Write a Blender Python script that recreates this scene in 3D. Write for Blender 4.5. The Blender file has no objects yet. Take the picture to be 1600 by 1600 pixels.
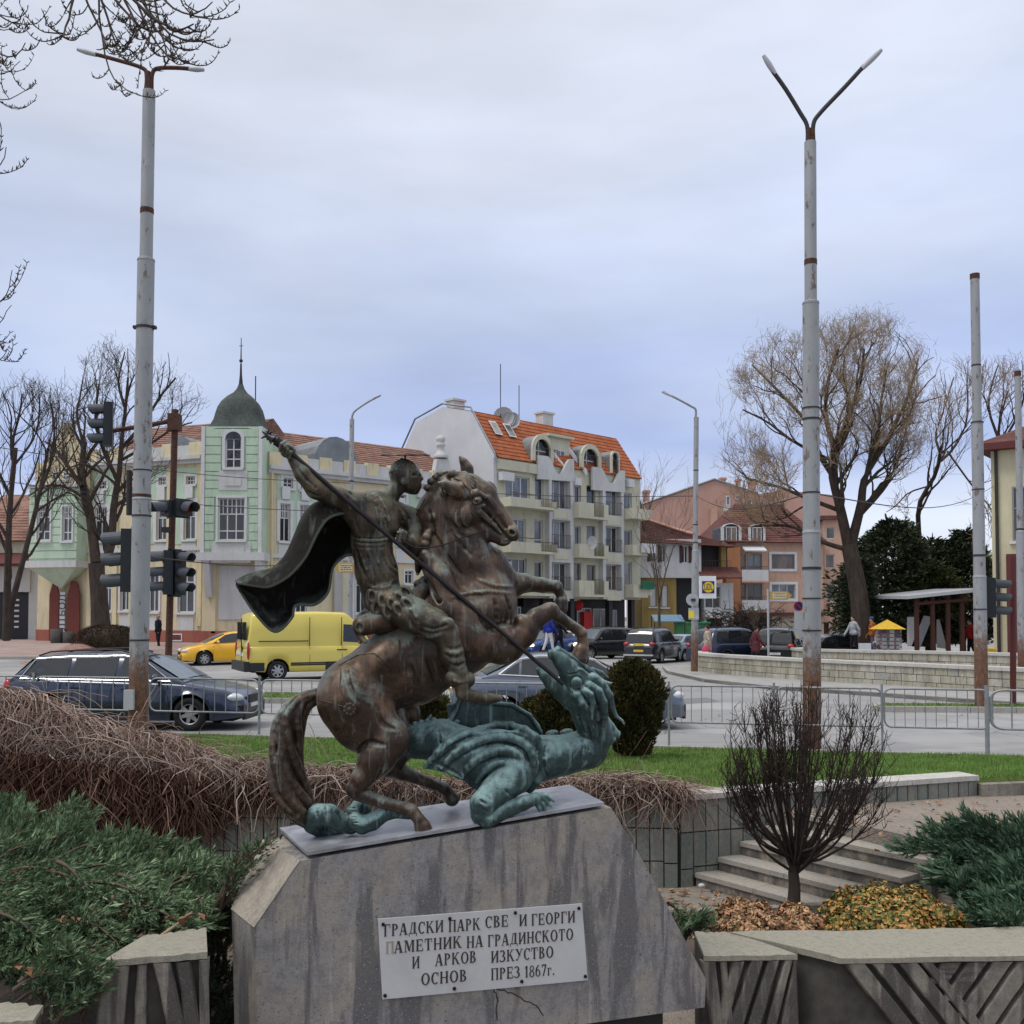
import bpy,math,random
import numpy as np
from mathutils import Vector,Matrix
R=math.radians
random.seed(7);np.random.seed(7)
scene=bpy.context.scene
COL=scene.collection
CAM_Z=2.2
cam_data=bpy.data.cameras.new("camera")
cam=bpy.data.objects.new("camera",cam_data);COL.objects.link(cam)
cam.location=(0,0,CAM_Z);cam.rotation_euler=(R(92.0),0,0)
cam_data.sensor_width=36;cam_data.lens=36
cam_data.shift_y=106/1600
cam_data.clip_start=0.1;cam_data.clip_end=3000
scene.camera=cam
PITCH=R(2.0)
world=bpy.data.worlds.new("World");scene.world=world;world.use_nodes=True
nt=world.node_tree;nt.nodes.clear()
SUN_EL,SUN_AZ=62.0,245.0
def N(t,**kw):
 n=nt.nodes.new(t)
 for k,v in kw.items():setattr(n,k,v)
 return n
sky=N('ShaderNodeTexSky',sky_type='NISHITA');sky.sun_disc=False
sky.sun_elevation=R(SUN_EL);sky.sun_rotation=R(SUN_AZ)
bg1=N('ShaderNodeBackground');bg1.inputs[1].default_value=0.10
nt.links.new(sky.outputs[0],bg1.inputs[0])
tc=N('ShaderNodeTexCoord');sep=N('ShaderNodeSeparateXYZ')
nt.links.new(tc.outputs['Generated'],sep.inputs[0])
mp=N('ShaderNodeMapping');mp.inputs['Scale'].default_value=(1.0,1.0,3.4);mp.inputs['Rotation'].default_value=(0,R(14),0)
nt.links.new(tc.outputs['Generated'],mp.inputs[0])
nz=N('ShaderNodeTexNoise');nz.inputs['Scale'].default_value=1.7;nz.inputs['Detail'].default_value=5;nz.inputs['Roughness'].default_value=0.42
nt.links.new(mp.outputs[0],nz.inputs['Vector'])
sub=N('ShaderNodeMath',operation='MULTIPLY_ADD');sub.inputs[1].default_value=0.44;sub.inputs[2].default_value=-0.22
nt.links.new(nz.outputs[0],sub.inputs[0])
addz=N('ShaderNodeMath',operation='ADD');nt.links.new(sep.outputs[2],addz.inputs[0]);nt.links.new(sub.outputs[0],addz.inputs[1])
ramp=N('ShaderNodeValToRGB');nt.links.new(addz.outputs[0],ramp.inputs[0])
el=ramp.color_ramp.elements
stops=[(0.0,(.66,.70,.80)),(.10,(.70,.76,.89)),(.155,(.56,.64,.86)),(.215,(.42,.51,.79)),(.29,(.52,.60,.80)),(.40,(.64,.69,.82)),(.55,(.70,.735,.82)),(.75,(.95,.97,1.0)),(1.0,(1.25,1.26,1.28))]
el[0].position,el[0].color=stops[0][0],stops[0][1]+(1,)
el[1].position,el[1].color=stops[-1][0],stops[-1][1]+(1,)
for p,c in stops[1:-1]:
 e=el.new(p);e.color=c+(1,)
nz2=N('ShaderNodeTexNoise');nz2.inputs['Scale'].default_value=3.0;nz2.inputs['Detail'].default_value=6
nt.links.new(mp.outputs[0],nz2.inputs['Vector'])
m2=N('ShaderNodeMath',operation='MULTIPLY_ADD');m2.inputs[1].default_value=0.62;m2.inputs[2].default_value=0.70
nt.links.new(nz2.outputs[0],m2.inputs[0])
vm=N('ShaderNodeVectorMath',operation='SCALE');nt.links.new(ramp.outputs[0],vm.inputs[0]);nt.links.new(m2.outputs[0],vm.inputs['Scale'])
bg2=N('ShaderNodeBackground');bg2.inputs[1].default_value=0.97
nt.links.new(vm.outputs[0],bg2.inputs[0])
mixs=N('ShaderNodeMixShader');mixs.inputs[0].default_value=0.93
nt.links.new(bg1.outputs[0],mixs.inputs[1]);nt.links.new(bg2.outputs[0],mixs.inputs[2])
outw=N('ShaderNodeOutputWorld');nt.links.new(mixs.outputs[0],outw.inputs[0])
sd=bpy.data.lights.new("sun",'SUN');sd.energy=1.5;sd.angle=R(18);sd.color=(1,.97,.92)
sun=bpy.data.objects.new("sun",sd);COL.objects.link(sun)
_a=R(SUN_AZ);_e=R(SUN_EL)
_dir=Vector((math.sin(_a)*math.cos(_e),math.cos(_a)*math.cos(_e),math.sin(_e)))
sun.rotation_euler=_dir.to_track_quat('Z','Y').to_euler()
scene.view_settings.view_transform='Standard';scene.view_settings.look='None'
scene.view_settings.exposure=0.2;scene.view_settings.gamma=1.0
scene.view_settings.use_curve_mapping=False
CP,SP=math.cos(PITCH),math.sin(PITCH)
def ray(px,py):
 x=(px-800)/1600;y=-(py-906)/1600
 return Vector((x,CP-y*SP,SP+y*CP))
def at(px,py,Y):
 d=ray(px,py);t=Y/d.y
 return Vector((d.x*t,Y,CAM_Z+d.z*t))
def atz(px,py,z):
 d=ray(px,py);t=(z-CAM_Z)/d.z
 return Vector((d.x*t,d.y*t,z))
def on_line(px,P,U):
 """distance along the ground line P+U*s to where the direction px crosses it"""
 k=ray(px,962).x/ray(px,962).y
 return(k*P[1]-P[0])/(U[0]-k*U[1])
MATS={}
class NB:
 def __init__(self,name,rough=.8,metal=0.0,spec=.3):
  self.m=bpy.data.materials.new(name);self.m.use_nodes=True
  self.t=self.m.node_tree;self.t.nodes.clear()
  self.b=self.n('ShaderNodeBsdfPrincipled');self.o=self.n('ShaderNodeOutputMaterial')
  self.l(self.b.outputs[0],self.o.inputs[0])
  self.b.inputs['Roughness'].default_value=rough;self.b.inputs['Metallic'].default_value=metal
  self.b.inputs['Specular IOR Level'].default_value=spec
  self.co=self.n('ShaderNodeTexCoord').outputs['Object']
 def n(self,t,**kw):
  x=self.t.nodes.new(t)
  for k,v in kw.items():setattr(x,k,v)
  return x
 def l(self,a,b):self.t.links.new(a,b)
 def map(self,scale=(1,1,1),rot=(0,0,0),co=None):
  m=self.n('ShaderNodeMapping');m.inputs['Scale'].default_value=scale;m.inputs['Rotation'].default_value=rot
  self.l(co or self.co,m.inputs[0]);return m.outputs[0]
 def noise(self,s,d=4,r=.55,co=None,dist=0):
  x=self.n('ShaderNodeTexNoise');x.inputs['Scale'].default_value=s;x.inputs['Detail'].default_value=d
  x.inputs['Roughness'].default_value=r;x.inputs['Distortion'].default_value=dist
  self.l(co or self.co,x.inputs['Vector']);return x.outputs[0]
 def ramp(self,f,stops,interp='LINEAR'):
  r=self.n('ShaderNodeValToRGB');self.l(f,r.inputs[0]);r.color_ramp.interpolation=interp
  e=r.color_ramp.elements
  def c4(c):return(c,c,c,1)if isinstance(c,(int,float))else tuple(c)+(1,)
  e[0].position,e[0].color=stops[0][0],c4(stops[0][1]);e[1].position,e[1].color=stops[-1][0],c4(stops[-1][1])
  for p,c in stops[1:-1]:q=e.new(p);q.color=c4(c)
  return r.outputs[0]
 def mix(self,f,a,b,mode='MIX'):
  m=self.n('ShaderNodeMix',data_type='RGBA',blend_type=mode)
  for s,v in((m.inputs[0],f),(m.inputs[6],a),(m.inputs[7],b)):
   if isinstance(v,(int,float)):s.default_value=v
   elif isinstance(v,tuple):s.default_value=v+(1,)
   else:self.l(v,s)
  return m.outputs[2]
 def math(self,op,a,b=0.0,clamp=False):
  m=self.n('ShaderNodeMath',operation=op,use_clamp=clamp)
  for s,v in((m.inputs[0],a),(m.inputs[1],b)):
   if isinstance(v,(int,float)):s.default_value=v
   else:self.l(v,s)
  return m.outputs[0]
 def col(self,c):
  if isinstance(c,tuple):self.b.inputs['Base Color'].default_value=c+(1,)
  else:self.l(c,self.b.inputs['Base Color'])
  return self
 def rough(self,f):self.l(f,self.b.inputs['Roughness']);return self
 def bump(self,h,strength=.3,dist=.01):
  b=self.n('ShaderNodeBump');b.inputs['Strength'].default_value=strength;b.inputs['Distance'].default_value=dist
  self.l(h,b.inputs['Height']);self.l(b.outputs[0],self.b.inputs['Normal']);return self
 def axis(self,i,co=None):
  s=self.n('ShaderNodeSeparateXYZ');self.l(co or self.co,s.inputs[0]);return s.outputs[i]
 def rand(self):return self.n('ShaderNodeObjectInfo').outputs['Random']
def simple(name,c,rough=.7,metal=0,spec=.3,var=.12,scale=6,bump=0,dist=.01,dirt=0.0,dirtc=(.05,.045,.04),dscale=1.3):
 """plain material with colour variation, optional grime"""
 if name in MATS:return MATS[name]
 b=NB(name,rough,metal,spec)
 n1=b.noise(scale,5,.6)
 c1=tuple(max(0,x*(1-var))for x in c);c2=tuple(min(1,x*(1+var))for x in c)
 k=b.ramp(n1,[(.3,c1),(.7,c2)])
 if dirt:
  n2=b.noise(dscale,6,.65)
  k=b.mix(b.math('MULTIPLY',b.ramp(n2,[(.45,0.0),(.75,1.0)]),dirt),k,dirtc)
 b.col(k)
 if bump:b.bump(b.noise(scale*4,5,.6),bump,dist)
 MATS[name]=b.m
 return b.m
def mesh_np(name,V,F4=None,F3=None,smooth=False):
 me=bpy.data.meshes.new(name)
 V=np.asarray(V,dtype=np.float32).reshape(-1,3)
 parts=[];tot=[]
 if F4 is not None and len(F4):F4=np.asarray(F4,dtype=np.int32).reshape(-1,4);parts.append(F4.ravel());tot.append(np.full(len(F4),4,np.int32))
 if F3 is not None and len(F3):F3=np.asarray(F3,dtype=np.int32).reshape(-1,3);parts.append(F3.ravel());tot.append(np.full(len(F3),3,np.int32))
 L=np.concatenate(parts);T=np.concatenate(tot)
 S=np.zeros(len(T),np.int32);S[1:]=np.cumsum(T)[:-1]
 me.vertices.add(len(V));me.vertices.foreach_set('co',V.ravel())
 me.loops.add(len(L));me.loops.foreach_set('vertex_index',L)
 me.polygons.add(len(T));me.polygons.foreach_set('loop_start',S)
 if smooth:me.polygons.foreach_set('use_smooth',np.ones(len(T),bool))
 me.update(calc_edges=True);me.validate()
 return me
class MB:
 """collects primitives (lists) into ONE mesh"""
 def __init__(self):self.v=[];self.f=[];self.sm=[]
 def add(self,vs,fs,smooth=False):
  o=len(self.v);self.v.extend([tuple(p)for p in vs])
  for f in fs:self.f.append(tuple(i+o for i in f));self.sm.append(smooth)
  return self
 def box(self,x0,x1,y0,y1,z0,z1,M=None):
  vs=[Vector(p)for p in((x0,y0,z0),(x1,y0,z0),(x1,y1,z0),(x0,y1,z0),(x0,y0,z1),(x1,y0,z1),(x1,y1,z1),(x0,y1,z1))]
  if M:vs=[M@p for p in vs]
  return self.add(vs,[(3,2,1,0),(4,5,6,7),(0,1,5,4),(1,2,6,5),(2,3,7,6),(3,0,4,7)])
 def hexa(self,p):
  return self.add(p,[(3,2,1,0),(4,5,6,7),(0,1,5,4),(1,2,6,5),(2,3,7,6),(3,0,4,7)])
 def prism(self,poly,n):
  """poly: list of 3D points, n: extrusion vector"""
  k=len(poly);n=Vector(n);a=[Vector(p)for p in poly];b=[p+n for p in a]
  fs=[tuple(range(k))[::-1],tuple(range(k,2*k))]+[(i,(i+1)%k,k+(i+1)%k,k+i)for i in range(k)]
  return self.add(a+b,fs)
 def tube(self,pts,rad,sides=8,cap=True,smooth=True):
  pts=[Vector(p)for p in pts];n=len(pts)
  if not hasattr(rad,'__len__'):rad=[rad]*n
  t0=(pts[1]-pts[0]).normalized();up=Vector((0,0,1))if abs(t0.z)<.9 else Vector((1,0,0))
  u=t0.cross(up).normalized();vs=[]
  for i in range(n):
   t=((pts[min(i+1,n-1)]-pts[max(i-1,0)])).normalized()
   u=(u-t*u.dot(t)).normalized();w=t.cross(u)
   for j in range(sides):
    a=2*math.pi*j/sides;vs.append(pts[i]+(u*math.cos(a)+w*math.sin(a))*rad[i])
  fs=[(i*sides+j,i*sides+(j+1)%sides,(i+1)*sides+(j+1)%sides,(i+1)*sides+j)for i in range(n-1)for j in range(sides)]
  self.add(vs,fs,smooth)
  if cap:
   self.add(vs[:sides],[tuple(range(sides))[::-1]]);self.add(vs[-sides:],[tuple(range(sides))])
  return self
 def cyl(self,a,b,r0,r1=None,sides=12):
  return self.tube([a,b],[r0,r0 if r1 is None else r1],sides)
 def ball(self,c,r,sx=1,sy=1,sz=1,nu=10,nv=6):
  c=Vector(c);vs=[]
  for i in range(nv+1):
   th=math.pi*i/nv
   for j in range(nu):
    ph=2*math.pi*j/nu
    vs.append(c+Vector((r*sx*math.sin(th)*math.cos(ph),r*sy*math.sin(th)*math.sin(ph),r*sz*math.cos(th))))
  fs=[(i*nu+j,(i+1)*nu+j,(i+1)*nu+(j+1)%nu,i*nu+(j+1)%nu)for i in range(nv)for j in range(nu)]
  return self.add(vs,fs,True)
 def lathe(self,c,prof,sides=16):
  c=Vector(c);vs=[]
  for r,z in prof:
   for j in range(sides):
    a=2*math.pi*j/sides;vs.append(c+Vector((r*math.cos(a),r*math.sin(a),z)))
  n=len(prof)
  fs=[(i*sides+j,i*sides+(j+1)%sides,(i+1)*sides+(j+1)%sides,(i+1)*sides+j)for i in range(n-1)for j in range(sides)]
  self.add(vs,fs,True);self.add(vs[:sides],[tuple(range(sides))[::-1]]);self.add(vs[-sides:],[tuple(range(sides))])
  return self
 def mesh(self,name,origin=None):
  me=bpy.data.meshes.new(name)
  vs=self.v if origin is None else[(a-origin[0],b-origin[1],c-origin[2])for a,b,c in self.v]
  me.from_pydata(vs,[],self.f);me.polygons.foreach_set('use_smooth',self.sm);me.update()
  return me
CH={}
def link(name,me,mat=None,parent=None,loc=None,rz=0):
 o=bpy.data.objects.new(name,me);COL.objects.link(o)
 if mat is not None and me is not None and not me.materials:me.materials.append(mat)
 if parent is not None:o.parent=parent;CH.setdefault(parent.name,[]).append(o)
 if loc is not None:o.location=loc
 if rz:o.rotation_euler.z=rz
 return o
def tag(o,label=None,cat=None,group=None,kind=None):
 if label:o['label']=label
 if cat:o['category']=cat
 if group:o['group']=group
 if kind:o['kind']=kind
 return o
def thing(name,label,cat,loc=(0,0,0),rz=0,group=None):
 o=bpy.data.objects.new(name,None);COL.objects.link(o);o.empty_display_size=.2
 o.location=loc;o.rotation_euler.z=rz
 return tag(o,label,cat,group)
def copy_tree(o,parent=None,loc=None,rz=None,label=None,group=None):
 c=o.copy();COL.objects.link(c)
 if parent is not None:c.parent=parent;CH.setdefault(parent.name,[]).append(c)
 if loc is not None:c.location=loc
 if rz is not None:c.rotation_euler.z=rz
 if label:c['label']=label
 if group:c['group']=group
 for ch in CH.get(o.name,[]):copy_tree(ch,c)
 return c
def struct(name,me,mat):return tag(link(name,me,mat),kind='structure')
class Sculpt:
 def __init__(s,lo,hi,h,P=None):
  s.h=h;s.lo=np.array(lo,np.float32);n=np.ceil((np.array(hi)-s.lo)/h).astype(int)+1
  s.n=n;s.F=np.full(tuple(n),9.0,np.float32);s.ax=[s.lo[i]+h*np.arange(n[i],dtype=np.float32)for i in range(3)]
  s.P=P
 def block(s,mn,mx):
  i0=np.maximum(0,np.floor((mn-s.lo)/s.h).astype(int));i1=np.minimum(s.n,np.ceil((mx-s.lo)/s.h).astype(int)+1)
  if(i1<=i0).any():return None
  sl=tuple(slice(a,b)for a,b in zip(i0,i1))
  return sl,s.ax[0][sl[0]][:,None,None],s.ax[1][sl[1]][None,:,None],s.ax[2][sl[2]][None,None,:]
 def put(s,sl,d,k,op):
  A=s.F[sl]
  if op=='sub':
   d=-d
   hh=np.clip(.5+.5*(d-A)/k,0,1);s.F[sl]=A+(d-A)*hh+k*hh*(1-hh)
  elif op=='and':
   pass
  else:
   hh=np.clip(.5+.5*(A-d)/k,0,1);s.F[sl]=A*(1-hh)+d*hh-k*hh*(1-hh)
 def cone(s,a,b,ra,rb,k=.02,op='add',f=1.0):
  a=np.array(a,np.float32);b=np.array(b,np.float32);m=max(ra,rb)+2.2*k+.01
  B=s.block(np.minimum(a,b)-m,np.maximum(a,b)+m)
  if B is None:return
  sl,X,Y,Z=B;ab=b-a;q=float(ab@ab)+1e-9
  dx,dy,dz=X-a[0],Y-a[1],Z-a[2]
  t=np.clip((dx*ab[0]+dy*ab[1]+dz*ab[2])/q,0,1)
  dx=dx-t*ab[0];dy=(dy-t*ab[1])/f;dz=dz-t*ab[2]
  s.put(sl,np.sqrt(dx*dx+dy*dy+dz*dz)-(ra+(rb-ra)*t),k,op)
 def ell(s,c,r,k=.02,op='add',Rm=None):
  c=np.array(c,np.float32);r=np.array(r,np.float32);m=r.max()+2.2*k+.01
  B=s.block(c-m,c+m)
  if B is None:return
  sl,X,Y,Z=B;p=[X-c[0],Y-c[1],Z-c[2]]
  if Rm is not None:p=[p[0]*Rm[0][i]+p[1]*Rm[1][i]+p[2]*Rm[2][i]for i in range(3)]
  k0=np.sqrt((p[0]/r[0])**2+(p[1]/r[1])**2+(p[2]/r[2])**2)
  k1=np.sqrt((p[0]/r[0]**2)**2+(p[1]/r[1]**2)**2+(p[2]/r[2]**2)**2)+1e-6
  s.put(sl,k0*(k0-1)/k1,k,op)
 def nets(s):
  F=s.F;S=F<0;c=None
  n=F.shape;cnt=np.zeros((n[0]-1,n[1]-1,n[2]-1),np.uint8)
  cr=[(i,j,k)for i in(0,1)for j in(0,1)for k in(0,1)]
  for i,j,k in cr:cnt+=S[i:n[0]-1+i,j:n[1]-1+j,k:n[2]-1+k]
  act=(cnt>0)&(cnt<8);idx=np.argwhere(act)
  vid=np.full(act.shape,-1,np.int32);vid[act]=np.arange(len(idx))
  acc=np.zeros((len(idx),3),np.float32);w=np.zeros(len(idx),np.float32)
  for a in cr:
   for ax in range(3):
    if a[ax]:continue
    b=list(a);b[ax]=1
    fa=F[idx[:,0]+a[0],idx[:,1]+a[1],idx[:,2]+a[2]];fb=F[idx[:,0]+b[0],idx[:,1]+b[1],idx[:,2]+b[2]]
    m=(fa<0)!=(fb<0);t=np.where(m,fa/np.where(m,fa-fb,1),0)
    p=np.tile(np.array(a,np.float32),(len(idx),1));p[:,ax]+=t
    acc+=p*m[:,None];w+=m
  V=s.lo+s.h*(idx+acc/w[:,None])
  Q=[]
  for ax in range(3):
   o=[0,0,0];o[ax]=1
   A=S[tuple(slice(0,n[i]-o[i])for i in range(3))];Bm=S[tuple(slice(o[i],n[i])for i in range(3))]
   e=np.argwhere(A!=Bm);u,v=(ax+1)%3,(ax+2)%3
   e=e[(e[:,u]>0)&(e[:,v]>0)&(e[:,u]<n[u]-1)&(e[:,v]<n[v]-1)]
   inside=A[e[:,0],e[:,1],e[:,2]]
   def cell(du,dv):
    q=e.copy();q[:,u]-=du;q[:,v]-=dv;return vid[q[:,0],q[:,1],q[:,2]]
   q=np.stack([cell(1,1),cell(0,1),cell(0,0),cell(1,0)],1)
   q[~inside]=q[~inside][:,::-1];Q.append(q)
  return V,np.concatenate(Q)
#  THE MONUMENT
PL_S,PL_0=.268,6.36
def J(px,py,d=0.0):
 r=ray(px,py);t=(PL_0+d)/(r.y-PL_S*r.x)
 return np.array((r.x*t,r.y*t,CAM_Z+r.z*t),np.float32)
MPX=6.3/1600
STAT_O=Vector(J(690,1290,0))
def crv(P,t):
 """Catmull-Rom through the points"""
 n=len(P)-1;i=min(int(t*n),n-1);u=t*n-i
 p0,p1,p2,p3=(np.array(P[j],float)for j in(max(i-1,0),i,i+1,min(i+2,n)))
 return .5*((2*p1)+(-p0+p2)*u+(2*p0-5*p1+4*p2-p3)*u*u+(-p0+3*p1-3*p2+p3)*u**3)
class SC(Sculpt):
 def tube(s,pts,k=.012,op='add',f=1.0):
  """pts: (px,py,d,r) control points"""
  for a,b in zip(pts[:-1],pts[1:]):
   s.cone(J(*a[:3]),J(*b[:3]),a[3]*MPX,b[3]*MPX,k,op,f)
 def blob(s,px,py,d,rx,ry,rd,k=.02,op='add',rot=0):
  c,q=math.cos(R(rot)),math.sin(R(rot))
  Rm=np.array([[c,0,q],[0,1,0],[-q,0,c]],np.float32)
  s.ell(J(px,py,d),(rx*MPX,rd*MPX,ry*MPX),k,op,[[Rm[j][i]for i in range(3)]for j in range(3)])
 def plate(s,poly,th,k=.01,rnd=.0,bend=None):
  """poly of (px,py,d): slab of thickness th following a plane fitted to the points"""
  P=np.array([J(*p)for p in poly]);c=P.mean(0);_,_,vt=np.linalg.svd(P-c)
  u,v,w=vt;Q=np.stack([(P-c)@u,(P-c)@v],1)
  mn,mx=P.min(0)-.05,P.max(0)+.05
  B=s.block(mn,mx)
  if B is None:return
  sl,X,Y,Z=B;X=X-c[0];Y=Y-c[1];Z=Z-c[2]
  a=X*u[0]+Y*u[1]+Z*u[2];b=X*v[0]+Y*v[1]+Z*v[2];e=X*w[0]+Y*w[1]+Z*w[2]
  d=np.full(a.shape,1e9,np.float32);sg=np.ones(a.shape,np.float32);n=len(Q)
  for i in range(n):
   p,q=Q[i],Q[i-1];ex,ey=q-p;wx,wy=a-p[0],b-p[1]
   t=np.clip((wx*ex+wy*ey)/(ex*ex+ey*ey+1e-12),0,1)
   d=np.minimum(d,(wx-ex*t)**2+(wy-ey*t)**2)
   c1=b>=p[1];c2=b<q[1];c3=ex*wy>ey*wx
   flip=(c1&c2&c3)|(~c1&~c2&~c3);sg=np.where(flip,-sg,sg)
  d=sg*np.sqrt(d);q0=np.abs(e)-th/2
  dd=np.minimum(np.maximum(d,q0),0)+np.sqrt(np.maximum(d,0)**2+np.maximum(q0,0)**2)-rnd
  s.put(sl,dd,k,'add')
 def surf(s,px,py,d0=-.75,d1=.5):
  """front surface met by the view direction, as depth offset"""
  for d in np.arange(d0,d1,.005):
   i=np.round((J(px,py,d)-s.lo)/s.h).astype(int)
   if(i<0).any()or(i>=s.n).any():continue
   if s.F[tuple(i)]<0:return d
  return None
 def line(s,pts,r,k=.004,op='add',sink=0.0,n=5):
  """a strap, ridge or groove drawn over the front surface along px points, tapering at both ends"""
  m=max(3,int(sum(math.hypot(b[0]-a[0],b[1]-a[1])for a,b in zip(pts[:-1],pts[1:]))/n))
  pp=[crv([tuple(p[:2])for p in pts],i/m)for i in range(m+1)]
  last=None;out=[]
  for i,p in enumerate(pp):
   d=s.surf(p[0],p[1]);w=math.sin(math.pi*(i+.4)/(m+.8))**.6
   if d is None or(last is not None and abs(d-last)>.12):last=None;out.append(None);continue
   last=d;lift=(1-w)*r*MPX*1.3*(-1 if op=='sub' else 1)
   if op=='sub':lift-=r*MPX*.35
   out.append((p[0],p[1],d+sink+lift,r*(.4+.6*w)*MPX))
  for a,b in zip(out[:-1],out[1:]):
   if a and b:s.cone(J(*a[:3]),J(*b[:3]),a[3],b[3],k,op)
 def obj(s,name,mat,parent,smooth_it=1):
  V,Q=s.nets()
  me=mesh_np(name,V-np.array(STAT_O,np.float32),Q,None,True)
  return link(name,me,mat,parent)
def box_px(x0,y0,x1,y1,d0,d1):
 P=np.array([J(x,y,d)for x in(x0,x1)for y in(y0,y1)for d in(d0,d1)])
 return P.min(0),P.max(0)
def bronze(name,lo,mid,tan,pat,amt,tamt,up=.5,rough=.42):
 """cast bronze: dark grime, bare brown, tan worn patches, streaked verdigris, painted crease shade and edge highlights"""
 b=NB(name,rough,.12,.32)
 n1=b.noise(4.5,8,.7,dist=.8);n2=b.noise(15,7,.75);n3=b.noise(2.6,6,.65,dist=1.0);st=b.noise(8,6,.65,b.map((1.6,1.6,.24)),.5)
 geo=b.n('ShaderNodeNewGeometry');nzv=b.axis(2,geo.outputs['Normal'])
 base=b.ramp(n2,[(.32,lo),(.68,mid)])
 ft=b.math('ADD',b.math('MULTIPLY',n3,1.5),b.math('ADD',b.math('MULTIPLY',nzv,.22),b.math('MULTIPLY',st,.5)))
 k=b.mix(b.ramp(b.math('SUBTRACT',ft,1.0-tamt),[(.0,0.0),(.35,.85)]),base,tan)
 f=b.math('ADD',b.math('MULTIPLY',nzv,up),b.math('ADD',b.math('MULTIPLY',n1,1.8),b.math('MULTIPLY',st,.8)))
 f=b.ramp(b.math('SUBTRACT',f,1.45-amt),[(.10,0.0),(.45,1.0)])
 k=b.mix(f,k,b.mix(b.ramp(n2,[(.35,0.0),(.7,1.0)]),tuple(x*.62 for x in pat),tuple(min(1,x*1.25)for x in pat)))
 k=b.mix(b.math('MULTIPLY',b.ramp(geo.outputs['Pointiness'],[(.42,1.0),(.499,0.0)]),.92),k,(.010,.009,.008))  # hollows painted near black as shade in the creases
 k=b.mix(b.math('MULTIPLY',b.ramp(geo.outputs['Pointiness'],[(.515,0.0),(.58,1.0)]),.5),k,tuple(min(1,x*1.7)for x in pat))  # raised edges painted pale as highlights, in the patina tone
 k=b.mix(b.math('MULTIPLY',b.ramp(b.noise(20,4,.55,b.map((1.2,1.2,.10)),.3),[(.58,0.0),(.74,1.0)]),.4),k,tuple(min(1,x*1.5+.02)for x in pat))
 k=b.mix(b.math('MULTIPLY',b.ramp(b.noise(13,5,.6,b.map((1.3,1.3,.14)),.3),[(.56,0.0),(.72,1.0)]),.55),k,(.014,.012,.011))
 b.col(k);b.rough(b.ramp(f,[(0,rough-.08),(1,rough+.22)]))
 b.bump(b.math('ADD',b.noise(70,6,.7),b.math('MULTIPLY',n2,.8)),.35,.005)
 return b.m
M_horse=bronze('bronze_brown',(.012,.008,.006),(.066,.040,.026),(.20,.122,.074),(.20,.235,.20),.07,.05,.5)
M_rider=bronze('bronze_olive',(.012,.010,.008),(.060,.046,.031),(.165,.125,.078),(.16,.195,.16),.10,.06,.45)
M_drag=bronze('verdigris',(.012,.022,.023),(.050,.088,.086),(.105,.175,.165),(.24,.36,.345),.14,.0,.6,.5)
M_harn=simple('harness_bronze',(.05,.036,.026),.5,.2,.4,.4,20)
M_cape=bronze('bronze_dark',(.008,.007,.006),(.020,.016,.012),(.05,.045,.035),(.11,.13,.11),-.12,-.25,.6,.95)  # darkened bronze: shade in the cape hollow put into the colour
M_spear=simple('spear_iron',(.025,.022,.024),.35,.6,.5)
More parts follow.
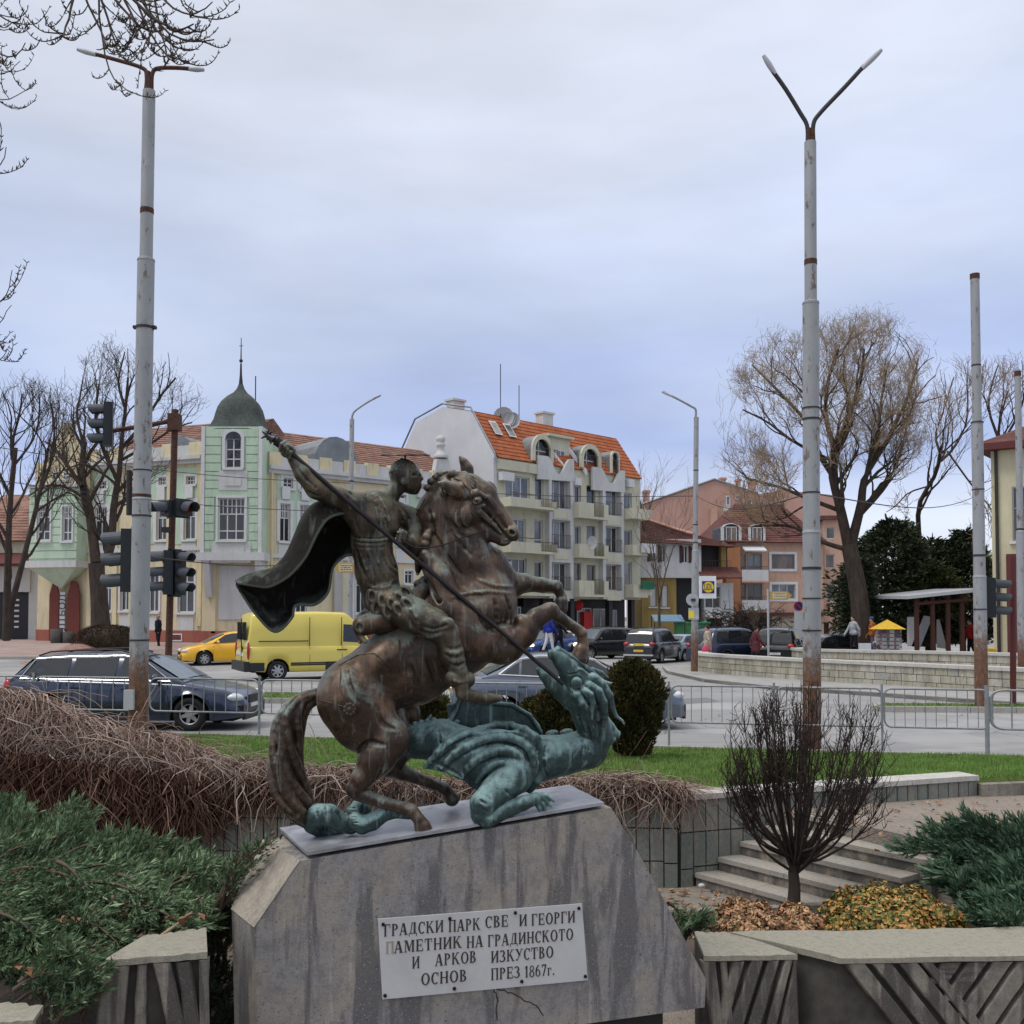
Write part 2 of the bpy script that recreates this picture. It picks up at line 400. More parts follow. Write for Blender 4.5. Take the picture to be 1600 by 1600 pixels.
def build_statue():
 root=thing('bronze_statue','weathered bronze horseman spearing a green dragon under his rearing horse, on the slanted stone plinth','statue',STAT_O)
 lo,hi=box_px(405,700,935,1325,-.5,.45)
 s=SC(lo,hi,.0065);T=s.tube;B=s.blob
 B(553,1090,-.06,56,60,52,.03);B(566,1082,.11,54,58,44,.03)
 T([(570,1068,.02,50),(640,1036,0,64),(710,985,-.02,70),(748,942,-.03,60)],.05,f=.92)
 B(600,1030,-.03,52,36,58,.05,rot=-30)
 B(752,955,-.04,50,58,58,.03,rot=10);B(772,992,-.13,32,36,28,.025,rot=-20);B(782,985,.05,28,40,26,.02)
 B(700,985,-.17,42,58,26,.05,rot=40)
 T([(728,918,-.02,60),(708,856,-.03,54),(697,806,-.03,46),(703,775,-.03,34)],.04,f=.66)
 B(742,880,-.03,30,46,44,.04,rot=-28)
 T([(742,858,-.04,17),(768,878,-.05,22),(790,905,-.03,20)],.03)
 T([(668,870,-.1,14),(690,905,-.16,20),(700,950,-.2,24)],.04)
 T([(704,768,-.03,27),(733,768,-.05,27),(755,777,-.07,23)],.02,f=.78)
 T([(750,774,-.07,23),(774,801,-.11,16.5),(796,828,-.15,13)],.016,f=.8)
 B(727,802,-.10,31,30,22,.012,rot=-20);B(721,808,-.17,18,17,10,.012)
 T([(738,818,-.10,18),(765,834,-.13,11.5),(786,844,-.15,9)],.012,f=.8)
 B(799,832,-.15,12.5,14,16,.010,rot=-25);B(788,847,-.15,11,6,10,.008,rot=-10);B(806,838,-.155,5,7,9,.008)
 B(767,764,.01,9,14,8,.006,rot=-25);T([(732,777,-.16,5),(744,771,-.175,7),(757,776,-.17,4)],.007);B(745,783,-.185,8.5,6,7,.004,rot=-30);T([(735,789,-.175,3),(746,793,-.18,4),(757,789,-.17,3)],.005)
 T([(758,786,-.165,3),(776,808,-.18,4),(790,824,-.185,3)],.008,'sub');T([(763,779,-.14,6),(782,803,-.155,5),(795,819,-.17,5)],.010);T([(748,800,-.175,6.5),(772,822,-.175,4.5),(782,832,-.175,2.5)],.008)
 T([(752,812,-.19,3),(768,826,-.19,4),(780,836,-.18,2)],.008,'sub')
 T([(730,743,.0,10),(729,731,.0,9.5),(724,721,.0,6.5),(718,713,.0,2)],.006);T([(736,744,-.02,5),(736,732,-.01,4),(730,722,.0,3)],.006);T([(726,738,-.045,3),(724,728,-.04,3)],.004,'sub')
 T([(722,774,-.16,9),(708,764,-.19,11),(695,757,-.20,7.5),(685,754,-.205,2)],.005,f=.7);T([(719,772,-.235,5),(708,764,-.245,6),(697,758,-.235,3)],.003,'sub')
 B(744.5,784,-.212,3.5,3,3,.003,'sub')
 rs=random.Random(4)
 for i in range(26):
  t=i/25;x=700-46*math.sin(t*1.35)+rs.uniform(-3,3);y=740+130*t
  T([(x+9,y,-.03+rs.uniform(-.1,.1),7),(x-1,y+13,rs.uniform(-.1,.1),5.5),(x-5+4*rs.random(),y+27,rs.uniform(-.1,.1),2.5)],.005)
 for a in((688,742,8),(681,746,7),(696,739,6),(674,752,7),(668,762,7)):B(a[0],a[1],-.02,a[2],a[2]*.8,9,.006)
 for i in range(7):
  y=741+i*3.2;T([(708,y,-.08-.012*i,4.5),(726,y-1,-.10-.012*i,4),(745-i*2,y+8+i,-.11-.012*i,2)],.004)
 T([(768,985,-.12,34),(795,1012,-.19,22),(818,990,-.2,20),(838,966,-.2,15),(857,955,-.2,13.5)],.018)
 B(795,1022,-.19,13,11,13,.012);B(822,978,-.205,22,14,18,.015,rot=45)
 T([(740,1000,-.16,34),(780,1018,-.19,20)],.04)
 B(861,954,-.2,13,13,13,.008)
 T([(863,957,-.2,11),(884,971,-.2,8),(905,986,-.2,9)],.008);B(908,989,-.2,10,9,11,.006)
 T([(909,991,-.2,8.5),(911,1007,-.2,8.5),(908,1016,-.2,12),(906,1028,-.2,15)],.006);T([(892,982,-.19,3),(912,998,-.185,3)],.004)
 T([(790,915,.06,28),(818,911,.09,15),(845,914,.09,11.5),(866,916,.09,10)],.02);B(869,917,.09,11,11,11,.006)
 T([(872,922,.09,8.5),(878,932,.09,8),(877,940,.09,11),(876,949,.09,12)],.006)
 B(566,1120,-.13,50,54,30,.03,rot=-20);B(606,1150,-.17,31,34,26,.025,rot=-30)
 T([(610,1160,-.17,27),(588,1185,-.17,27),(566,1216,-.17,16),(555,1234,-.17,12)],.022)
 B(553,1234,-.17,12,13,12,.008)
 T([(557,1240,-.17,10.5),(598,1254,-.2,8.5),(636,1264,-.23,9)],.009);B(641,1266,-.23,11,10,11,.006)
 T([(645,1268,-.23,9.5),(655,1281,-.24,9),(660,1291,-.24,12),(662,1299,-.24,14)],.006);T([(560,1234,-.155,4),(630,1258,-.215,3.5)],.006)
 T([(600,1130,.15,40),(622,1165,.14,28),(606,1196,.13,18),(628,1207,.13,12),(668,1222,.13,8.5),(690,1231,.14,9)],.018)
 T([(694,1232,.14,9.5),(702,1240,.15,9),(706,1248,.15,12)],.006)
 B(642,1116,.16,15,22,14,.008)
 T([(634,1092,-.22,3),(622,1112,-.235,7),(612,1098,-.25,6),(600,1070,-.27,4)],.03,'sub')
 T([(664,905,-.17,4),(690,940,-.24,5),(705,975,-.27,3)],.02,'sub')
 T([(700,880,-.17,2),(716,902,-.20,5),(722,912,-.21,5)],.012,'sub')
 L=s.line
 L([(745,905),(772,915),(800,917)],3,.01);L([(748,945),(752,965),(762,982),(776,988)],3.2,.012,'sub')
 L([(700,935),(730,928),(765,925),(800,928)],3,.008);L([(762,985),(785,975),(800,975)],3,.012,'sub')
 L([(772,935),(776,955),(775,975)],3,.014,'sub');L([(790,930),(797,955),(792,975)],2.6,.012,'sub')
 L([(590,1100),(598,1130),(622,1140)],3,.014,'sub');L([(556,1178),(575,1160),(603,1165)],3,.012,'sub')
 L([(540,1040),(548,1075),(560,1100)],2.2,.016,'sub');L([(602,1190),(590,1215),(572,1232)],2.4,.008,'sub')
 for q in(((676,830),(700,870),(722,900)),((692,800),(712,840),(738,868)),((668,792),(676,820),(680,850))):L(q,2.4,.014,'sub')
 L([(723,778),(716,800),(722,822),(740,830)],2.6,.01,'sub');L([(640,1040),(655,1075)],3,.02,'sub');L([(668,1028),(680,1062)],3,.02,'sub')
 L([(712,790),(706,812),(716,832),(738,842)],3,.010,'sub')
 B(800,832,-.205,4.5,3.4,5,.005,'sub',rot=40);L([(783,846),(795,845),(804,842)],1.2,.003,'sub')
 body=s.obj('horse',M_horse,root)
 def strap(name,runs,r,extra=None):
  q=SC(lo,hi,.006);q.F=None
  mb=MB()
  for pts in runs:
   pp=[]
   for a,b in zip(pts[:-1],pts[1:]):
    m=max(2,int(math.hypot(b[0]-a[0],b[1]-a[1])/5))
    pp+=[(a[0]+(b[0]-a[0])*i/m,a[1]+(b[1]-a[1])*i/m)for i in range(m)]
   pp.append(pts[-1]);seg=[]
   for p in pp:
    d=s.surf(*p)
    if d is None or(seg and abs(d-seg[-1][1])>.1):
     if len(seg)>2:mb.tube([z[0]for z in seg],r*MPX,6)
     seg=[];continue
    seg.append((J(p[0],p[1],d-.002),d))
   if len(seg)>2:mb.tube([Vector(z[0])for z in seg],r*MPX,6)
  if extra:extra(mb)
  return link(name,mb.mesh(name,STAT_O),M_harn,body)
 def ros(mb):
  d=s.surf(547,1108);c=Vector(J(547,1108,d-.01))
  mb.ball(c,10*MPX,1,.5,1,14,8)
  for i in range(9):
   a=i*2*math.pi/9;mb.ball(c+Vector((math.cos(a)*7*MPX,-.012,math.sin(a)*7*MPX)),3.2*MPX,1,.7,1,8,5)
  mb.ball(c+Vector((0,-.02,0)),3.4*MPX)
 strap('harness',[[(497,1094),(515,1098),(540,1105)],[(529,1040),(558,1024),(585,1021),(603,1036),(625,1054),(651,1063)],[(575,1060),(566,1085),(552,1105)],[(533,1045),(531,1075),(542,1102)],[(545,1118),(534,1140),(519,1150)],[(624,1000),(624,1030),(626,1052)],[(640,1000),(650,1030),(651,1062)]],1.0,ros)
 strap('bridle',[[(709,747),(722,752),(734,768),(737,785),(735,805)],[(742,752),(748,766),(738,786)],[(764,822),(770,808),(782,797)],[(736,800),(748,812),(764,822)],[(690,760),(700,800),(720,828)]],1.3)
 lo2,hi2=box_px(400,1055,520,1310,-.25,.3);t=SC(lo2,hi2,.006)
 flow=[tuple(crv([(500,1086,11),(474,1096,17),(453,1125,27),(447,1160,27),(446,1200,29),(455,1238,30),(470,1268,24),(484,1291,8)],i/22))for i in range(23)]
 for i in range(30):
  a=i*2.4;q=[]
  rr=math.sqrt((i+.5)/30)
  for j,(x,y,r)in enumerate(flow):
   aa=a+j*.09+.5*math.sin(j*.3+i);tx,ty=(flow[min(j+1,22)][0]-flow[max(j-1,0)][0]),(flow[min(j+1,22)][1]-flow[max(j-1,0)][1])
   l=math.hypot(tx,ty);o=math.cos(aa)*r*rr*.82
   q.append((x+ty/l*o,y-tx/l*o,.02+math.sin(aa)*r*rr*.0032,r*.21+1.2))
  t.tube(q,.0035)
 t.obj('tail',M_horse,body)
 lo3,hi3=box_px(540,890,690,1010,-.4,.35);t=SC(lo3,hi3,.006)
 t.tube([(566,978,-.17,15),(600,968,-.12,19),(612,962,.1,17)],.01);t.tube([(574,962,-.05,11),(568,966,.15,11)],.01)
 t.tube([(600,968,-.05,26),(640,955,-.05,22),(660,925,-.03,14),(662,908,-.02,8)],.02,f=1.3)
 t.tube([(652,912,-.05,6),(668,905,-.05,5)],.01)
 t.blob(560,981,-.24,7,8,8,.006,'sub')
 t.tube([(560,990,-.17,5),(570,1002,-.2,4)],.006);t.tube([(557,985,-.15,4),(563,1004,-.18,3)],.005)
 t.obj('saddle',M_horse,root)
 lo,hi=box_px(425,660,805,1115,-.55,.3)
 s=SC(lo,hi,.0065);T=s.tube;B=s.blob;L=s.line
 T([(598,936,-.05,30),(588,892,-.06,31),(580,850,-.07,30),(582,815,-.07,33)],.03,f=.85)
 T([(553,791,-.10,21),(585,795,-.06,27),(634,808,0.0,18)],.03,f=.9)
 B(570,815,-.13,24,24,16,.03);B(606,822,-.09,18,22,16,.03)
 T([(600,786,-.03,15),(612,773,-.04,12.5),(622,760,-.05,13)],.014)
 B(633,743,-.05,23.5,26,22,.01,rot=-30);B(642,755,-.055,16,18,16,.01,rot=-35)
 T([(650,738,-.06,6),(657,747,-.075,4.2)],.005);B(658.5,748,-.075,3.6,3.0,3.5,.003);T([(641,737,-.125,2.4),(650,735,-.115,2.4)],.003);B(651,760,-.06,6,4.5,7,.004);B(648,768,-.06,7,5,7,.005);B(652,740,-.09,6,3.4,5,.005)
 B(647,742,-.125,4.2,2.6,4,.003,'sub');B(646.5,742.5,-.112,2.6,1.8,2.5,.002);T([(653,756,-.09,.9),(659,754,-.07,.9)],.003,'sub');B(630,752,-.125,4,6,3,.004)
 rs=random.Random(2)
 for i in range(46):
  a=rs.uniform(-3.6,-.75);rr=24
  x=630+math.cos(a)*rr*.86*rs.uniform(.1,1);y=735+math.sin(a)*rr*.8*rs.uniform(.1,1)
  d=s.surf(x,y)
  if d is not None:T([(x,y,d+.004,2.1),(x+rs.uniform(-3,4),y+rs.uniform(2,5),d+.006,1.5)],.003)
 T([(556,789,-.11,20),(526,777,-.16,16.5),(494,763,-.19,15.5),(474,739,-.2,13.5),(459,718,-.2,9)],.014)
 T([(540,790,-.1,18),(562,806,-.1,20)],.03)
 B(449,705,-.2,10.5,10,10,.006)
 for i in range(4):
  ox,oy=441+i*4.6,697+i*4.2
  T([(ox+5,oy-7,-.215,3.2),(ox-1,oy-3,-.255,3.1),(ox-3,oy+5,-.245,3.0),(ox+1,oy+9,-.215,2.7)],.002)
 T([(459,709,-.22,3.6),(455,699,-.25,3.3),(449,695,-.25,2.8)],.003)
 T([(640,808,.0,17),(648,830,-.02,14.5),(647,856,-.06,13.5),(636,846,-.12,9),(629,840,-.15,7.5)],.012)
 for i in range(4):T([(634-i*.6,833+i*4,-.17,3),(626-i*.5,833.5+i*4,-.19,2.8),(621,838+i*3.2,-.175,2.6)],.002)
 T([(636,836,-.16,3),(629,830,-.18,2.7),(622,832,-.19,2.4)],.003)
 T([(602,938,-.12,27),(650,963,-.25,26),(678,976,-.29,23),(697,992,-.31,19.5)],.02)
 T([(698,990,-.31,19),(706,1022,-.315,17.5),(718,1052,-.32,12.5),(722,1070,-.32,11.5),(724,1083,-.32,11)],.014)
 T([(723,1084,-.32,10.5),(745,1090,-.325,9.5),(764,1092,-.33,8),(780,1091,-.335,5.5)],.01);T([(710,1060,-.32,13.5),(730,1062,-.32,12)],.004)
 T([(600,930,.1,24),(640,960,.24,24),(668,985,.30,17)],.03)
 B(700,975,-.37,10,10,8,.02)
 for i,(x,y,a)in enumerate(((581,930,15),(597,938,8),(612,944,0),(624,935,-20),(634,924,-35),(588,950,20),(606,956,5),(622,952,-10),(637,943,-30))):
  d=s.surf(x,y);d=-.2 if d is None else d
  B(x,y,d+.012,8.5,13,6,.003,rot=a-15);B(x,y+1,d-.012,4.2,8,4,.003,'sub',rot=a-15)
 L([(570,912),(585,918),(606,917),(612,908),(628,902)],2.6,.003)
 L([(573,917),(588,922),(606,921),(616,913)],1.8,.003,'sub')
 for y in(838,844,852):L([(550,y+1),(565,y+3),(590,y+3.5),(613,y)],1.5,.003,'sub')
 L([(550,841),(565,844),(590,845),(613,842)],2.6,.004)
 for off in(0,9,18):L([(556+off,762+off*.2),(578+off*.9,780),(594+off*.7,806),(603+off*.5,832)],2.3,.005)
 for off in(4,13):L([(557+off,765),(578+off*.9,783),(593+off*.7,808),(601+off*.5,832)],1.9,.005,'sub')
 for q in(((616,788),(626,800),(630,818)),((624,790),(636,802),(640,820)),((556,858),(562,882),(572,905)),((570,858),(580,884),(590,912)),((596,860),(606,884),(622,900)),((608,866),(614,880),(624,892)),((553,806),(558,822),(562,836)),((590,812),(592,826),(588,838)),((650,985),(672,990),(694,985)),((660,978),(680,982),(700,975)),((694,1010),(708,1014),(722,1010)),((695,1022),(710,1028),(724,1024)),((700,1036),(714,1040),(726,1036)),((632,958),(645,975),(648,985)),((540,775),(548,790)),((546,768),(556,778))):L(q,2.2,.008,'sub')
 for q in(((562,858),(571,884),(581,908)),((584,858),(594,884),(606,908)),((646,990),(670,995),(690,992)),((694,1016),(710,1021),(724,1016)),((698,1030),(712,1034),(726,1030)),((640,950),(652,966),(655,982)),((706,1062),(720,1066),(734,1062))):L(q,2.4,.007)
 for q in(((462,728),(478,748),(496,764)),((480,768),(500,776))):L(q,1.6,.008,'sub')
 rider=s.obj('rider',M_rider,root)
 mb=MB();c=Vector(J(633,711,-.04));tilt=Matrix.Rotation(math.atan2(c.z-CAM_Z,c.y),3,'X')
 hv=MB().lathe((0,0,0),[(.001,.004),(.148,.004),(.151,0),(.148,-.004),(.001,-.004)],32)
 mb.add([c+tilt@Vector(p)for p in hv.v],hv.f,False)
 mb.cyl(c,Vector(J(633,722,-.04)),.006)
 link('halo',mb.mesh('halo',STAT_O),M_spear,rider)
 rim=[(552,806,-.10),(535,803,-.17),(512,812,-.21),(496,835,-.22),(480,868,-.22),(463,890,-.22),(446,905,-.20),(420,918,-.18),(395,916,-.14),(372,912,-.10)]
 sil=[(549,790,-.02),(524,784,-.06),(494,786,-.08),(474,806,-.09),(460,838,-.09),(446,868,-.08),(427,887,-.07),(405,893,-.06),(386,899,-.05),(368,908,-.04)]
 back=[(552,810,.06),(530,815,.14),(506,835,.2),(488,866,.24),(470,895,.26),(448,915,.24),(430,930,.22),(412,928,.16),(392,922,.10),(369,911,.02)]
 mid2=[(552,835,.06),(538,850,.13),(520,875,.2),(505,905,.24),(486,925,.25),(464,940,.22),(445,958,.18),(424,955,.13),(398,938,.08),(370,915,.02)]
 low=[(552,868,-.02),(538,870,.0),(520,888,.02),(513,925,.0),(492,945,.02),(462,946,-.01),(456,966,-.02),(430,988,-.03),(400,961,-.02),(374,922,0)]
 rows=[rim,sil,back,mid2,low]
 cr=crv
 NU,NV=60,40;V=[]
 for i in range(NU+1):
  u=i/NU;col=[cr(r,u)for r in rows]
  for j in range(NV+1):
   v=j/NV;p=cr(col,v)
   w=.016*math.sin(v*15+u*5)*min(1,4*v)*min(1,3*(1-v)+.3);V.append(J(p[0],p[1],p[2]+w))
 F=[(i*(NV+1)+j,i*(NV+1)+j+1,(i+1)*(NV+1)+j+1,(i+1)*(NV+1)+j)for i in range(NU)for j in range(NV)]
 me=mesh_np('cape',np.array(V)-np.array(STAT_O),F,None,True)
 o=link('cape',me,M_cape,rider);sm=o.modifiers.new('thickness','SOLIDIFY');sm.thickness=.014;sm.offset=0
 mb=MB();a,b=Vector(J(436,692,-.225)),Vector(J(880,1069,-.31));dv=(b-a).normalized()
 mb.cyl(a,b,.0135,.0125,10)
 for t0,t1,r in((-.02,.03,.03),(.66,.70,.0165),(.1,.13,.018)):mb.cyl(a+dv*t0,a+dv*t1,r,r*.8,10)
 tip=Vector(J(418,680,-.22));mb.cyl(a,tip,.02,.012,8);mb.tube([a+(tip-a)*.45,tip+(tip-a)*.1],[.034,.008],8)
 for dx,dz in((-.03,.02),(.01,.035),(-.035,-.02),(.03,.02),(.0,-.03)):mb.tube([tip,tip+Vector((dx,-.008,dz))],[.011,.003],6)
 link('spear',mb.mesh('spear',STAT_O),M_spear,root)
 mb=MB()
 def curve(P,r,n=14):
  mb.tube([Vector(J(*cr(P,i/n)))for i in range(n+1)],r,6)
 curve([(628,842,-.2),(650,856,-.22),(690,852,-.24),(728,838,-.22),(760,830,-.19)],.0045)
 curve([(652,845,-.05),(648,815,-.05),(656,795,-.08),(664,780,-.1)],.004)
 link('rein',mb.mesh('rein',STAT_O),M_spear,root)
 lo,hi=box_px(620,1000,995,1300,-.55,.35)
 s=SC(lo,hi,.0062);T=s.tube;B=s.blob;L=s.line
 T([(622,1160,.08,24),(655,1157,.03,27),(690,1158,-.02,33),(730,1178,-.05,40)],.02)
 B(775,1190,-.06,58,50,44,.03,rot=-8);B(810,1190,-.1,42,50,34,.02,rot=15)
 for i,(x,y)in enumerate(((648,1132),(658,1129),(668,1128),(678,1126),(700,1128),(714,1129))):B(x,y,.02,5,5,7,.004)
 T([(668,1127,.03,4),(673,1117,.03,1.5)],.004)
 s.plate([(698,1142,.1),(702,1122,.1),(700,1101,.1),(712,1099,.1),(720,1082,.1),(726,1084,.1),(736,1094,.1),(752,1098,.1),(782,1097,.1),(806,1104,.1),(828,1117,.1),(841,1132,.1),(846,1145,.1),(846,1160,.1),(760,1165,.1)],.02,.012,.006)
 T([(736,1094,.08,2),(765,1098,.08,3),(800,1101,.08,3),(828,1117,.08,3),(845,1143,.08,3)],.008);T([(723,1084,.08,3),(712,1110,.08,3.5),(700,1135,.05,5)],.008)
 def dsurf(x,y,e=-.15):d=s.surf(x,y);return e if d is None else d
 s.plate([(690,1150,-.13),(720,1160,-.17),(722,1215,-.2),(700,1206,-.17),(663,1198,-.13),(678,1180,-.13)],.012,.03,.008)
 def fold(pts,r,k=.012,lift=.012):T([(x,y,dsurf(x,y)-lift,r*w)for x,y,w in pts],k)
 def sm_(pts,n=14):return[tuple(crv(pts,i/n))for i in range(n+1)]
 fold(sm_([(664,1198,.5),(680,1182,.8),(705,1160,1),(740,1144,1.1),(780,1135,1.2),(815,1140,1.2),(840,1158,1.2),(850,1183,1.2),(845,1210,1.1),(828,1234,.9)]),6.5,.012,.004)
 fold(sm_([(690,1200,.4),(712,1178,.9),(745,1160,1.1),(782,1153,1.2),(812,1160,1.2),(832,1180,1.2),(832,1204,1.1),(820,1226,.8)]),6.5,.012,.006)
 fold(sm_([(720,1215,.4),(738,1194,.9),(766,1177,1.1),(794,1173,1.1),(812,1186,1.1),(813,1206,.9)]),6.5,.012,.008)
 fold(sm_([(745,1222,.4),(760,1204,.9),(782,1193,1),(796,1198,.8)]),5,.014,.006)
 for q in(((672,1196),(700,1170),(735,1152),(780,1144),(814,1149),(836,1168),(841,1190),(834,1215)),((705,1200),(728,1178),(760,1165),(792,1163),(818,1174),(823,1196),(816,1218)),((732,1212),(752,1193),(780,1184),(801,1190),(804,1204))):
  L(q,3.2,.006,'sub',n=4)
 L([(684,1138),(690,1160),(688,1180)],2.5,.006,'sub');L([(673,1189),(690,1196),(715,1210),(735,1228),(745,1240)],3,.008,'sub')
 T([(802,1212,-.2,30),(775,1236,-.26,23),(755,1256,-.3,19.5),(753,1272,-.3,17)],.014)
 T([(760,1278,-.3,16),(790,1266,-.3,12.5),(818,1255,-.29,11),(836,1248,-.28,9)],.008)
 for i,(x0,y0,x1,y1,x2,y2)in enumerate(((838,1245,850,1247,858,1257),(838,1249,848,1256,853,1266),(837,1252,843,1262,846,1270),(838,1243,852,1243,862,1249))):
  T([(x0,y0,-.28,5),(x1,y1,-.285,4.2),(x2,y2,-.285,3.2),(x2+6,y2+5,-.285,1)],.003)
 for q in(((758,1240),(768,1250)),((750,1250),(762,1258)),((790,1235),(800,1245)),((752,1262),(764,1270))):L(q,1.8,.006,'sub')
 T([(770,1210,.15,22),(760,1240,.2,14),(790,1250,.2,9)],.01)
 T([(835,1186,-.06,38),(880,1180,-.08,31),(918,1170,-.1,31),(932,1150,-.12,26),(922,1120,-.16,26),(912,1095,-.2,27)],.016)
 for i,x in enumerate((862,885)):B(x,1146-i*2,-.03,11,5.5,7,.005,rot=-12)
 for q in(((905,1150),(912,1170),(905,1190)),((930,1110),(938,1140),(934,1168)),((915,1125),(922,1150),(920,1175)),((902,1110),(910,1140)),((855,1160),(850,1190),(856,1215))):L(q,2.3,.01,'sub')
 T([(944,1122,-.13,7),(953,1136,-.13,8),(962,1148,-.13,7.5)],.006);B(954,1156,-.13,9,7,9,.008,rot=-20);B(966,1146,-.13,4,5,5,.003)
 B(904,1076,-.22,25,25,21,.012,rot=-30)
 T([(904,1070,-.22,24),(890,1048,-.24,17),(877,1033,-.25,12.5),(867,1022,-.255,9.5)],.012,f=.85)
 B(871,1015,-.25,5,5,8,.005,rot=20);B(860,1023,-.25,4.5,8,7,.005,rot=-15)
 T([(842,1047,-.22,4),(850,1055,-.23,8),(862,1069,-.23,10.5),(878,1082,-.22,13),(892,1094,-.2,16)],.008,f=.8)
 T([(839,1045,-.22,2.5),(843,1052,-.22,4)],.004)
 T([(872,1012,-.25,3),(892,1026,-.25,3.5),(915,1042,-.24,3.5),(933,1056,-.23,3)],.008)
 T([(925,1046,-.2,4),(940,1052,-.15,4),(950,1058,-.12,1.5)],.004)
 B(901,1067,-.325,8.5,9,6,.006);L([(893,1058),(901,1056),(909,1061),(911,1070),(904,1078),(894,1076),(891,1066),(893,1058)],1.3,.003,'sub',n=3)
 L([(884,1052),(893,1053),(905,1050),(914,1058)],1.5,.004,'sub');L([(884,1049),(896,1049),(908,1046),(918,1056)],2.4,.004)
 B(868,1029,-.315,4,2.6,4,.004,'sub',rot=-40);L([(862,1036),(872,1052),(882,1070)],1.3,.004)
 T([(926,1060,-.26,9),(939,1070,-.26,9),(950,1087,-.26,8),(956,1104,-.26,5),(963,1119,-.26,2.6),(972,1126,-.26,2.2),(975,1131,-.26,1.6)],.004)
 T([(920,1072,-.29,8),(933,1082,-.29,9),(941,1098,-.29,8.5),(944,1118,-.28,6.5),(943,1130,-.26,4)],.004)
 T([(912,1080,-.32,7),(922,1086,-.33,6),(926,1098,-.33,5),(925,1110,-.33,3),(925,1123,-.32,1.4)],.003)
 T([(902,1086,-.31,8),(908,1098,-.32,6.5),(918,1108,-.31,4.5),(926,1121,-.31,1.5)],.003)
 B(934,1117,-.27,6,10,6,.003);B(930,1102,-.28,5,7,5,.003)
 T([(938,1064,-.2,4),(950,1068,-.2,3.5),(957,1067,-.2,1)],.003);T([(948,1080,-.2,4),(955,1084,-.2,3),(959,1087,-.2,.8)],.003)
 T([(930,1056,-.22,5),(934,1055,-.22,2)],.003)
 drag=s.obj('dragon',M_drag,root)
 lo,hi=box_px(470,1235,650,1320,-.4,.25);s=SC(lo,hi,.006);T=s.tube
 T([(640,1272,-.18,8),(618,1268,-.17,10),(600,1272,-.16,11),(582,1284,-.15,13),(566,1289,-.15,13.5),(555,1284,-.14,13)],.006)
 T([(555,1284,-.10,12),(552,1270,-.08,11.5),(560,1259,-.07,10),(571,1263,-.06,8),(572,1272,-.03,6)],.005)
 T([(548,1290,-.09,13),(532,1285,-.1,14),(514,1274,-.1,16.5),(498,1274,-.06,17),(489,1288,.0,14),(505,1300,.03,11),(530,1300,.03,11)],.007)
 for i in range(9):
  x=546+(i%5)*2.2;s.line([(545+i*.8,1262+i*4.6),(557+i*.5,1263+i*4.6)],1,.003,'sub',n=3)
 for x,y in((508,1262),(520,1268),(532,1276),(496,1268),(590,1273),(604,1264)):s.line([(x-2,y-6),(x+2,y+14)],1.2,.005,'sub',n=4)
 link_t=s.obj('dragon_tail',M_drag,drag)
 return root
statue=build_statue()
#  THE PARK IN FRONT
def stone_mat(name,c,rough=.85,stain=(.10,.09,.085),sc=3.0,amt=.8,streak=True,warm=(.36,.31,.245)):
 b=NB(name,rough,0,.25)
 n1=b.noise(sc,7,.62,dist=.5);n2=b.noise(sc*14,5,.7)
 k=b.ramp(n2,[(.25,tuple(x*.72 for x in c)),(.75,tuple(min(1,x*1.22)for x in c))])
 k=b.mix(b.ramp(n1,[(.42,0.0),(.62,.8)]),k,warm)
 if streak:
  st=b.noise(3.6,5,.6,b.map((1.6,1.6,.22),(0,R(-6),0)),.35)
  k=b.mix(b.math('MULTIPLY',b.ramp(st,[(.49,0.0),(.56,1.0)]),amt),k,stain)
  st2=b.noise(7,4,.6,b.map((1.8,1.8,.16)),.2)
  k=b.mix(b.math('MULTIPLY',b.ramp(st2,[(.64,0.0),(.72,1.0)]),.55),k,tuple(min(1,x*1.7)for x in c))
 pits=b.noise(sc*30,2,.5);k=b.mix(b.ramp(pits,[(.28,.8),(.36,0.0)]),k,(.05,.045,.045))
 k=b.mix(b.math('MULTIPLY',b.ramp(b.noise(sc*5,7,.75),[(.48,0.0),(.62,1.0)]),.5),k,tuple(x*.55 for x in c));k=b.mix(b.math('MULTIPLY',b.ramp(b.noise(sc*40,3,.6),[(.60,0.0),(.68,1.0)]),.5),k,tuple(min(1,x*1.9)for x in c))
 b.col(k);h=b.math('ADD',b.math('MULTIPLY',pits,.6),b.math('MULTIPLY',n2,.6))
 b.bump(h,.45,.006);return b.m
M_plinth=stone_mat('plinth_stone',(.24,.23,.225),stain=(.10,.096,.10),sc=2.6,amt=.8,warm=(.32,.28,.225))
M_bevel=stone_mat('plinth_bevel',(.31,.275,.225),stain=(.16,.14,.12),amt=.4)  # lighter copy of the plinth stone: light on the chamfer put into colour
M_conc=stone_mat('block_concrete',(.175,.16,.14),stain=(.055,.05,.045),sc=4,amt=.85,warm=(.24,.22,.175))
M_conct=stone_mat('block_top',(.285,.26,.21),stain=(.20,.185,.15),sc=5,amt=.35,streak=False,warm=(.27,.26,.20))
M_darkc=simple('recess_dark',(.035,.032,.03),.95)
M_plate=simple('plate_metal',(.34,.35,.38),.42,.35,.5,.25,3,.15,dirt=.75,dirtc=(.09,.07,.06),dscale=5)
M_plaque=simple('plaque_white',(.50,.50,.50),.5,0,.4,.05,3,dirt=.35,dirtc=(.28,.26,.24),dscale=4)
M_letter=simple('letter_dark',(.045,.032,.025),.6,0,.3,.2,20)
M_letterf=simple('letter_faded',(.34,.27,.17),.6,0,.3,.2,20)
M_bolt=simple('bolt_black',(.015,.012,.012),.4,.5)
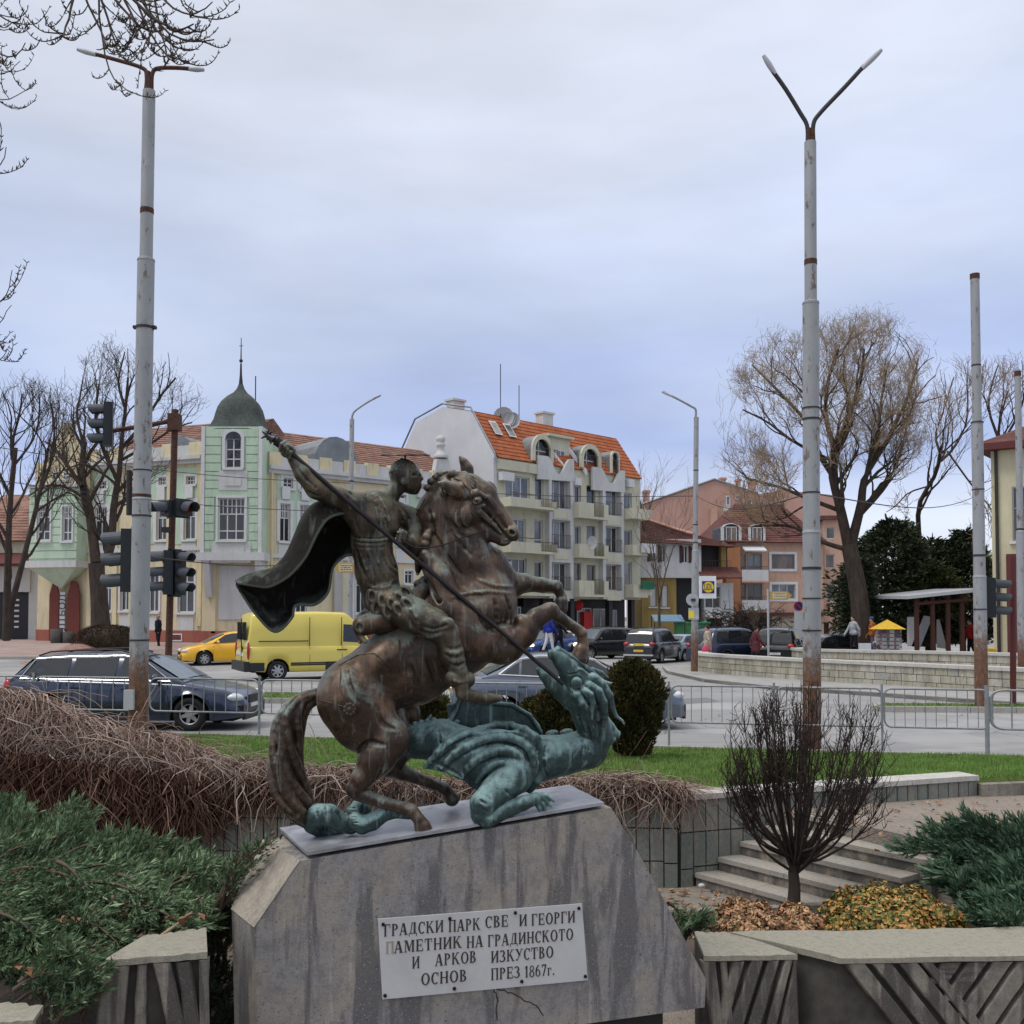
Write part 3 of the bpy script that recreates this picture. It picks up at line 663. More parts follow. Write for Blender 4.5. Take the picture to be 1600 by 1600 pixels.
def face_ray(px,py,P,n):
 """where the view direction meets the plane through P with normal n"""
 d=ray(px,py);o=Vector((0,0,CAM_Z));t=(P-o).dot(n)/d.dot(n);return o+d*t
def build_plinth():
 yaw=R(15);U=Vector((math.cos(yaw),math.sin(yaw),0));V=Vector((-math.sin(yaw),math.cos(yaw),0))
 A=at(470,1345,5.72);nF=Vector((math.sin(yaw),-math.cos(yaw),0));DEP=.78
 q=lambda x,y:face_ray(x,y,A,nF)
 root=thing('stone_plinth','big slanted grey brown stone plinth with the lettered plaque, under the bronze horseman','plinth',A-Vector((0,0,1.6)))
 O=root.location
 front=[q(470,1345),q(955,1262),q(1003,1342),q(1103,1530),q(1101,1574),q(900,1602),q(600,1650),q(405,1690),q(398,1450)]
 mb=MB();back=[p+V*DEP for p in front]
 tl,bl=q(470,1345),q(398,1450)
 cb=[at(412,1312,6.35),at(362,1421,5.98)]
 n=len(front);vs=front+[p+V*(DEP if 0<i<7 else .001)for i,p in enumerate(front)]
 mb.add(front,[tuple(range(n))[::-1]])
 top2=front[1]+V*DEP
 mb.add([front[0],front[1],top2,cb[0]],[(0,1,2,3)])
 mb.add([front[1],front[2],front[3],front[4]]+[p+V*DEP for p in front[1:5]],[(0,1,5,4),(1,2,6,5),(2,3,7,6)])
 mb.add([front[4],front[5],front[6],front[7]]+[p+V*DEP for p in front[4:8]],[(0,1,5,4),(1,2,6,5),(2,3,7,6)])
 lb=cb[1]+Vector((0,0,-.9))+Vector((.03,0,0))
 mb.add([bl,front[7],lb,cb[1]],[(0,3,2,1)])
 mb.add([cb[0],top2]+[p+V*DEP for p in front[2:8]]+[lb,cb[1]],[tuple(range(10))])
 body=link('body',mb.mesh('body',O),M_plinth,root)
 for m in(M_bevel,):body.data.materials.append(m)
 mb=MB();off=Vector((-.004,-.004,.004))
 mb.prism([p+off for p in(front[0],cb[0],cb[1],front[8])],(.012,.02,-.012))
 link('bevel',mb.mesh('bevel',O),M_bevel,root)
 P=[J(480,1339,0)*0+np.array(q(480,1338)),np.array(q(944,1259)),np.array(q(944,1259)+V*.66),np.array(q(480,1338)+V*.72-U*.12)]
 P=[Vector(p)for p in P];up=(P[1]-P[0]).cross(P[3]-P[0]).normalized()
 mb=MB();mb.prism([p+up*.004 for p in P],up*.018)
 tag(link('metal_plate',mb.mesh('metal_plate',statue.location),M_plate,statue),None)
 pl=[q(590,1435),q(908,1411),q(917,1530),q(597,1560)]
 mb=MB();mb.prism([p+nF*.003 for p in pl],nF*.014);plaque=link('plaque',mb.mesh('plaque',O),M_plaque,root)
 ex=(pl[1]-pl[0]).normalized();ez=nF.cross(ex).normalized();ez=ez if ez.z>0 else-ez
 base=Matrix((ex,ez,nF)).transposed().to_4x4()
 Tk,tn=.20,.075
 def glyph(ch):
  """strokes of a bold serif capital in a unit box: quads, width"""
  Q=[]
  def st(x,y0=0,y1=1,w=Tk,sf=3):
   Q.append([(x,y0),(x+w,y0),(x+w,y1),(x,y1)])
   for k,y in((1,y0),(2,y1-.05)):
    if sf&k:Q.append([(x-.06,y),(x+w+.06,y),(x+w+.06,y+.05),(x-.06,y+.05)])
  def bar(x0,x1,y,h=tn):Q.append([(x0,y),(x1,y),(x1,y+h),(x0,y+h)])
  def dg(x0,y0,x1,y1,w):Q.append([(x0,y0),(x0+w,y0),(x1+w,y1),(x1,y1)])
  def arc(cx,cy,rx,ry,a0,a1,tx=Tk,ty=tn,n=12):
   for i in range(n):
    p=[]
    for a,r0,r1 in((i,rx,ry),(i+1,rx,ry),(i+1,rx-tx,ry-ty),(i,rx-tx,ry-ty)):t=R(a0+(a1-a0)*a/n);p.append((cx+math.cos(t)*r0,cy+math.sin(t)*r1))
    Q.append(p)
  tick=lambda x,y0,y1:Q.append([(x,y0),(x+.06,y0),(x+.06,y1),(x,y1)])
  if ch=='Г':st(.08);bar(.1,.74,.93);tick(.70,.70,.95);w=.8
  elif ch=='Р':st(.08);arc(.34,.735,.40,.265,-90,90);w=.8
  elif ch=='А':dg(.06,0,.38,1,.09);dg(.68,0,.38,1,.24);bar(.18,.74,.30);bar(-.02,.24,0,.05);bar(.60,1.0,0,.05);w=1
  elif ch=='Д':dg(.18,.1,.36,1,.09);dg(.62,.1,.36+.0,1,.22);Q[-1]=[(.60,.1),(.82,.1),(.82,1),(.60,1)];bar(.36,.86,.94,.06);bar(.02,.98,.06,.06);tick(.02,-.16,.08);tick(.92,-.16,.08);w=1
  elif ch=='С':arc(.46,.5,.44,.51,48,312,n=20);tick(.74,.66,.98);w=.84
  elif ch=='К':st(.08);dg(.24,.46,.66,.98,.11);dg(.72,0,.36,.56,.22);bar(.58,.92,.95,.05);bar(.66,1.02,0,.05);w=1
  elif ch=='И':st(.08);st(.72);Q.append([(.26,.08),(.26,.26),(.74,.92),(.74,.74)]);w=1.0
  elif ch=='П':st(.08);st(.70);bar(.06,.92,.94,.06);w=.98
  elif ch=='В':st(.08);arc(.34,.76,.34,.24,-90,90,ty=.06);arc(.34,.27,.42,.27,-90,90);w=.82
  elif ch=='Е':st(.08);bar(.1,.74,.93);bar(.1,.60,.48,.06);bar(.1,.78,0);tick(.70,.74,.96);tick(.74,.0,.26);tick(.56,.36,.64);w=.84
  elif ch=='О':arc(.5,.5,.47,.51,0,360,n=26);w=1
  elif ch=='М':dg(.12,0,.12,1,.08);dg(.50,.08,.14,1,.21);dg(.50,.08,.88,1,.08);st(.90);bar(.0,.30,0,.05);bar(.0,.28,.95,.05);w=1.2
  elif ch=='Т':st(.34,sf=1);bar(.04,.86,.93);tick(.04,.68,.95);tick(.80,.68,.95);w=.9
  elif ch=='Н':st(.08);st(.70);bar(.2,.8,.47,.06);w=.98
  elif ch=='З':arc(.32,.75,.36,.26,-90,150);arc(.32,.27,.42,.28,-150,90);w=.78
  elif ch=='У':dg(.46,.40,.08,1,.22);dg(.22,.04,.80,1,.09);arc(.2,.12,.14,.13,180,350,.12,.06,6);bar(-.02,.36,.95,.05);bar(.68,.98,.95,.05);w=.96
  elif ch=='1':st(.22,sf=1);dg(.06,.80,.24,.98,.1);w=.56
  elif ch=='8':arc(.34,.75,.29,.25,0,360,.13,.06,16);arc(.34,.26,.34,.28,0,360,.14,.06,16);w=.7
  elif ch=='6':arc(.36,.30,.34,.31,0,360,.16,.06,18);arc(.52,.42,.50,.58,95,180,.18,.07,8);w=.72
  elif ch=='7':bar(.04,.66,.88,.12);dg(.16,0,.50,.9,.16);tick(.04,.72,.9);w=.68
  elif ch=='г':st(.08,0,.66,.16);bar(.1,.52,.60,.06);tick(.48,.44,.62);w=.6
  elif ch=='.':Q.append([(.06,0),(.22,0),(.22,.16),(.06,.16)]);w=.3
  return Q,w
 def text(word,x,y,h,w,mat):
  G=[];X=0
  for ch in word:
   Q,gw=glyph(ch);G.append((X,Q));X+=gw+.13
  sx=w/(X-.13);p=q(x,y)+nF*.0172
  for X0,Q in G:
   mb=MB()
   for i,poly in enumerate(Q):mb.prism([p+ex*((X0+a)*sx)+ez*(b_*h)for a,b_ in poly],nF*(.0020+.00006*i))
   link('letter',mb.mesh('letter',O),mat,plaque)
 sc=(pl[1]-pl[0]).length/318
 for w,x,y,wd,m in(("ГРАДСКИ",599,1462,94,0),("ПАРК",700,1455,51,0),("СВЕ",757,1449,38,0),("И",810,1446,13,0),("ГЕОРГИ",829,1445,74,0),("П",602,1489,13,1),("АМЕТНИК",615,1488,107,0),("НА",728,1480,27,0),("ГРАДИНСКОТО",761,1478,143,0),("И",643,1512,12,0),("АРКОВ",679,1508,66,0),("ИЗКУСТВО",766,1503,104,0),("ОСНОВ",657,1538,73,0),("ПРЕЗ",766,1530,48,0),("1867г.",818,1526,51,0)):
  text(w,x,y,17.5*sc,wd*sc*.955,(M_letter,M_letterf)[m])
 for x,y in((598,1443),(702,1434),(804,1425),(903,1418),(601,1554),(709,1543),(814,1532),(913,1524)):
  mb=MB();c=q(x,y)+nF*.016;mb.cyl(c,c+nF*.012,.011,.008,10);link('bolt',mb.mesh('bolt',O),M_bolt,plaque)
 mb=MB()
 for pts in([(772,1547),(778,1560),(775,1575),(777,1600)],[(776,1545),(800,1552),(818,1562),(838,1572),(852,1590)]):
  rs=random.Random(3)
  pp=[]
  for a,b in zip(pts[:-1],pts[1:]):
   for i in range(4):t=i/4;pp.append((a[0]+(b[0]-a[0])*t+rs.uniform(-1,1),a[1]+(b[1]-a[1])*t+rs.uniform(-1.5,1.5)))
  mb.tube([q(*p)for p in pp],.0035,5)
 link('crack',mb.mesh('crack',O),M_darkc,body)
 return root
plinth=build_plinth()
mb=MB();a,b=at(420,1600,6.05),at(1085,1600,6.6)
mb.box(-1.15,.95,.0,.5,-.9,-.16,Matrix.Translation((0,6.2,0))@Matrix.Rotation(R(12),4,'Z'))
tag(link('plinth_footing',mb.mesh('plinth_footing'),M_darkc),'dark recessed concrete footing under the overhanging stone plinth','footing')  # near-black block paints the shade of the void below the plinth
LOW=-.78
def gravel(name,c,c2,sc=60):
 b=NB(name,.95,0,.2);n1=b.noise(2.2,5,.6)
 v=b.n('ShaderNodeTexVoronoi');v.inputs['Scale'].default_value=sc;b.l(b.co,v.inputs['Vector'])
 k=b.mix(b.ramp(n1,[(.35,0.0),(.65,1.0)]),c,c2)
 k=b.mix(b.math('MULTIPLY',b.ramp(v.outputs['Color'],[(.1,0.0),(.9,1.0)]),.55),k,tuple(x*1.6 for x in c))
 k=b.mix(b.ramp(b.noise(sc*.25,5,.75),[(.56,0.0),(.66,.8)]),k,(.16,.10,.065))
 b.col(k);b.bump(v.outputs['Distance'],.7,.012);return b.m
M_gravel=gravel('gravel',(.20,.175,.15),(.25,.205,.165))
M_soil=gravel('soil',(.07,.055,.042),(.10,.075,.055),40)
def grid_mesh(x0,x1,y0,y1,nx,ny,f):
 xs=np.linspace(x0,x1,nx+1);ys=np.linspace(y0,y1,ny+1);Xg,Yg=np.meshgrid(xs,ys,indexing='ij')
 Z=f(Xg,Yg);V=np.stack([Xg,Yg,Z],-1).reshape(-1,3)
 i,j=np.meshgrid(np.arange(nx),np.arange(ny),indexing='ij');a=(i*(ny+1)+j).ravel()
 return V,np.stack([a,a+ny+1,a+ny+2,a+1],1)
W0=Vector((-13.0,12.6,0));W1=Vector((1.83,11.35,0));W2=Vector((5.75,12.75,0));W3=Vector((16,14.8,0))
V,F=grid_mesh(-16,14,.5,13.2,60,26,lambda x,y:LOW+.012*np.sin(x*3.1)*np.cos(y*2.3))
struct('lower_path',mesh_np('lower_path',V,F,None,True),M_gravel)
STAIR_A=Vector((3.12,11.72,0));SD=Vector((.6,-.8,0));SU=Vector((.8,.6,0))
mb=MB();mb.prism([(3.2,11.84,-.02),tuple(W2+Vector((0,-.01,-.02))),(16,14.7,-.02),(16,7.6,-.02),(4.45,9.6,-.02)],(0,0,-.8))
struct('gravel_path',mb.mesh('gravel_path'),M_gravel)
def soil(x,y):return np.where(y<6.5,-.06,-.06-.58*np.clip((y-6.5)/3.0,0,1))+.03*np.sin(x*5)*np.sin(y*4+x)
V,F=grid_mesh(1.3,9,6.85,9.6,40,24,lambda x,y:soil(x,y)+.5*np.clip((x-3.5)/2,0,1)*np.clip((y-7)/2,0,1))
struct('planting_bed',mesh_np('planting_bed',V,F,None,True),M_soil)
V,F=grid_mesh(-9,-1.9,5.4,9.5,40,24,lambda x,y:-.25-.4*np.clip((y-7)/2,0,1)+.04*np.sin(x*5)*np.sin(y*4+x))
struct('planting_bed',mesh_np('planting_bed',V,F,None,True),M_soil)
mb=MB();kp=[at(1040,1432,9.6),at(1120,1424,9.65),at(1220,1408,9.75),at(1290,1390,9.85),at(1345,1372,9.95),at(1400,1362,10.0)]
for a,b in zip(kp[:-1],kp[1:]):
 dv=(b-a).normalized()*.004;nn=Vector((-dv.y,dv.x,0)).normalized()*.1
 z0,z1=-.85,-.55
 mb.hexa([(a.x,a.y,z0),(b.x-dv.x,b.y-dv.y,z0),(b.x+nn.x,b.y+nn.y,z0),(a.x+nn.x,a.y+nn.y,z0),(a.x,a.y,z1+.0),(b.x-dv.x,b.y-dv.y,z1),(b.x+nn.x,b.y+nn.y,z1),(a.x+nn.x,a.y+nn.y,z1)])
M_kerb=stone_mat('kerb_stone',(.20,.185,.16),sc=5,stain=(.09,.085,.075),amt=.5)
tag(link('kerb',mb.mesh('kerb'),M_kerb),'low curved concrete edging between the flower bed and the foot of the stairs','kerb')
M_tiles=[]
for i,c in enumerate(((.20,.225,.205),(.24,.245,.22),(.17,.20,.185),(.27,.27,.24))):
 M_tiles.append(stone_mat('wall_tile_%d'%i,c,stain=(.12,.13,.115),sc=6,amt=.35,warm=(.27,.25,.2)))
M_joint=simple('wall_joint',(.045,.043,.04),.95)
M_cap=stone_mat('wall_cap',(.52,.50,.46),stain=(.3,.28,.25),sc=5,amt=.25,warm=(.46,.43,.38))
def tiled_wall(name,label,A,B,zt,zbf,cap=None,seed=1,hole=()):
 root=thing(name,label,'wall',(A.x,A.y,0));O=root.location
 U=(B-A).normalized();L=(B-A).length;Nn=Vector((U.y,-U.x,0));rs=random.Random(seed)
 mb=MB();zb=min(zbf(0),zbf(L))-.1
 mb.hexa([A+Vector((0,0,zb)),B+Vector((0,0,zb)),B-Nn*.22+Vector((0,0,zb)),A-Nn*.22+Vector((0,0,zb)),A+Vector((0,0,zt-.005)),B+Vector((0,0,zt-.005)),B-Nn*.22+Vector((0,0,zt-.005)),A-Nn*.22+Vector((0,0,zt-.005))])
 link('backing',mb.mesh('backing',O),M_joint,root)
 s=.01;col=0
 while s<L-.05:
  w=.155+rs.uniform(-.006,.006);w=min(w,L-s-.005);z=zt;lo=zbf(s+w/2);first=True
  run=(s//.95)%2
  hs=[.40,.36,.36]if run else[.36,.38,.38]
  k=0
  while z>lo+.03:
   h=hs[min(k,2)]+(.02 if rs.random()<.1 else 0);z2=max(lo-.05,z-h);t=rs.uniform(.012,.022)
   p0=A+U*(s+.006);p1=A+U*(s+w-.006)
   m=MB();b0=.004
   q=[p0+Vector((0,0,z2+.006)),p1+Vector((0,0,z2+.006)),p1+Vector((0,0,z-.006)),p0+Vector((0,0,z-.006))]
   f=[p+Nn*t for p in q];cc=sum(f,Vector())/4;f=[p+(cc-p).normalized()*b0 for p in f]
   m.add([p+Nn*.001 for p in q]+f,[(4,5,6,7),(0,1,5,4),(1,2,6,5),(2,3,7,6),(3,0,4,7)])
   link('tile',m.mesh('tile',O),M_tiles[rs.choice((0,0,1,1,2,3))],root)
   z=z2;k+=1
  s+=w
 if cap:
  x=0;rs2=random.Random(seed+5)
  while x<L:
   w=min(rs2.uniform(.8,1.3),L-x);mb=MB();a=A+U*x;b=A+U*(x+w-.008)
   mb.hexa([a+Nn*.05+Vector((0,0,zt)),b+Nn*.05+Vector((0,0,zt)),b-Nn*cap+Vector((0,0,zt)),a-Nn*cap+Vector((0,0,zt)),a+Nn*.05+Vector((0,0,zt+.06)),b+Nn*.05+Vector((0,0,zt+.06)),b-Nn*cap+Vector((0,0,zt+.06)),a-Nn*cap+Vector((0,0,zt+.06))])
   link('coping_stone',mb.mesh('coping_stone',O),M_cap,root);x+=w
 return root
tiled_wall('retaining_wall','tall grey tiled retaining wall behind the monument, dry vines hanging over it',W0,W1,.26,lambda s:LOW,seed=3)
LB=(W2-W1).length
def zstair(s):
 return LOW+max(0,min(5,math.floor((s-.22)/.28)+1 if s>.22 else 0))*.15
tiled_wall('retaining_wall','grey tiled wall with pale coping stones climbing beside the stairs',W1+Vector((.012,0,0)),W2,.17,lambda s:zstair(s),cap=.3,seed=9)
root=thing('stairs','worn stone garden stairs of five long steps beside the tiled wall','stairs',(2.1,11.3,LOW));O=root.location
M_step=stone_mat('step_stone',(.33,.31,.28),stain=(.2,.18,.16),sc=5,amt=.5,streak=False)
M_riser=stone_mat('step_riser',(.13,.12,.105),stain=(.07,.065,.06),sc=5,amt=.5)
starts=[(2.06,11.35),(2.33,11.44),(2.60,11.54),(2.87,11.64),(3.14,11.74)];lens=[1.75,1.95,2.0,2.05,2.1]
for i,((x,y),ln)in enumerate(zip(starts,lens)):
 z1=LOW+.15*(i+1);a=Vector((x,y,0))-SD*.05;dp=.46 if i<4 else .4
 for j,(u0,u1)in enumerate(((0,ln*.46),(ln*.46+.006,ln))):
  p=[a+SD*u0,a+SD*u1,a+SD*u1+SU*dp,a+SD*u0+SU*dp]
  mb=MB();mb.hexa([v+Vector((0,0,z1-.05))-SU*.02 for v in p[:2]]+[v+Vector((0,0,z1-.05))for v in p[2:]]+[v+Vector((0,0,z1))-SU*.02 for v in p[:2]]+[v+Vector((0,0,z1))for v in p[2:]])
  st=link('tread',mb.mesh('tread',O),M_step,root)
 p=[a,a+SD*ln,a+SD*ln+SU*dp,a+SU*dp]
 mb=MB();mb.hexa([v+Vector((0,0,LOW-.1))for v in p]+[v+Vector((0,0,z1-.051))for v in p]);link('riser',mb.mesh('riser',O),M_riser,root)
M_dkgroove=simple('groove_shade',(.06,.055,.047),.95,var=.4)  # dark block core: shade between the ribs put into its colour
def grooved_block(name,label,top,zb,boards,outline=None):
 """top: 4 world points (front-left, front-right, back-right, back-left); boards: (x0top,x1top,x0bot,x1bot) in metres along the front"""
 root=thing(name,label,'stone block',(top[0].x,top[0].y,zb));O=root.location
 fl,fr,br,bl=top;U=(fr-fl);L=U.length;U=U.normalized();Nn=Vector((U.y,-U.x,0)).normalized()
 mb=MB();fb=[p+(-Nn)*.05 for p in(fl,fr)]
 dn=lambda p:Vector((p.x,p.y,zb))
 mb.hexa([dn(fb[0]),dn(fb[1]),dn(br),dn(bl),fb[0]-Vector((0,0,.02)),fb[1]-Vector((0,0,.02)),br-Vector((0,0,.02)),bl-Vector((0,0,.02))])
 link('core',mb.mesh('core',O),M_dkgroove,root)
 mb=MB();n=14;rs=random.Random(5)
 fr_=[fl.lerp(fr,i/n)+Nn*rs.uniform(-.006,.006)for i in range(n+1)];bk=[bl.lerp(br,i/n)+Nn*rs.uniform(-.02,.02)for i in range(n+1)]
 vs=[];fs=[]
 for i in range(n+1):
  a,b=fr_[i],bk[i];vs+=[a+Vector((0,0,-.035)),a+Vector((0,0,rs.uniform(-.006,0))),a.lerp(b,.1)+Vector((0,0,rs.uniform(.0,.006))),a.lerp(b,.9),b,b+Vector((0,0,-.035))]
 for i in range(n):
  for j in range(5):fs.append((i*6+j,(i+1)*6+j,(i+1)*6+j+1,i*6+j+1))
 fs+=[(0,1,2,3,4,5),tuple(n*6+j for j in range(5,-1,-1))]
 mb.add(vs,fs);link('top_slab',mb.mesh('top_slab',O),M_conct,root)
 for k,(a0,a1,b0,b1,*tm)in enumerate(boards):
  H=fl.z-zb-.04;z1=-.04;m=8
  vs=[]
  for i in range(m+1):
   t=i/m*(tm[0]if tm else 1);x0=a0+(b0-a0)*t;x1=a1+(b1-a1)*t;z=z1-H*t-(.004 if tm else 0);j1=rs.uniform(-.003,.003);j2=rs.uniform(-.003,.003)
   P=lambda x,o:fl+U*x+Vector((0,0,z))+Nn*(o-(.011 if tm else 0))
   e=.014
   vs+=[P(x0+j1,-.055),P(x0+.004+j1,-.008),P(x0+e+j1,.004+rs.uniform(-.003,.003)),P(x1-e+j2,.004+rs.uniform(-.003,.003)),P(x1-.004+j2,-.008),P(x1+j2,-.055)]
  fs=[(i*6+j,i*6+j+1,(i+1)*6+j+1,(i+1)*6+j)for i in range(m)for j in range(5)]+[(0,5,4,3,2,1)]
  mb=MB();mb.add(vs,fs);link('rib',mb.mesh('rib',O),M_conc,root)
 return root
zt=.06
fl,fr=atz(1312,1497,zt),atz(1720,1490,zt);bl,br=atz(1140,1456,zt),atz(1720,1447,zt)
H=.87;bo=[(x,x+.135,x+.66,x+.795)for x in(.03,.20,.37)]+[(.52,.60,1.16,1.27)]
for i in range(9):
 x=.66+i*.165;sl=-.62 if i else-.3;w=.137;tm=min(1,(x+w-.60)/1.29)
 bo.append((x,x+w,x-.62,x+w-.62,tm))
grooved_block('carved_block','long pale topped concrete block with slanting grooves, in front of the orange bush',[fl,fr,br,bl],zt-H,bo)
fl,fr=atz(1100,1493,zt-.01),atz(1246,1491,zt-.01);bl,br=atz(1085,1456,zt-.01),atz(1146,1457,zt-.01)
bo=[(-.02,.075,.10,.17),(.10,.15,.19,.25,.72),(.185,.27,-.06,.03,.9),(.30,.385,.02,.12),(.41,.49,.14,.24),(.515,.575,.27,.36),(.575,.60,.40,.62)]
grooved_block('carved_block','shorter concrete block with slanting grooves between the plinth and the long block',[fl,fr,br,bl],-.8,bo)
zt=.52
fl,fr=atz(165,1499,zt),atz(324,1487,zt);bl,br=atz(222,1463,zt),atz(322,1450,zt)
bo=[(-.02,.11,-.10,.03),(.14,.19,.10,.19,.5),(.215,.305,.43,.52),(.32,.40,.50,.53,.95),(.345,.40,.38,.42,.5),(.43,.485,.46,.50)]
grooved_block('carved_block','grooved concrete block under the juniper, left of the plinth',[fl,fr,br,bl],-.45,bo)
fl,fr=atz(-60,1596,zt-.12),atz(52,1594,zt-.12);bl,br=atz(-60,1560,zt-.12),atz(66,1572,zt-.12)
grooved_block('carved_block','corner of a grooved concrete block at the bottom left edge under juniper',[fl,fr,br,bl],-.45,[(0,.12,0,.12),(.14,.25,.2,.3)])
#  STREET LEVEL
def sm(a,b,x):t=np.clip((x-a)/(b-a),0,1);return t*t*(3-2*t)
def zr(x,y):
 """height of the street surface: rises to the left corner house, falls away to the right"""
 x=np.asarray(x,float);y=np.asarray(y,float)
 return .55*sm(40,60,y)*sm(2,-8,x)-.30*sm(36,58,y)*sm(0,6,x)
def zrf(x,y):return float(zr(x,y))
b=NB('asphalt',.85,0,.3)
n1=b.noise(.35,6,.6);n2=b.noise(60,4,.8)
k=b.ramp(n1,[(.3,(.265,.262,.262)),(.7,(.36,.352,.345))]);k=b.mix(b.ramp(n2,[(.3,.5),(.7,0.0)]),k,(.17,.168,.168))
k=b.mix(b.ramp(b.noise(1.4,7,.7,b.map((.3,1,1))),[(.56,0.0),(.66,.55)]),k,(.20,.197,.195))
vc=b.n('ShaderNodeTexVoronoi',feature='DISTANCE_TO_EDGE');vc.inputs['Scale'].default_value=.35;vd=b.n('ShaderNodeVectorMath',operation='ADD');nn_=b.n('ShaderNodeTexNoise');nn_.inputs['Scale'].default_value=1.1;nn_.inputs['Detail'].default_value=6;b.l(b.co,nn_.inputs['Vector']);b.l(b.co,vd.inputs[0]);b.l(nn_.outputs['Color'],vd.inputs[1]);b.l(vd.outputs[0],vc.inputs['Vector'])
k=b.mix(b.ramp(vc.outputs['Distance'],[(.0,.8),(.008,0.0)]),k,(.07,.068,.066));k=b.mix(b.ramp(b.noise(.9,6,.7,b.map((.06,1.3,1),(0,0,R(-6)))),[(.50,0.0),(.60,.45)]),k,(.19,.187,.185));k=b.mix(b.ramp(b.noise(.22,3,.5),[(.55,0.0),(.58,.3)]),k,(.42,.41,.40))
b.col(k);b.bump(n2,.3,.004);M_asph=b.m
V,F=grid_mesh(-260,260,15.0,460,130,110,zr)
V2,F2=V.copy(),F
struct('road',mesh_np('road',V,F,None,True),M_asph)
mb=MB();mb.add([(-1500,-60,-2.2),(1500,-60,-2.2),(1500,2600,-2.2),(-1500,2600,-2.2)],[(0,1,2,3)])
struct('ground',mb.mesh('ground'),simple('far_ground',(.14,.14,.12),.95))
b=NB('turf',.95,0,.15);n1=b.noise(1.2,5,.6);n2=b.noise(40,4,.8)
k=b.ramp(n1,[(.35,(.10,.15,.035)),(.68,(.15,.21,.055))]);k=b.mix(b.ramp(n2,[(.3,.7),(.6,0.0)]),k,(.09,.10,.04))
b.col(k);b.bump(n2,.9,.03);M_turf=b.m
M_blade=simple('grass_blade',(.15,.25,.055),.7,0,.3,.45,3)
fence_P=Vector((-4.56,18.75,0));fence_Q=Vector((7.5,16.15,0));fU=(fence_Q-fence_P).normalized()
def lawn_y0(x):return np.where(x<1.83,12.6+(x+13)*(11.35-12.6)/14.83,np.where(x<5.75,11.35+(x-1.83)*1.4/3.92,12.75+(x-5.75)*.2))+.12
def lawn_y1(x):return fence_P.y+(x-fence_P.x)*(fence_Q.y-fence_P.y)/(fence_Q.x-fence_P.x)-.25
def lawn_z(x,t):return .17+.07*(x<1.83)+(-.15-.07*(x<1.83))*t+.015*np.sin(x*2)*np.sin(t*9)
xs=np.linspace(-14,16,121);ts=np.concatenate([[0],np.linspace(0,1,16)]);Xg,Tg=np.meshgrid(xs,ts,indexing='ij')
Yg=lawn_y0(Xg)+(lawn_y1(Xg)-lawn_y0(Xg))*Tg;Zg=lawn_z(Xg,Tg);Zg[:,0]=-.9;Yg[:,0]+=.02;V=np.stack([Xg,Yg,Zg],-1).reshape(-1,3)
i,j=np.meshgrid(np.arange(120),np.arange(16),indexing='ij');a=(i*17+j).ravel()
struct('lawn',mesh_np('lawn',V,np.stack([a,a+17,a+18,a+1],1),None,True),M_turf)
def blades(name,X,Y,Z,h,seed,mat,kindlabel=None,w=.006):
 r=np.random.RandomState(seed);n=len(X);h=h*r.uniform(.5,1.3,n);a=r.uniform(0,6.28,n);l=r.uniform(.1,.5,n)*h;la=r.uniform(0,6.28,n)
 B=np.stack([X,Y,Z],1);d=np.stack([np.cos(a),np.sin(a),0*a],1)*w;tip=B+np.stack([np.cos(la)*l,np.sin(la)*l,h],1)
 V=np.concatenate([B-d,B+d,tip],1).reshape(-1,3);me=mesh_np(name,V,None,np.arange(3*n).reshape(-1,3))
 return tag(link(name,me,mat),kind='stuff')
r=np.random.RandomState(3);n=110000;X=r.uniform(-6,11,n);T_=r.uniform(0,1,n)**1.2;Yb=lawn_y0(X)+(lawn_y1(X)-lawn_y0(X))*T_
tag(blades('grass',X,Yb,lawn_z(X,T_),.055,1,M_blade),'short green winter grass on the lawn above the tiled wall')
mb=MB()
for i in range(8):
 a=W2.lerp(W3,i/8+.001)+Vector((0,-.12,0));c=W2.lerp(W3,(i+1)/8)+Vector((0,-.12,0))
 mb.hexa([a+Vector((0,0,-.1)),c+Vector((0,0,-.1)),c+Vector((0,.14,-.1)),a+Vector((0,.14,-.1)),a+Vector((0,0,.13)),c+Vector((0,0,.13)),c+Vector((0,.14,.13)),a+Vector((0,.14,.13))])
tag(link('kerb',mb.mesh('kerb'),M_kerb),'straight stone edging between the right lawn and the raised gravel path','kerb')
def kerb_run(pts,w=.15,h=.12,ln=1.0,name='kerb',label=None,mat=None,cap=60):
 root=thing(name,label,'kerb',(pts[0][0],pts[0][1],0));O=root.location;k=0
 for a,b in zip(pts[:-1],pts[1:]):
  a=Vector((a[0],a[1],0));b=Vector((b[0],b[1],0));L=(b-a).length;U=(b-a)/L;Nn=Vector((-U.y,U.x,0));s=0
  while s<L-.01:
   e=min(L,s+ln);p=a+U*(s+.006);q=a+U*(e-.006);z0=zrf(p.x,p.y);z1=zrf(q.x,q.y);mb=MB()
   mb.hexa([p+Vector((0,0,z0-.1)),q+Vector((0,0,z1-.1)),q+Nn*w+Vector((0,0,z1-.1)),p+Nn*w+Vector((0,0,z0-.1)),p+Vector((0,0,z0+h)),q+Vector((0,0,z1+h)),q+Nn*w+Vector((0,0,z1+h)),p+Nn*w+Vector((0,0,z0+h))])
   link('kerbstone',mb.mesh('kerbstone',O),mat or M_kerb2,root);s=e
 return root
M_kerb2=stone_mat('kerb_pale',(.36,.35,.33),sc=4,stain=(.2,.19,.18),amt=.3,streak=False)
kerb_run([(-14,lawn_y1(-14)+.02),(14,lawn_y1(14)+.02)],.12,.045,1.2,label='low kerb along the road edge of the lawn, by the steel barriers')
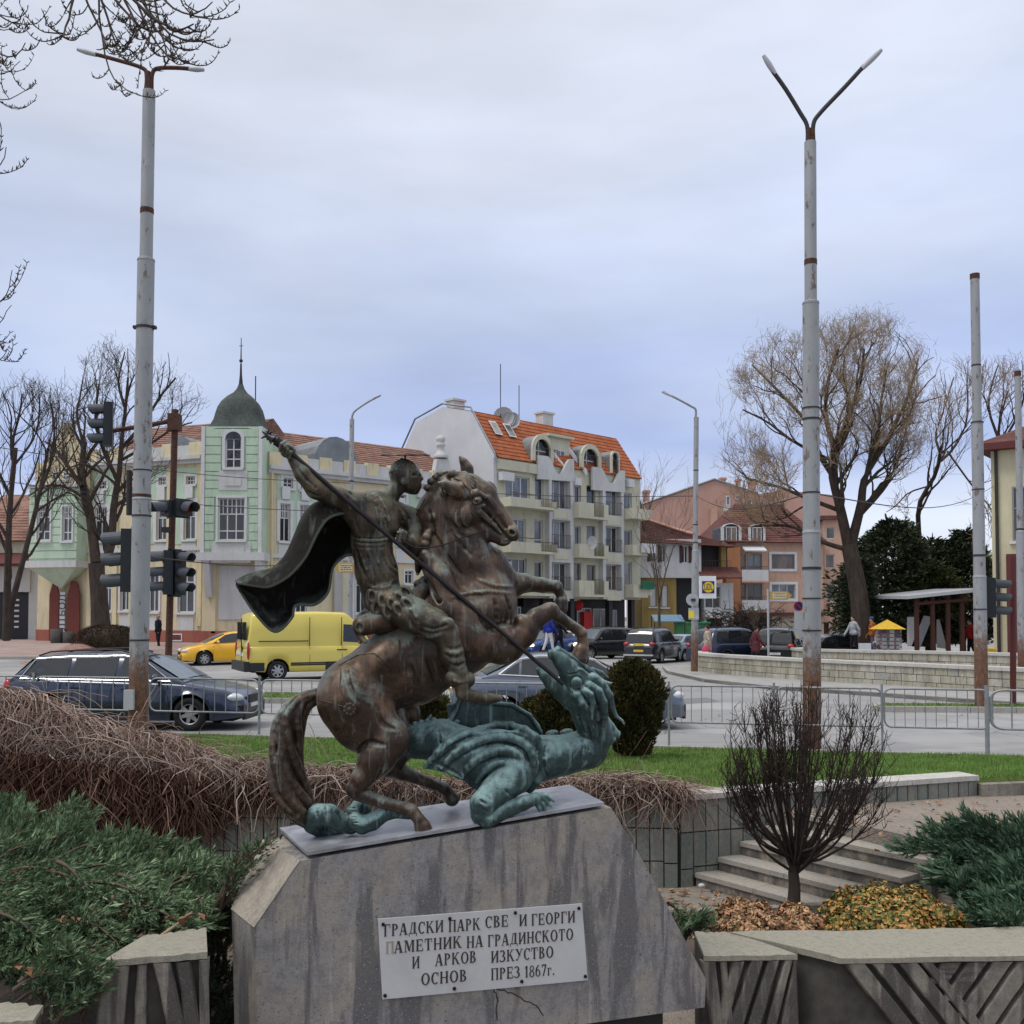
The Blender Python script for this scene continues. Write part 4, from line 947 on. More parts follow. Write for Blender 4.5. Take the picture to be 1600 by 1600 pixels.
def island(name,label,pts,z=.10,seed=1,nb=9000):
 P=[Vector((x,y,zrf(x,y)+z))for x,y in pts]
 mb=MB();mb.prism(P,(0,0,-.2));o=struct('traffic_island',mb.mesh('traffic_island'),M_turf)
 kerb_run([(p.x,p.y)for p in P]+[(P[0].x,P[0].y)],-.14,.13,1.0,label=label)
 xs=[p.x for p in P];ys=[p.y for p in P];r=np.random.RandomState(seed);X=r.uniform(min(xs),max(xs),nb);Y=r.uniform(min(ys),max(ys),nb);ok=np.zeros(nb,bool)
 for i in range(len(P)):
  a,b=P[i],P[i-1];c=((a.y>Y)!=(b.y>Y))&(X<(b.x-a.x)*(Y-a.y)/(b.y-a.y+1e-9)+a.x);ok^=c
 tag(blades('grass',X[ok],Y[ok],np.full(ok.sum(),z+.0),.07,seed,M_blade,w=.012),'green grass on the '+name)
island('narrow island in the road left of the statue','pale kerb round the narrow grass island behind the dark estate car',[(-16,27.0),(-1.6,25.4),(-1.3,26.3),(-2.2,27.2),(-16,29.4)],seed=4)
island('island around the right lamp pole','pale kerb round the grass island at the foot of the right grey pole',[(8.4,23.6),(22,22.3),(22,23.5),(8.8,24.4)],seed=5)
M_patch=simple('asphalt_patch',(.17,.17,.17),.9,var=.1,scale=3)
for k,P in enumerate(([at(1050,1101,1),at(1128,1097,1),at(1105,1090,1),at(1040,1093,1)],[at(560,1046,1),at(760,1040,1),at(800,1036,1),at(600,1039,1)])):
 Q=[]
 for p in P:
  d=p-Vector((0,0,CAM_Z));t=-CAM_Z/d.z;w=Vector((0,0,CAM_Z))+d*t;Q.append(Vector((w.x,w.y,zrf(w.x,w.y)+.004)))
 mb=MB();mb.add(Q,[(0,1,2,3)]);struct('road_patch',mb.mesh('road_patch'),M_patch)
b=NB('paving',.9,0,.2);br=b.n('ShaderNodeTexBrick');br.inputs['Scale'].default_value=1.0;b.l(b.map((2.2,2.2,2.2)),br.inputs['Vector'])
br.inputs['Color1'].default_value=(.30,.20,.18,1);br.inputs['Color2'].default_value=(.36,.25,.22,1);br.inputs['Mortar'].default_value=(.2,.17,.16,1)
b.col(b.mix(b.ramp(b.noise(.8,5),[(.4,0.0),(.7,.6)]),br.outputs[0],(.38,.33,.30)));M_pave=b.m
V,F=grid_mesh(-60,-13.2,47.5,66,40,20,lambda x,y:zr(x,y)+.12)
V[:,1]+=np.where(V[:,0]>-20,(V[:,0]+20)*.35*(66-V[:,1])/18.5,0)
struct('pavement',mesh_np('pavement',V,F,None,True),M_pave)
kerb_run([(-60,47.4),(-20,47.4),(-13.2,49.8)],.15,.14,1.5,label='kerb along the red paved pavement in front of the corner house')
M_galv=simple('galvanised',(.27,.28,.29),.55,.4,.5,.2,8,dirt=.3,dirtc=(.2,.15,.12))
def barrier(L):
 root=thing('crowd_barrier','x','barrier');z0,z1,r=.42,1.03,.017;rr=.12
 mb=MB();pts=[]
 for cx,cz,a0 in((L-rr,z1-rr,0),(rr,z1-rr,90),(rr,z0+rr,180),(L-rr,z0+rr,270)):
  for i in range(5):a=R(a0+i*22.5);pts.append((cx+math.cos(a)*rr,0,cz+math.sin(a)*rr))
 pts.append(pts[0]);mb.tube(pts,r,8,False);link('frame',mb.mesh('frame'),M_galv,root)
 n=10;me=None
 for i in range(1,n):
  if me is None:m=MB();m.cyl((0,0,z0),(0,0,z1),.0085,sides=6);me=m.mesh('bar')
  link('bar',me,M_galv,root,(L*i/n,0,0))
 mb=MB();mb.cyl((-.045,0,-.02),(-.045,0,1.1),.023,sides=10);link('post',mb.mesh('post'),M_galv,root)
 for zz in(.58,.9):mb=MB();mb.box(-.05,0.02,-.01,.01,zz,zz+.03);link('bracket',mb.mesh('bracket'),M_galv,root)
 return root
FL=(fence_Q-fence_P).length;fy=math.atan2(fU.y,fU.x)
proto=barrier(1.93);k=0
posts_px=[-150,58,236,410,572,730,890,1048,1212,1380,1547]
wh=['cut off by the left edge of the photo','crossing the rear half of the dark estate car','crossing the front doors of the dark estate car','between the dark estate car and the horse tail','behind the horse belly','in front of the silver blue saloon boot','behind the dragon head and round topiary','just right of the round topiary','behind the bare round shrub, crossing the middle pole','right of the bare round shrub','at the right edge of the photo']
for i,px in enumerate(posts_px):
 s=on_line(px,fence_P,fU);p=fence_P+fU*s;p.z=.0
 if i==0:o=proto;o.location=p;o.rotation_euler.z=fy
 else:o=copy_tree(proto,None,p,fy)
 if i+1<len(posts_px):
  s2=on_line(posts_px[i+1],fence_P,fU);o.scale.x=(s2-s)/1.98
 o['label']='grey steel crowd barrier '+wh[i];o['group']='steel crowd barriers along the lawn'
def pole_mat(name,zrust):
 b=NB(name,.6,.15,.4)
 n1=b.noise(3.5,6,.65,b.map((1,1,.35)));n2=b.noise(14,6,.75,b.map((1,1,.5)))
 k=b.ramp(n1,[(.3,(.27,.275,.28)),(.7,(.35,.355,.365))])
 z=b.axis(2);f=b.math('ADD',b.math('MULTIPLY',n2,2.6),b.math('MULTIPLY',z,-1.0))
 low=b.ramp(b.math('MULTIPLY',b.math('ADD',f,zrust),.5),[(.35,0.0),(.6,1.0)])
 k=b.mix(low,k,b.ramp(n2,[(.35,(.075,.035,.022)),(.6,(.20,.10,.058)),(.75,(.26,.20,.15))]))
 k=b.mix(b.ramp(b.noise(7,7,.75,b.map((1,1,.45))),[(.565,0.0),(.62,.85)]),k,(.13,.085,.06))
 k=b.mix(b.ramp(b.noise(26,5,.7,b.map((1,1,.8))),[(.66,0.0),(.7,.7)]),k,(.05,.04,.035))
 b.col(k);b.bump(n2,.4,.006);return b.m
M_pole1,M_pole2=pole_mat('pole_paint_a',1.0),pole_mat('pole_paint_b',1.4)
M_rust=simple('rust',(.085,.04,.028),.8,.2,.3,.4,14,.3,.003)
M_lampw=simple('lamp_body',(.42,.42,.44),.5,0,.4,.05)
M_band=simple('band_dark',(.05,.045,.045),.7,.3)
def pole(name,label,px,pyb,py_top,Y,segs,mat,arms=None,bands=(),group=None,lean=None,cat='lamp post'):
 """segs: (py_from, py_to, width in picture units)"""
 base=at(px,pyb,Y);top=at(lean or px,py_top,Y)
 root=thing(name,label,cat,base,group=group);s=Y/1600
 ax=(top-base);H=ax.z
 P=lambda py:base.lerp(top,(at(px,py,Y).z-base.z)/H)-base
 mb=MB()
 for a,b_,w in segs:mb.cyl(P(a),P(b_),w*s/2,w*s/2*.97,20)
 for(a,b_,w),(a2,b2,w2)in zip(segs[:-1],segs[1:]):mb.cyl(P(a2)-Vector((0,0,.03)),P(a2)+Vector((0,0,.02)),w*s/2*1.03,w2*s/2*1.02,20)
 link('shaft',mb.mesh('shaft'),mat,root)
 for py,hh,m in bands:
  w=[x[2]for x in segs if x[0]>=py>=x[1]]or[segs[-1][2]]
  mb=MB();mb.cyl(P(py+hh),P(py-hh),w[0]*s/2*1.05,w[0]*s/2*1.05,20);link('band',mb.mesh('band'),m,root)
 if arms:
  for pts,lamp in arms:
   def W(p):
    d=p[2]if len(p)>2 else 0;return at(p[0],p[1],Y+d)-base
   mb=MB();n=4;pp=[]
   Q=[W(p)for p in pts]
   for i in range(len(Q)-1):
    for j in range(n):pp.append(Vector(crv([tuple(q)for q in Q],(i+j/n)/(len(Q)-1))))
   pp.append(Q[-1]);mb.tube(pp,.037 if Y<25 else .04,8);arm=link('arm',mb.mesh('arm'),M_galv if Y>25 else(M_rust if px<800 else M_band),root)
   if lamp:
    a,b_=W(lamp[0]),W(lamp[1]);d=(b_-a).normalized();mb=MB()
    mb.tube([a-d*.03,a+d*.05,a+(b_-a)*.5,b_-d*.1,b_],[.038,.045,.05,.045,.032],8)
    link('lamp_head',mb.mesh('lamp_head'),M_lampw,arm)
 return root,P
p1,P1=pole('street_lamp','tall grey lamp post rusty at its foot, left, with two level curved arms',215,1150,142,18.0,[(1150,778,29),(778,405,27),(405,142,20)],M_pole1,[([(228,140),(229,118),(222,106),(180,93),(142,83)],[(148,85),(121,77)]),([(237,140),(238,116),(246,107),(275,106),(302,108)],[(298,108),(319,109)])],[(330,4,M_rust),(512,2,M_band),(775,2.5,M_rust),(806,1.2,M_band),(735,1,M_band),(1000,1.2,M_band)],lean=233,group='tall lamp posts')
mb=MB();c=P1(512);mb.box(c.x-.2,c.x+.2,c.y-.05,c.y+.05,c.z-.02,c.z+.03);link('bracket',mb.mesh('bracket'),M_band,p1)
mb=MB();c=P1(1092);mb.box(c.x-.17,c.x+.0,c.y-.24,c.y-.12,c.z-.17,c.z+.17);link('junction_box',mb.mesh('junction_box'),M_lampw,p1)
for a,b_ in(((231,142),(231,112)),((234,142),(234,120))):
 mb=MB();mb.cyl(at(a[0],a[1],18)-p1.location,at(b_[0],b_[1],18)-p1.location,.05,sides=8);link('arm_socket',mb.mesh('arm_socket'),M_rust,p1)
p2,P2=pole('street_lamp','tall grey lamp post with two arms rising in a V, right of the statue',1269,1190,222,17.0,[(1190,830,28),(830,472,26),(472,222,19)],M_pole2,[([(1262,222),(1261,196),(1250,176),(1228,140),(1208,112)],[(1210,114),(1193,87)]),([(1271,222),(1271,194),(1282,176),(1320,136),(1350,103)],[(1348,106),(1377,78)])],[(410,4,M_rust),(638,1.2,M_band),(655,1.6,M_band),(770,1.2,M_band),(888,2,M_band),(935,1,M_band),(985,1.2,M_band)],lean=1266,group='tall lamp posts')
for x in(1264,1269):
 mb=MB();mb.cyl(at(x,222,17)-p2.location,at(x,201,17)-p2.location,.05,sides=8);link('arm_socket',mb.mesh('arm_socket'),M_rust,p2)
pole('utility_pole','tall grey pole without arms on the right grass island, rusty lower part',1534,1114,428,23.6,[(1114,900,20),(900,660,18),(660,428,14)],M_pole2,None,[(432,4,M_rust),(571,1.2,M_band),(660,1,M_band),(868,1.6,M_band),(765,.8,M_band),(952,1,M_band)],lean=1523,cat='pole')
pole('utility_pole','grey pole at the right edge of the photo in front of the cream building',1598,1075,580,30,[(1075,830,13),(830,580,10)],M_pole1,None,[(584,4,M_rust),(827,1.5,M_band)],lean=1590,cat='pole')
pole('street_lamp','slim grey lamp post with one arm, standing behind the rider',545,1068,655,40,[(1068,880,11),(880,655,7.5)],M_pole1,[([(550,656),(551,648),(556,641),(575,628),(594,618)],[(584,622),(595,617)])],[(752,1,M_band),(800,1,M_band)],lean=550,group='slim lamp posts')
pole('street_lamp','slim grey lamp post with one arm, by the round mirror and yellow logo sign',1085,1049,652,37.5,[(1049,860,11),(860,652,8)],M_pole1,[([(1087,653),(1087,640),(1080,635),(1060,624),(1036,612)],[(1050,619),(1034,612)])],[(848,1,M_band),(820,.8,M_band),(735,.8,M_band)],lean=1088,group='slim lamp posts')
M_clad=[]
for i,c in enumerate(((.42,.40,.33),(.37,.345,.27),(.47,.45,.39),(.34,.33,.29))):M_clad.append(stone_mat('cladding_%d'%i,c,sc=3,stain=(.22,.19,.13),amt=.5,warm=(.40,.35,.24)))
def clad_wall(label,pts,h,th=.5,seed=0,cell=.42,rows=3):
 root=thing('planter_wall',label,'wall',(pts[0][0],pts[0][1],0));O=root.location;rs=random.Random(seed);P=[]
 n=40
 for i in range(n+1):q=crv([tuple(p)for p in pts],i/n);P.append(Vector((q[0],q[1],zrf(q[0],q[1]))))
 Ns=[]
 for i in range(n+1):t=(P[min(i+1,n)]-P[max(i-1,0)]).normalized();Ns.append(Vector((t.y,-t.x,0)).normalized())
 mb=MB();mc=MB()
 vs=[];vc=[]
 for p,q in zip(P,Ns):
  vs+=[p-Vector((0,0,.2)),p+Vector((0,0,h-.07)),p-q*th+Vector((0,0,h-.07)),p-q*th-Vector((0,0,.2))]
  vc+=[p+q*.07+Vector((0,0,h-.07)),p+q*.07+Vector((0,0,h+.03)),p-q*(th+.04)+Vector((0,0,h+.03)),p-q*(th+.04)+Vector((0,0,h-.07))]
 fs=[(i*4+j,(i+1)*4+j,(i+1)*4+(j+1)%4,i*4+(j+1)%4)for i in range(n)for j in range(4)]+[(0,1,2,3),(n*4+3,n*4+2,n*4+1,n*4)]
 mb.add(vs,fs);mc.add(vc,fs);link('core',mb.mesh('core',O),M_joint,root);link('coping',mc.mesh('coping',O),M_cap,root)
 D=[0]
 for i in range(n):D.append(D[-1]+(P[i+1]-P[i]).length)
 def along(s):
  i=min(n-1,max(0,int(np.searchsorted(D,s)-1)));t=(s-D[i])/(D[i+1]-D[i]);return P[i].lerp(P[i+1],t),Ns[i].lerp(Ns[i+1],t).normalized()
 hh=(h-.07)/rows
 for r_ in range(rows):
  s=rs.uniform(-.3,0)
  while s<D[-1]-.05:
   w=rs.uniform(.75,1.25)*cell;a,na=along(max(0,s+.008));c,nc=along(min(D[-1],s+w-.008));t=rs.uniform(.012,.03)
   z0=r_*hh+.008;z1=(r_+1)*hh-.008;m=MB()
   f=[a+na*t+Vector((0,0,z0)),c+nc*t+Vector((0,0,z0)),c+nc*t+Vector((0,0,z1)),a+na*t+Vector((0,0,z1))]
   m.add([a+Vector((0,0,z0)),c+Vector((0,0,z0)),c+Vector((0,0,z1)),a+Vector((0,0,z1))]+f,[(4,5,6,7),(0,1,5,4),(1,2,6,5),(2,3,7,6),(3,0,4,7)])
   link('slab',m.mesh('slab',O),M_clad[rs.randrange(4)],root);s+=w
 return root
g=lambda px,py:(lambda p:(p.x,p.y))(atz(px,py,-.0))
clad_wall('long curved planter wall of pale stone slabs nearest the road on the right',[g(1092,1041),g(1086,1047),g(1110,1053),g(1180,1060),g(1290,1068),g(1430,1077),g(1640,1091)],.74,seed=2,cell=.45)
clad_wall('second lower tier of pale stone wall behind the curved planter wall',[g(1236,1036),g(1250,1046),g(1340,1052),g(1450,1056),g(1700,1068)],.88,seed=6,cell=.5,rows=3)
kerb_run([g(1035,1042),g(1042,1052),g(1100,1066),g(1200,1077),g(1350,1087),g(1640,1108)],.15,.12,1.2,label='kerb of the narrow pavement curving round the stone planter wall')
P=[g(1035,1042),g(1042,1052),g(1100,1066),g(1200,1077),g(1350,1087),g(1640,1108),g(1800,1050),g(1110,1030)]
mb=MB();mb.prism([Vector((x,y,zrf(x,y)+.10))for x,y in P],(0,0,-.15));struct('pavement',mb.mesh('pavement'),simple('pave_grey',(.30,.29,.28),.9,var=.15,scale=2))
#  BUILDINGS
def glass(name,c,c2,rough=.08):
 b=NB(name,rough,0,.8);n1=b.noise(.9,3,.5,b.map((1,1,.35)));n2=b.noise(3.0,6,.7)
 k=b.ramp(n1,[(.42,c),(.56,c2)]);k=b.mix(b.ramp(n2,[(.56,0.0),(.60,.5)]),k,(.015,.016,.018));b.col(k);return b.m
M_gl=[glass('glass_dark',(.018,.020,.024),(.05,.055,.065)),glass('glass_sky',(.05,.06,.075),(.16,.18,.21)),glass('glass_curtain',(.12,.115,.11),(.26,.25,.24)),glass('glass_brown',(.05,.032,.026),(.13,.09,.075))]
M_wfr=simple('window_white',(.60,.60,.60),.5,var=.06,dirt=.25,dirtc=(.35,.33,.31))
M_wgr=simple('window_grey',(.22,.21,.20),.5)
M_rail=simple('railing_dark',(.10,.07,.065),.6,.3)
def plaster(name,c,dirt=.55,dirtc=None,bump=.15,ds=.7):
 b=NB(name,.92,0,.15);n1=b.noise(.5,6,.6);n2=b.noise(9,5,.65)
 k=b.ramp(n1,[(.3,tuple(x*.88 for x in c)),(.7,tuple(min(1,x*1.06)for x in c))]);k=b.mix(b.ramp(n2,[(.3,.25),(.55,0.0)]),k,tuple(x*.7 for x in c))
 st=b.noise(1.6,6,.7,b.map((1.5,1.5,.25)));k=b.mix(b.math('MULTIPLY',b.ramp(st,[(.50,0.0),(.72,1.0)]),dirt),k,dirtc or tuple(x*.45 for x in c))
 b.col(k);b.bump(n2,bump,.02);return b.m
M_yel=plaster('plaster_yellow',(.66,.57,.38),.6);M_grn=plaster('plaster_green',(.48,.60,.46),.5,(.20,.27,.19))
M_whp=plaster('plaster_white',(.56,.56,.55),.4,(.33,.31,.28));M_pk=plaster('plaster_pink',(.50,.30,.24),.2);M_red=plaster('plinth_red',(.34,.12,.09),.5)
M_cream=plaster('plaster_cream',(.56,.54,.42),.5,(.27,.25,.19));M_gable=plaster('gable_white',(.60,.60,.62),.12,(.47,.47,.48));M_grey=plaster('plaster_grey',(.42,.41,.39),.5,(.26,.24,.22))
M_org=plaster('plaster_orange',(.54,.34,.25),.45);M_orgd=plaster('plaster_dark_orange',(.42,.19,.09),.3);M_mus=plaster('plaster_mustard',(.36,.25,.09),.5);M_crr=plaster('plaster_pale_yellow',(.62,.56,.38),.2)
M_dkr=simple('dark_red_metal',(.11,.028,.026),.6);M_shop=simple('shop_dark',(.018,.018,.022),.5,0,.4)  # shop_dark: shade of set-back shopfronts and passages put into the colour
def tilemat(name,c,c2,row=.33):
 b=NB(name,.85,0,.2);n1=b.noise(1.3,5,.6);n2=b.noise(11,3,.6)
 k=b.ramp(n1,[(.35,c),(.65,c2)]);k=b.mix(b.ramp(n2,[(.5,0.0),(.64,.6)]),k,tuple(x*.45 for x in c));b.col(k);b.bump(n2,.5,.03);return b.m
M_tor=tilemat('roof_tile_orange',(.32,.09,.038),(.42,.135,.06));M_told=tilemat('roof_tile_old',(.16,.085,.065),(.30,.17,.13));M_tdr=tilemat('roof_tile_darkred',(.10,.040,.035),(.155,.065,.055))
M_slate=tilemat('dome_slate',(.055,.065,.06),(.085,.10,.09));M_zinc=simple('zinc',(.20,.215,.225),.5,.35,.5,.2,2)
class Fac:
 def __init__(s,px,Y,ang,z0=-.5):
  """vertical wall line starting in direction px at depth Y, running right at angle ang from the line of sight"""
  p=at(px,962,Y);s.P=Vector((p.x,p.y,0));s.U=Vector((math.sin(R(ang)),math.cos(R(ang)),0));s.N=Vector((s.U.y,-s.U.x,0))
  if s.N.y>0 and abs(s.U.y)<.98:s.N=-s.N
  s.z0=z0
 def s(s_,px):return on_line(px,s_.P,s_.U)
 def pt(s_,s,z,o=0):return s_.P+s_.U*s+s_.N*o+Vector((0,0,z))
 def z(s_,px,py):
  w=s_.pt(s_.s(px),0);return at(px,py,w.y).z
 def rect(s_,x0,x1,y0,y1):
  xc=(x0+x1)/2;return(s_.s(x0),s_.s(x1),s_.z(xc,y1),s_.z(xc,y0))
 def hx(s_,mb,s0,s1,z0,z1,o0,o1):
  return mb.hexa([s_.pt(s0,z0,o1),s_.pt(s1,z0,o1),s_.pt(s1,z0,o0),s_.pt(s0,z0,o0),s_.pt(s0,z1,o1),s_.pt(s1,z1,o1),s_.pt(s1,z1,o0),s_.pt(s0,z1,o0)])
def part(root,name,mb,mat):return link(name,mb.mesh(name,root.location),mat,root)
def holed(mb,f,s0,s1,z0,z1,holes,o=0,dep=.2):
 S=sorted({s0,s1}|{h[i]for h in holes for i in(0,1)if s0<h[i]<s1});Z=sorted({z0,z1}|{h[i]for h in holes for i in(2,3)if z0<h[i]<z1})
 for a,b in zip(S[:-1],S[1:]):
  for c,d in zip(Z[:-1],Z[1:]):
   m=((a+b)/2,(c+d)/2)
   if any(h[0]<m[0]<h[1]and h[2]<m[1]<h[3]for h in holes):continue
   mb.add([f.pt(a,c,o),f.pt(b,c,o),f.pt(b,d,o),f.pt(a,d,o)],[(0,1,2,3)])
 for h in holes:
  a,b,c,d=max(h[0],s0),min(h[1],s1),max(h[2],z0),min(h[3],z1)
  if b<=a or d<=c:continue
  for p,q in(((a,c),(b,c)),((b,c),(b,d)),((b,d),(a,d)),((a,d),(a,c))):
   mb.add([f.pt(p[0],p[1],o),f.pt(q[0],q[1],o),f.pt(q[0],q[1],o-dep),f.pt(p[0],p[1],o-dep)],[(0,1,2,3)])
def window(root,f,r,nx=2,trans=(),grid=0,o=0,rec=.12,fw=.07,gl=None,fr=None,sill=True,surround=0,smat=None,name='window',arch=False):
 s0,s1,z0,z1=r;w=s1-s0;h=z1-z0;mb=MB();b=o-rec
 bars=[(s0,s0+fw,z0,z1),(s1-fw,s1,z0,z1),(s0+fw,s1-fw,z0,z0+fw),(s0+fw,s1-fw,z1-fw,z1)]
 for i in range(1,nx):x=s0+w*i/nx;bars.append((x-fw*.45,x+fw*.45,z0+fw,z1-fw))
 for t in trans:z=z0+h*t;bars.append((s0+fw,s1-fw,z-fw*.45,z+fw*.45))
 for i,(a,c,d,e)in enumerate(bars):f.hx(mb,a,c,d,e,b-.04,b+.03+.002*(i%3))
 if grid and trans:
  zt=z0+h*trans[-1]
  for i in range(nx):
   for j in range(1,grid):x=s0+w*(i+j/grid)/nx;f.hx(mb,x-.02,x+.02,zt,z1-fw,b-.03,b+.018)
  zz=(zt+z1)/2;f.hx(mb,s0+fw,s1-fw,zz-.02,zz+.02,b-.03,b+.016)
 fo=part(root,name,mb,fr or M_wfr)
 mb=MB();mb.add([f.pt(s0,z0,b),f.pt(s1,z0,b),f.pt(s1,z1,b),f.pt(s0,z1,b)],[(0,1,2,3)])
 g=link('pane',mb.mesh('pane',root.location),gl or M_gl[0],fo)
 if sill:
  mb=MB();f.hx(mb,s0-.12,s1+.12,z0-.12,z0-.003,o+.003,o+.14);link('sill',mb.mesh('sill',root.location),smat or M_wfr,fo)
 if surround:
  mb=MB();t=surround
  for a,c,d,e in((s0-t,s0-.003,z0,z1+t),(s1+.003,s1+t,z0,z1+t),(s0-.003,s1+.003,z1+.003,z1+t)):f.hx(mb,a,c,d,e,o+.003,o+.06)
  link('surround',mb.mesh('surround',root.location),smat or M_wfr,fo)
 return fo
def roof_courses(root,a,b,c,d,mat,row=.36,name='tile_courses',lift=.05):
 """a,b = lower edge (left,right); d,c = upper edge: overlapping courses of tiles as stepped strips"""
 L=max((d-a).length,(c-b).length);n=max(2,int(L/row));nn=(b-a).cross(d-a).normalized();nn=nn if nn.z>0 else-nn;mb=MB()
 for i in range(n):
  t0,t1=i/n,(i+1.25)/n;t1=min(t1,1);p0,p1,q0,q1=a.lerp(d,t0),b.lerp(c,t0),a.lerp(d,t1),b.lerp(c,t1)
  mb.add([p0+nn*.01,p1+nn*.01,p1+nn*lift,p0+nn*lift,q1+nn*.004,q0+nn*.004],[(0,1,2,3),(3,2,4,5)])
 o=part(root,name,mb,mat);o['kind']='stuff';return o
def railing(root,f,s0,s1,z0,z1,o,n=None,mat=None):
 mb=MB();mat=mat or M_rail
 for z in(z0,z1):mb.cyl(f.pt(s0,z,o),f.pt(s1,z,o),.022,sides=5)
 n=n or max(3,int((s1-s0)/.16))
 for i in range(n+1):x=s0+(s1-s0)*i/n;mb.cyl(f.pt(x,z0,o),f.pt(x,z1,o),.012,sides=4)
 return part(root,'railing',mb,mat)
def corner_house():
 root=thing('corner_house','old yellow and green corner house with a slate onion dome and spire','building',(-16.2,59,.5))
 T=Fac(318,58.0,90)
 fr=Fac(416,58.4,49);fl=Fac(58,63.0,111)
 sE=fl.s(322);zc=fl.z(320,712);z0=.0
 def zl(px,py):return fl.z(px,py)
 W=[]
 for x0,x1,y0,y1,kind in((146,166,793,846,'u'),(212,226,790,845,'u'),(243,259,788,844,'u'),(286,304,785,843,'u'),(289,303,744,757,'a'),(246,258,746,758,'a'),(150,164,752,764,'a'),(161,174,906,955,'g'),(188,202,903,954,'g'),(232,248,898,956,'g'),(278,303,893,957,'g')):W.append((fl.rect(x0,x1,y0,y1),kind))
 mb=MB();holed(mb,fl,0,sE,z0,zc,[w[0]for w in W]);f=fl
 mb.add([fl.pt(0,z0,0),fl.pt(0,z0,-9),fl.pt(0,zc,-9),fl.pt(0,zc,0)],[(0,1,2,3)]);part(root,'wall',mb,M_yel)
 for i,(r,k)in enumerate(W):
  if k=='u':window(root,f,r,2,(.62,),3,gl=M_gl[0],surround=.22)
  elif k=='a':window(root,f,r,3,(.5,),0,fw=.05,gl=M_gl[0],surround=.15)
  else:window(root,f,r,2,(.74,),0,gl=M_gl[0],surround=.14)
 for x0,x1 in((268,318),(136,176),(204,262)):
  s0,s1=f.s(x0),f.s(x1);za,zb_=zl((x0+x1)/2,770),zl((x0+x1)/2,736)
  hol=[w[0]for w in W if w[1]in 'ua'];g=MB();holed(g,f,s0,s1,zl((x0+x1)/2,850),zb_+.2,[(h[0]-.15,h[1]+.15,h[2]-.15,h[3]+.15)for h in hol],o=.03,dep=.03);part(root,'green_panel',g,M_grn)
 for r,k in W:
  if k=='u':
   m=MB();c=(r[0]+r[1])/2;f.hx(m,c-.28,c+.28,r[3]+.25,r[3]+1.0,.065,.15);part(root,'keystone',m,M_wfr)
   m=MB();f.hx(m,r[0]-.1,r[1]+.1,r[2]-1.1,r[2]-.2,.003,.06);part(root,'apron_panel',m,M_whp)
  if k=='g':
   m=MB();f.hx(m,r[0],r[1],r[2]-1.1,r[2]-.25,.003,.05);part(root,'apron_panel',m,M_whp)
 for px in(140,180,206,264,312):
  s=f.s(px);m=MB();f.hx(m,s-.16,s+.16,1.6,zc-.1,.003,.12);part(root,'pilaster',m,M_yel)
 m=MB();f.hx(m,0,sE,z0,zl(290,985),.0,.10);part(root,'base_course',m,M_red)
 rr=fl.rect(270,287,990,1002);window(root,fl,rr,1,(),0,o=.1,rec=.0,gl=M_gl[0],sill=False)
 m=MB();f.hx(m,-.1,sE,zl(200,863),zl(200,857),.003,.18);part(root,'string_course',m,M_whp)
 def cornice(f,s0,s1,z,blocks):
  m=MB();f.hx(m,s0,s1,z,z+.22,-.1,.45);f.hx(m,s0,s1,z-.22,z-.003,0,.25);part(root,'cornice',m,M_whp)
  n=blocks
  for i in range(n):
   a=s0+(s1-s0)*i/n;b=s0+(s1-s0)*(i+1)/n
   m=MB();o=.32 if i%2==0 else .22;f.hx(m,a+.01,b-.01,z+.222,z+(1.0 if i%2==0 else .86),-.2,o-.1);part(root,'parapet_block',m,M_yel if i%2==0 else M_whp)
 cornice(fl,fl.s(132),sE-.2,zc-.2,9)
 g=Fac(58,62.2,103);a,b=g.s(60),g.s(134)
 rw=[g.rect(73,93,792,846),g.rect(112,127,794,847)]
 z1,z2=g.z(96,884),g.z(96,765)
 def siding(f,s0,s1,z0,z1,holes,n,o,mat):
  for i in range(n):
   c,d=z0+(z1-z0)*i/n,z0+(z1-z0)*(i+1)/n-.05;cut=sorted([(h[0]-.12,h[1]+.12)for h in holes if h[2]-.15<(c+d)/2<h[3]+.15]);x=s0
   for q in cut+[(s1,s1)]:
    if q[0]-x>.05:m=MB();f.hx(m,x,q[0],c,d,o,o+.07);part(root,'siding_board',m,mat)
    x=q[1]
 m=MB();holed(m,g,a,b,z1,z2,rw,o=.9);m.add([g.pt(a,z1,.9),g.pt(a,z1,-1),g.pt(a,z2,-1),g.pt(a,z2,.9)],[(0,1,2,3)]);m.add([g.pt(b,z1,.9),g.pt(b,z1,-1),g.pt(b,z2,-1),g.pt(b,z2,.9)],[(0,1,2,3)]);m.add([g.pt(a,z1,.9),g.pt(b,z1,.9),g.pt(b,z1,-1),g.pt(a,z1,-1)],[(0,1,2,3)])
 part(root,'oriel_wall',m,M_grn);siding(g,a,b,z1+.4,z2,rw,9,.9,M_grn)
 for r in rw:window(root,g,r,2,(.25,.66),3,o=.98,surround=.1)
 m=MB();g.hx(m,a-.1,b+.1,z1-.15,z1+.25,.0,1.15);part(root,'oriel_base',m,M_whp)
 m=MB();c=g.pt((a+b)/2,g.z(96,920),.1);m.add([g.pt(a,z1-.15,1.0),g.pt(b,z1-.15,1.0),g.pt(b,z1-.15,-.3),g.pt(a,z1-.15,-.3),c],[(0,1,4),(1,2,4),(2,3,4),(3,0,4)]);part(root,'oriel_corbel',m,M_grn)
 gp=[(64,765),(64,728),(80,724),(86,706),(97,690),(101,672),(106,664),(116,664),(119,676),(124,700),(132,720),(140,724),(142,765)]
 m=MB();m.prism([g.pt(g.s(x),g.z(x,y),.7)for x,y in gp],g.N*-.5);part(root,'gable',m,M_yel)
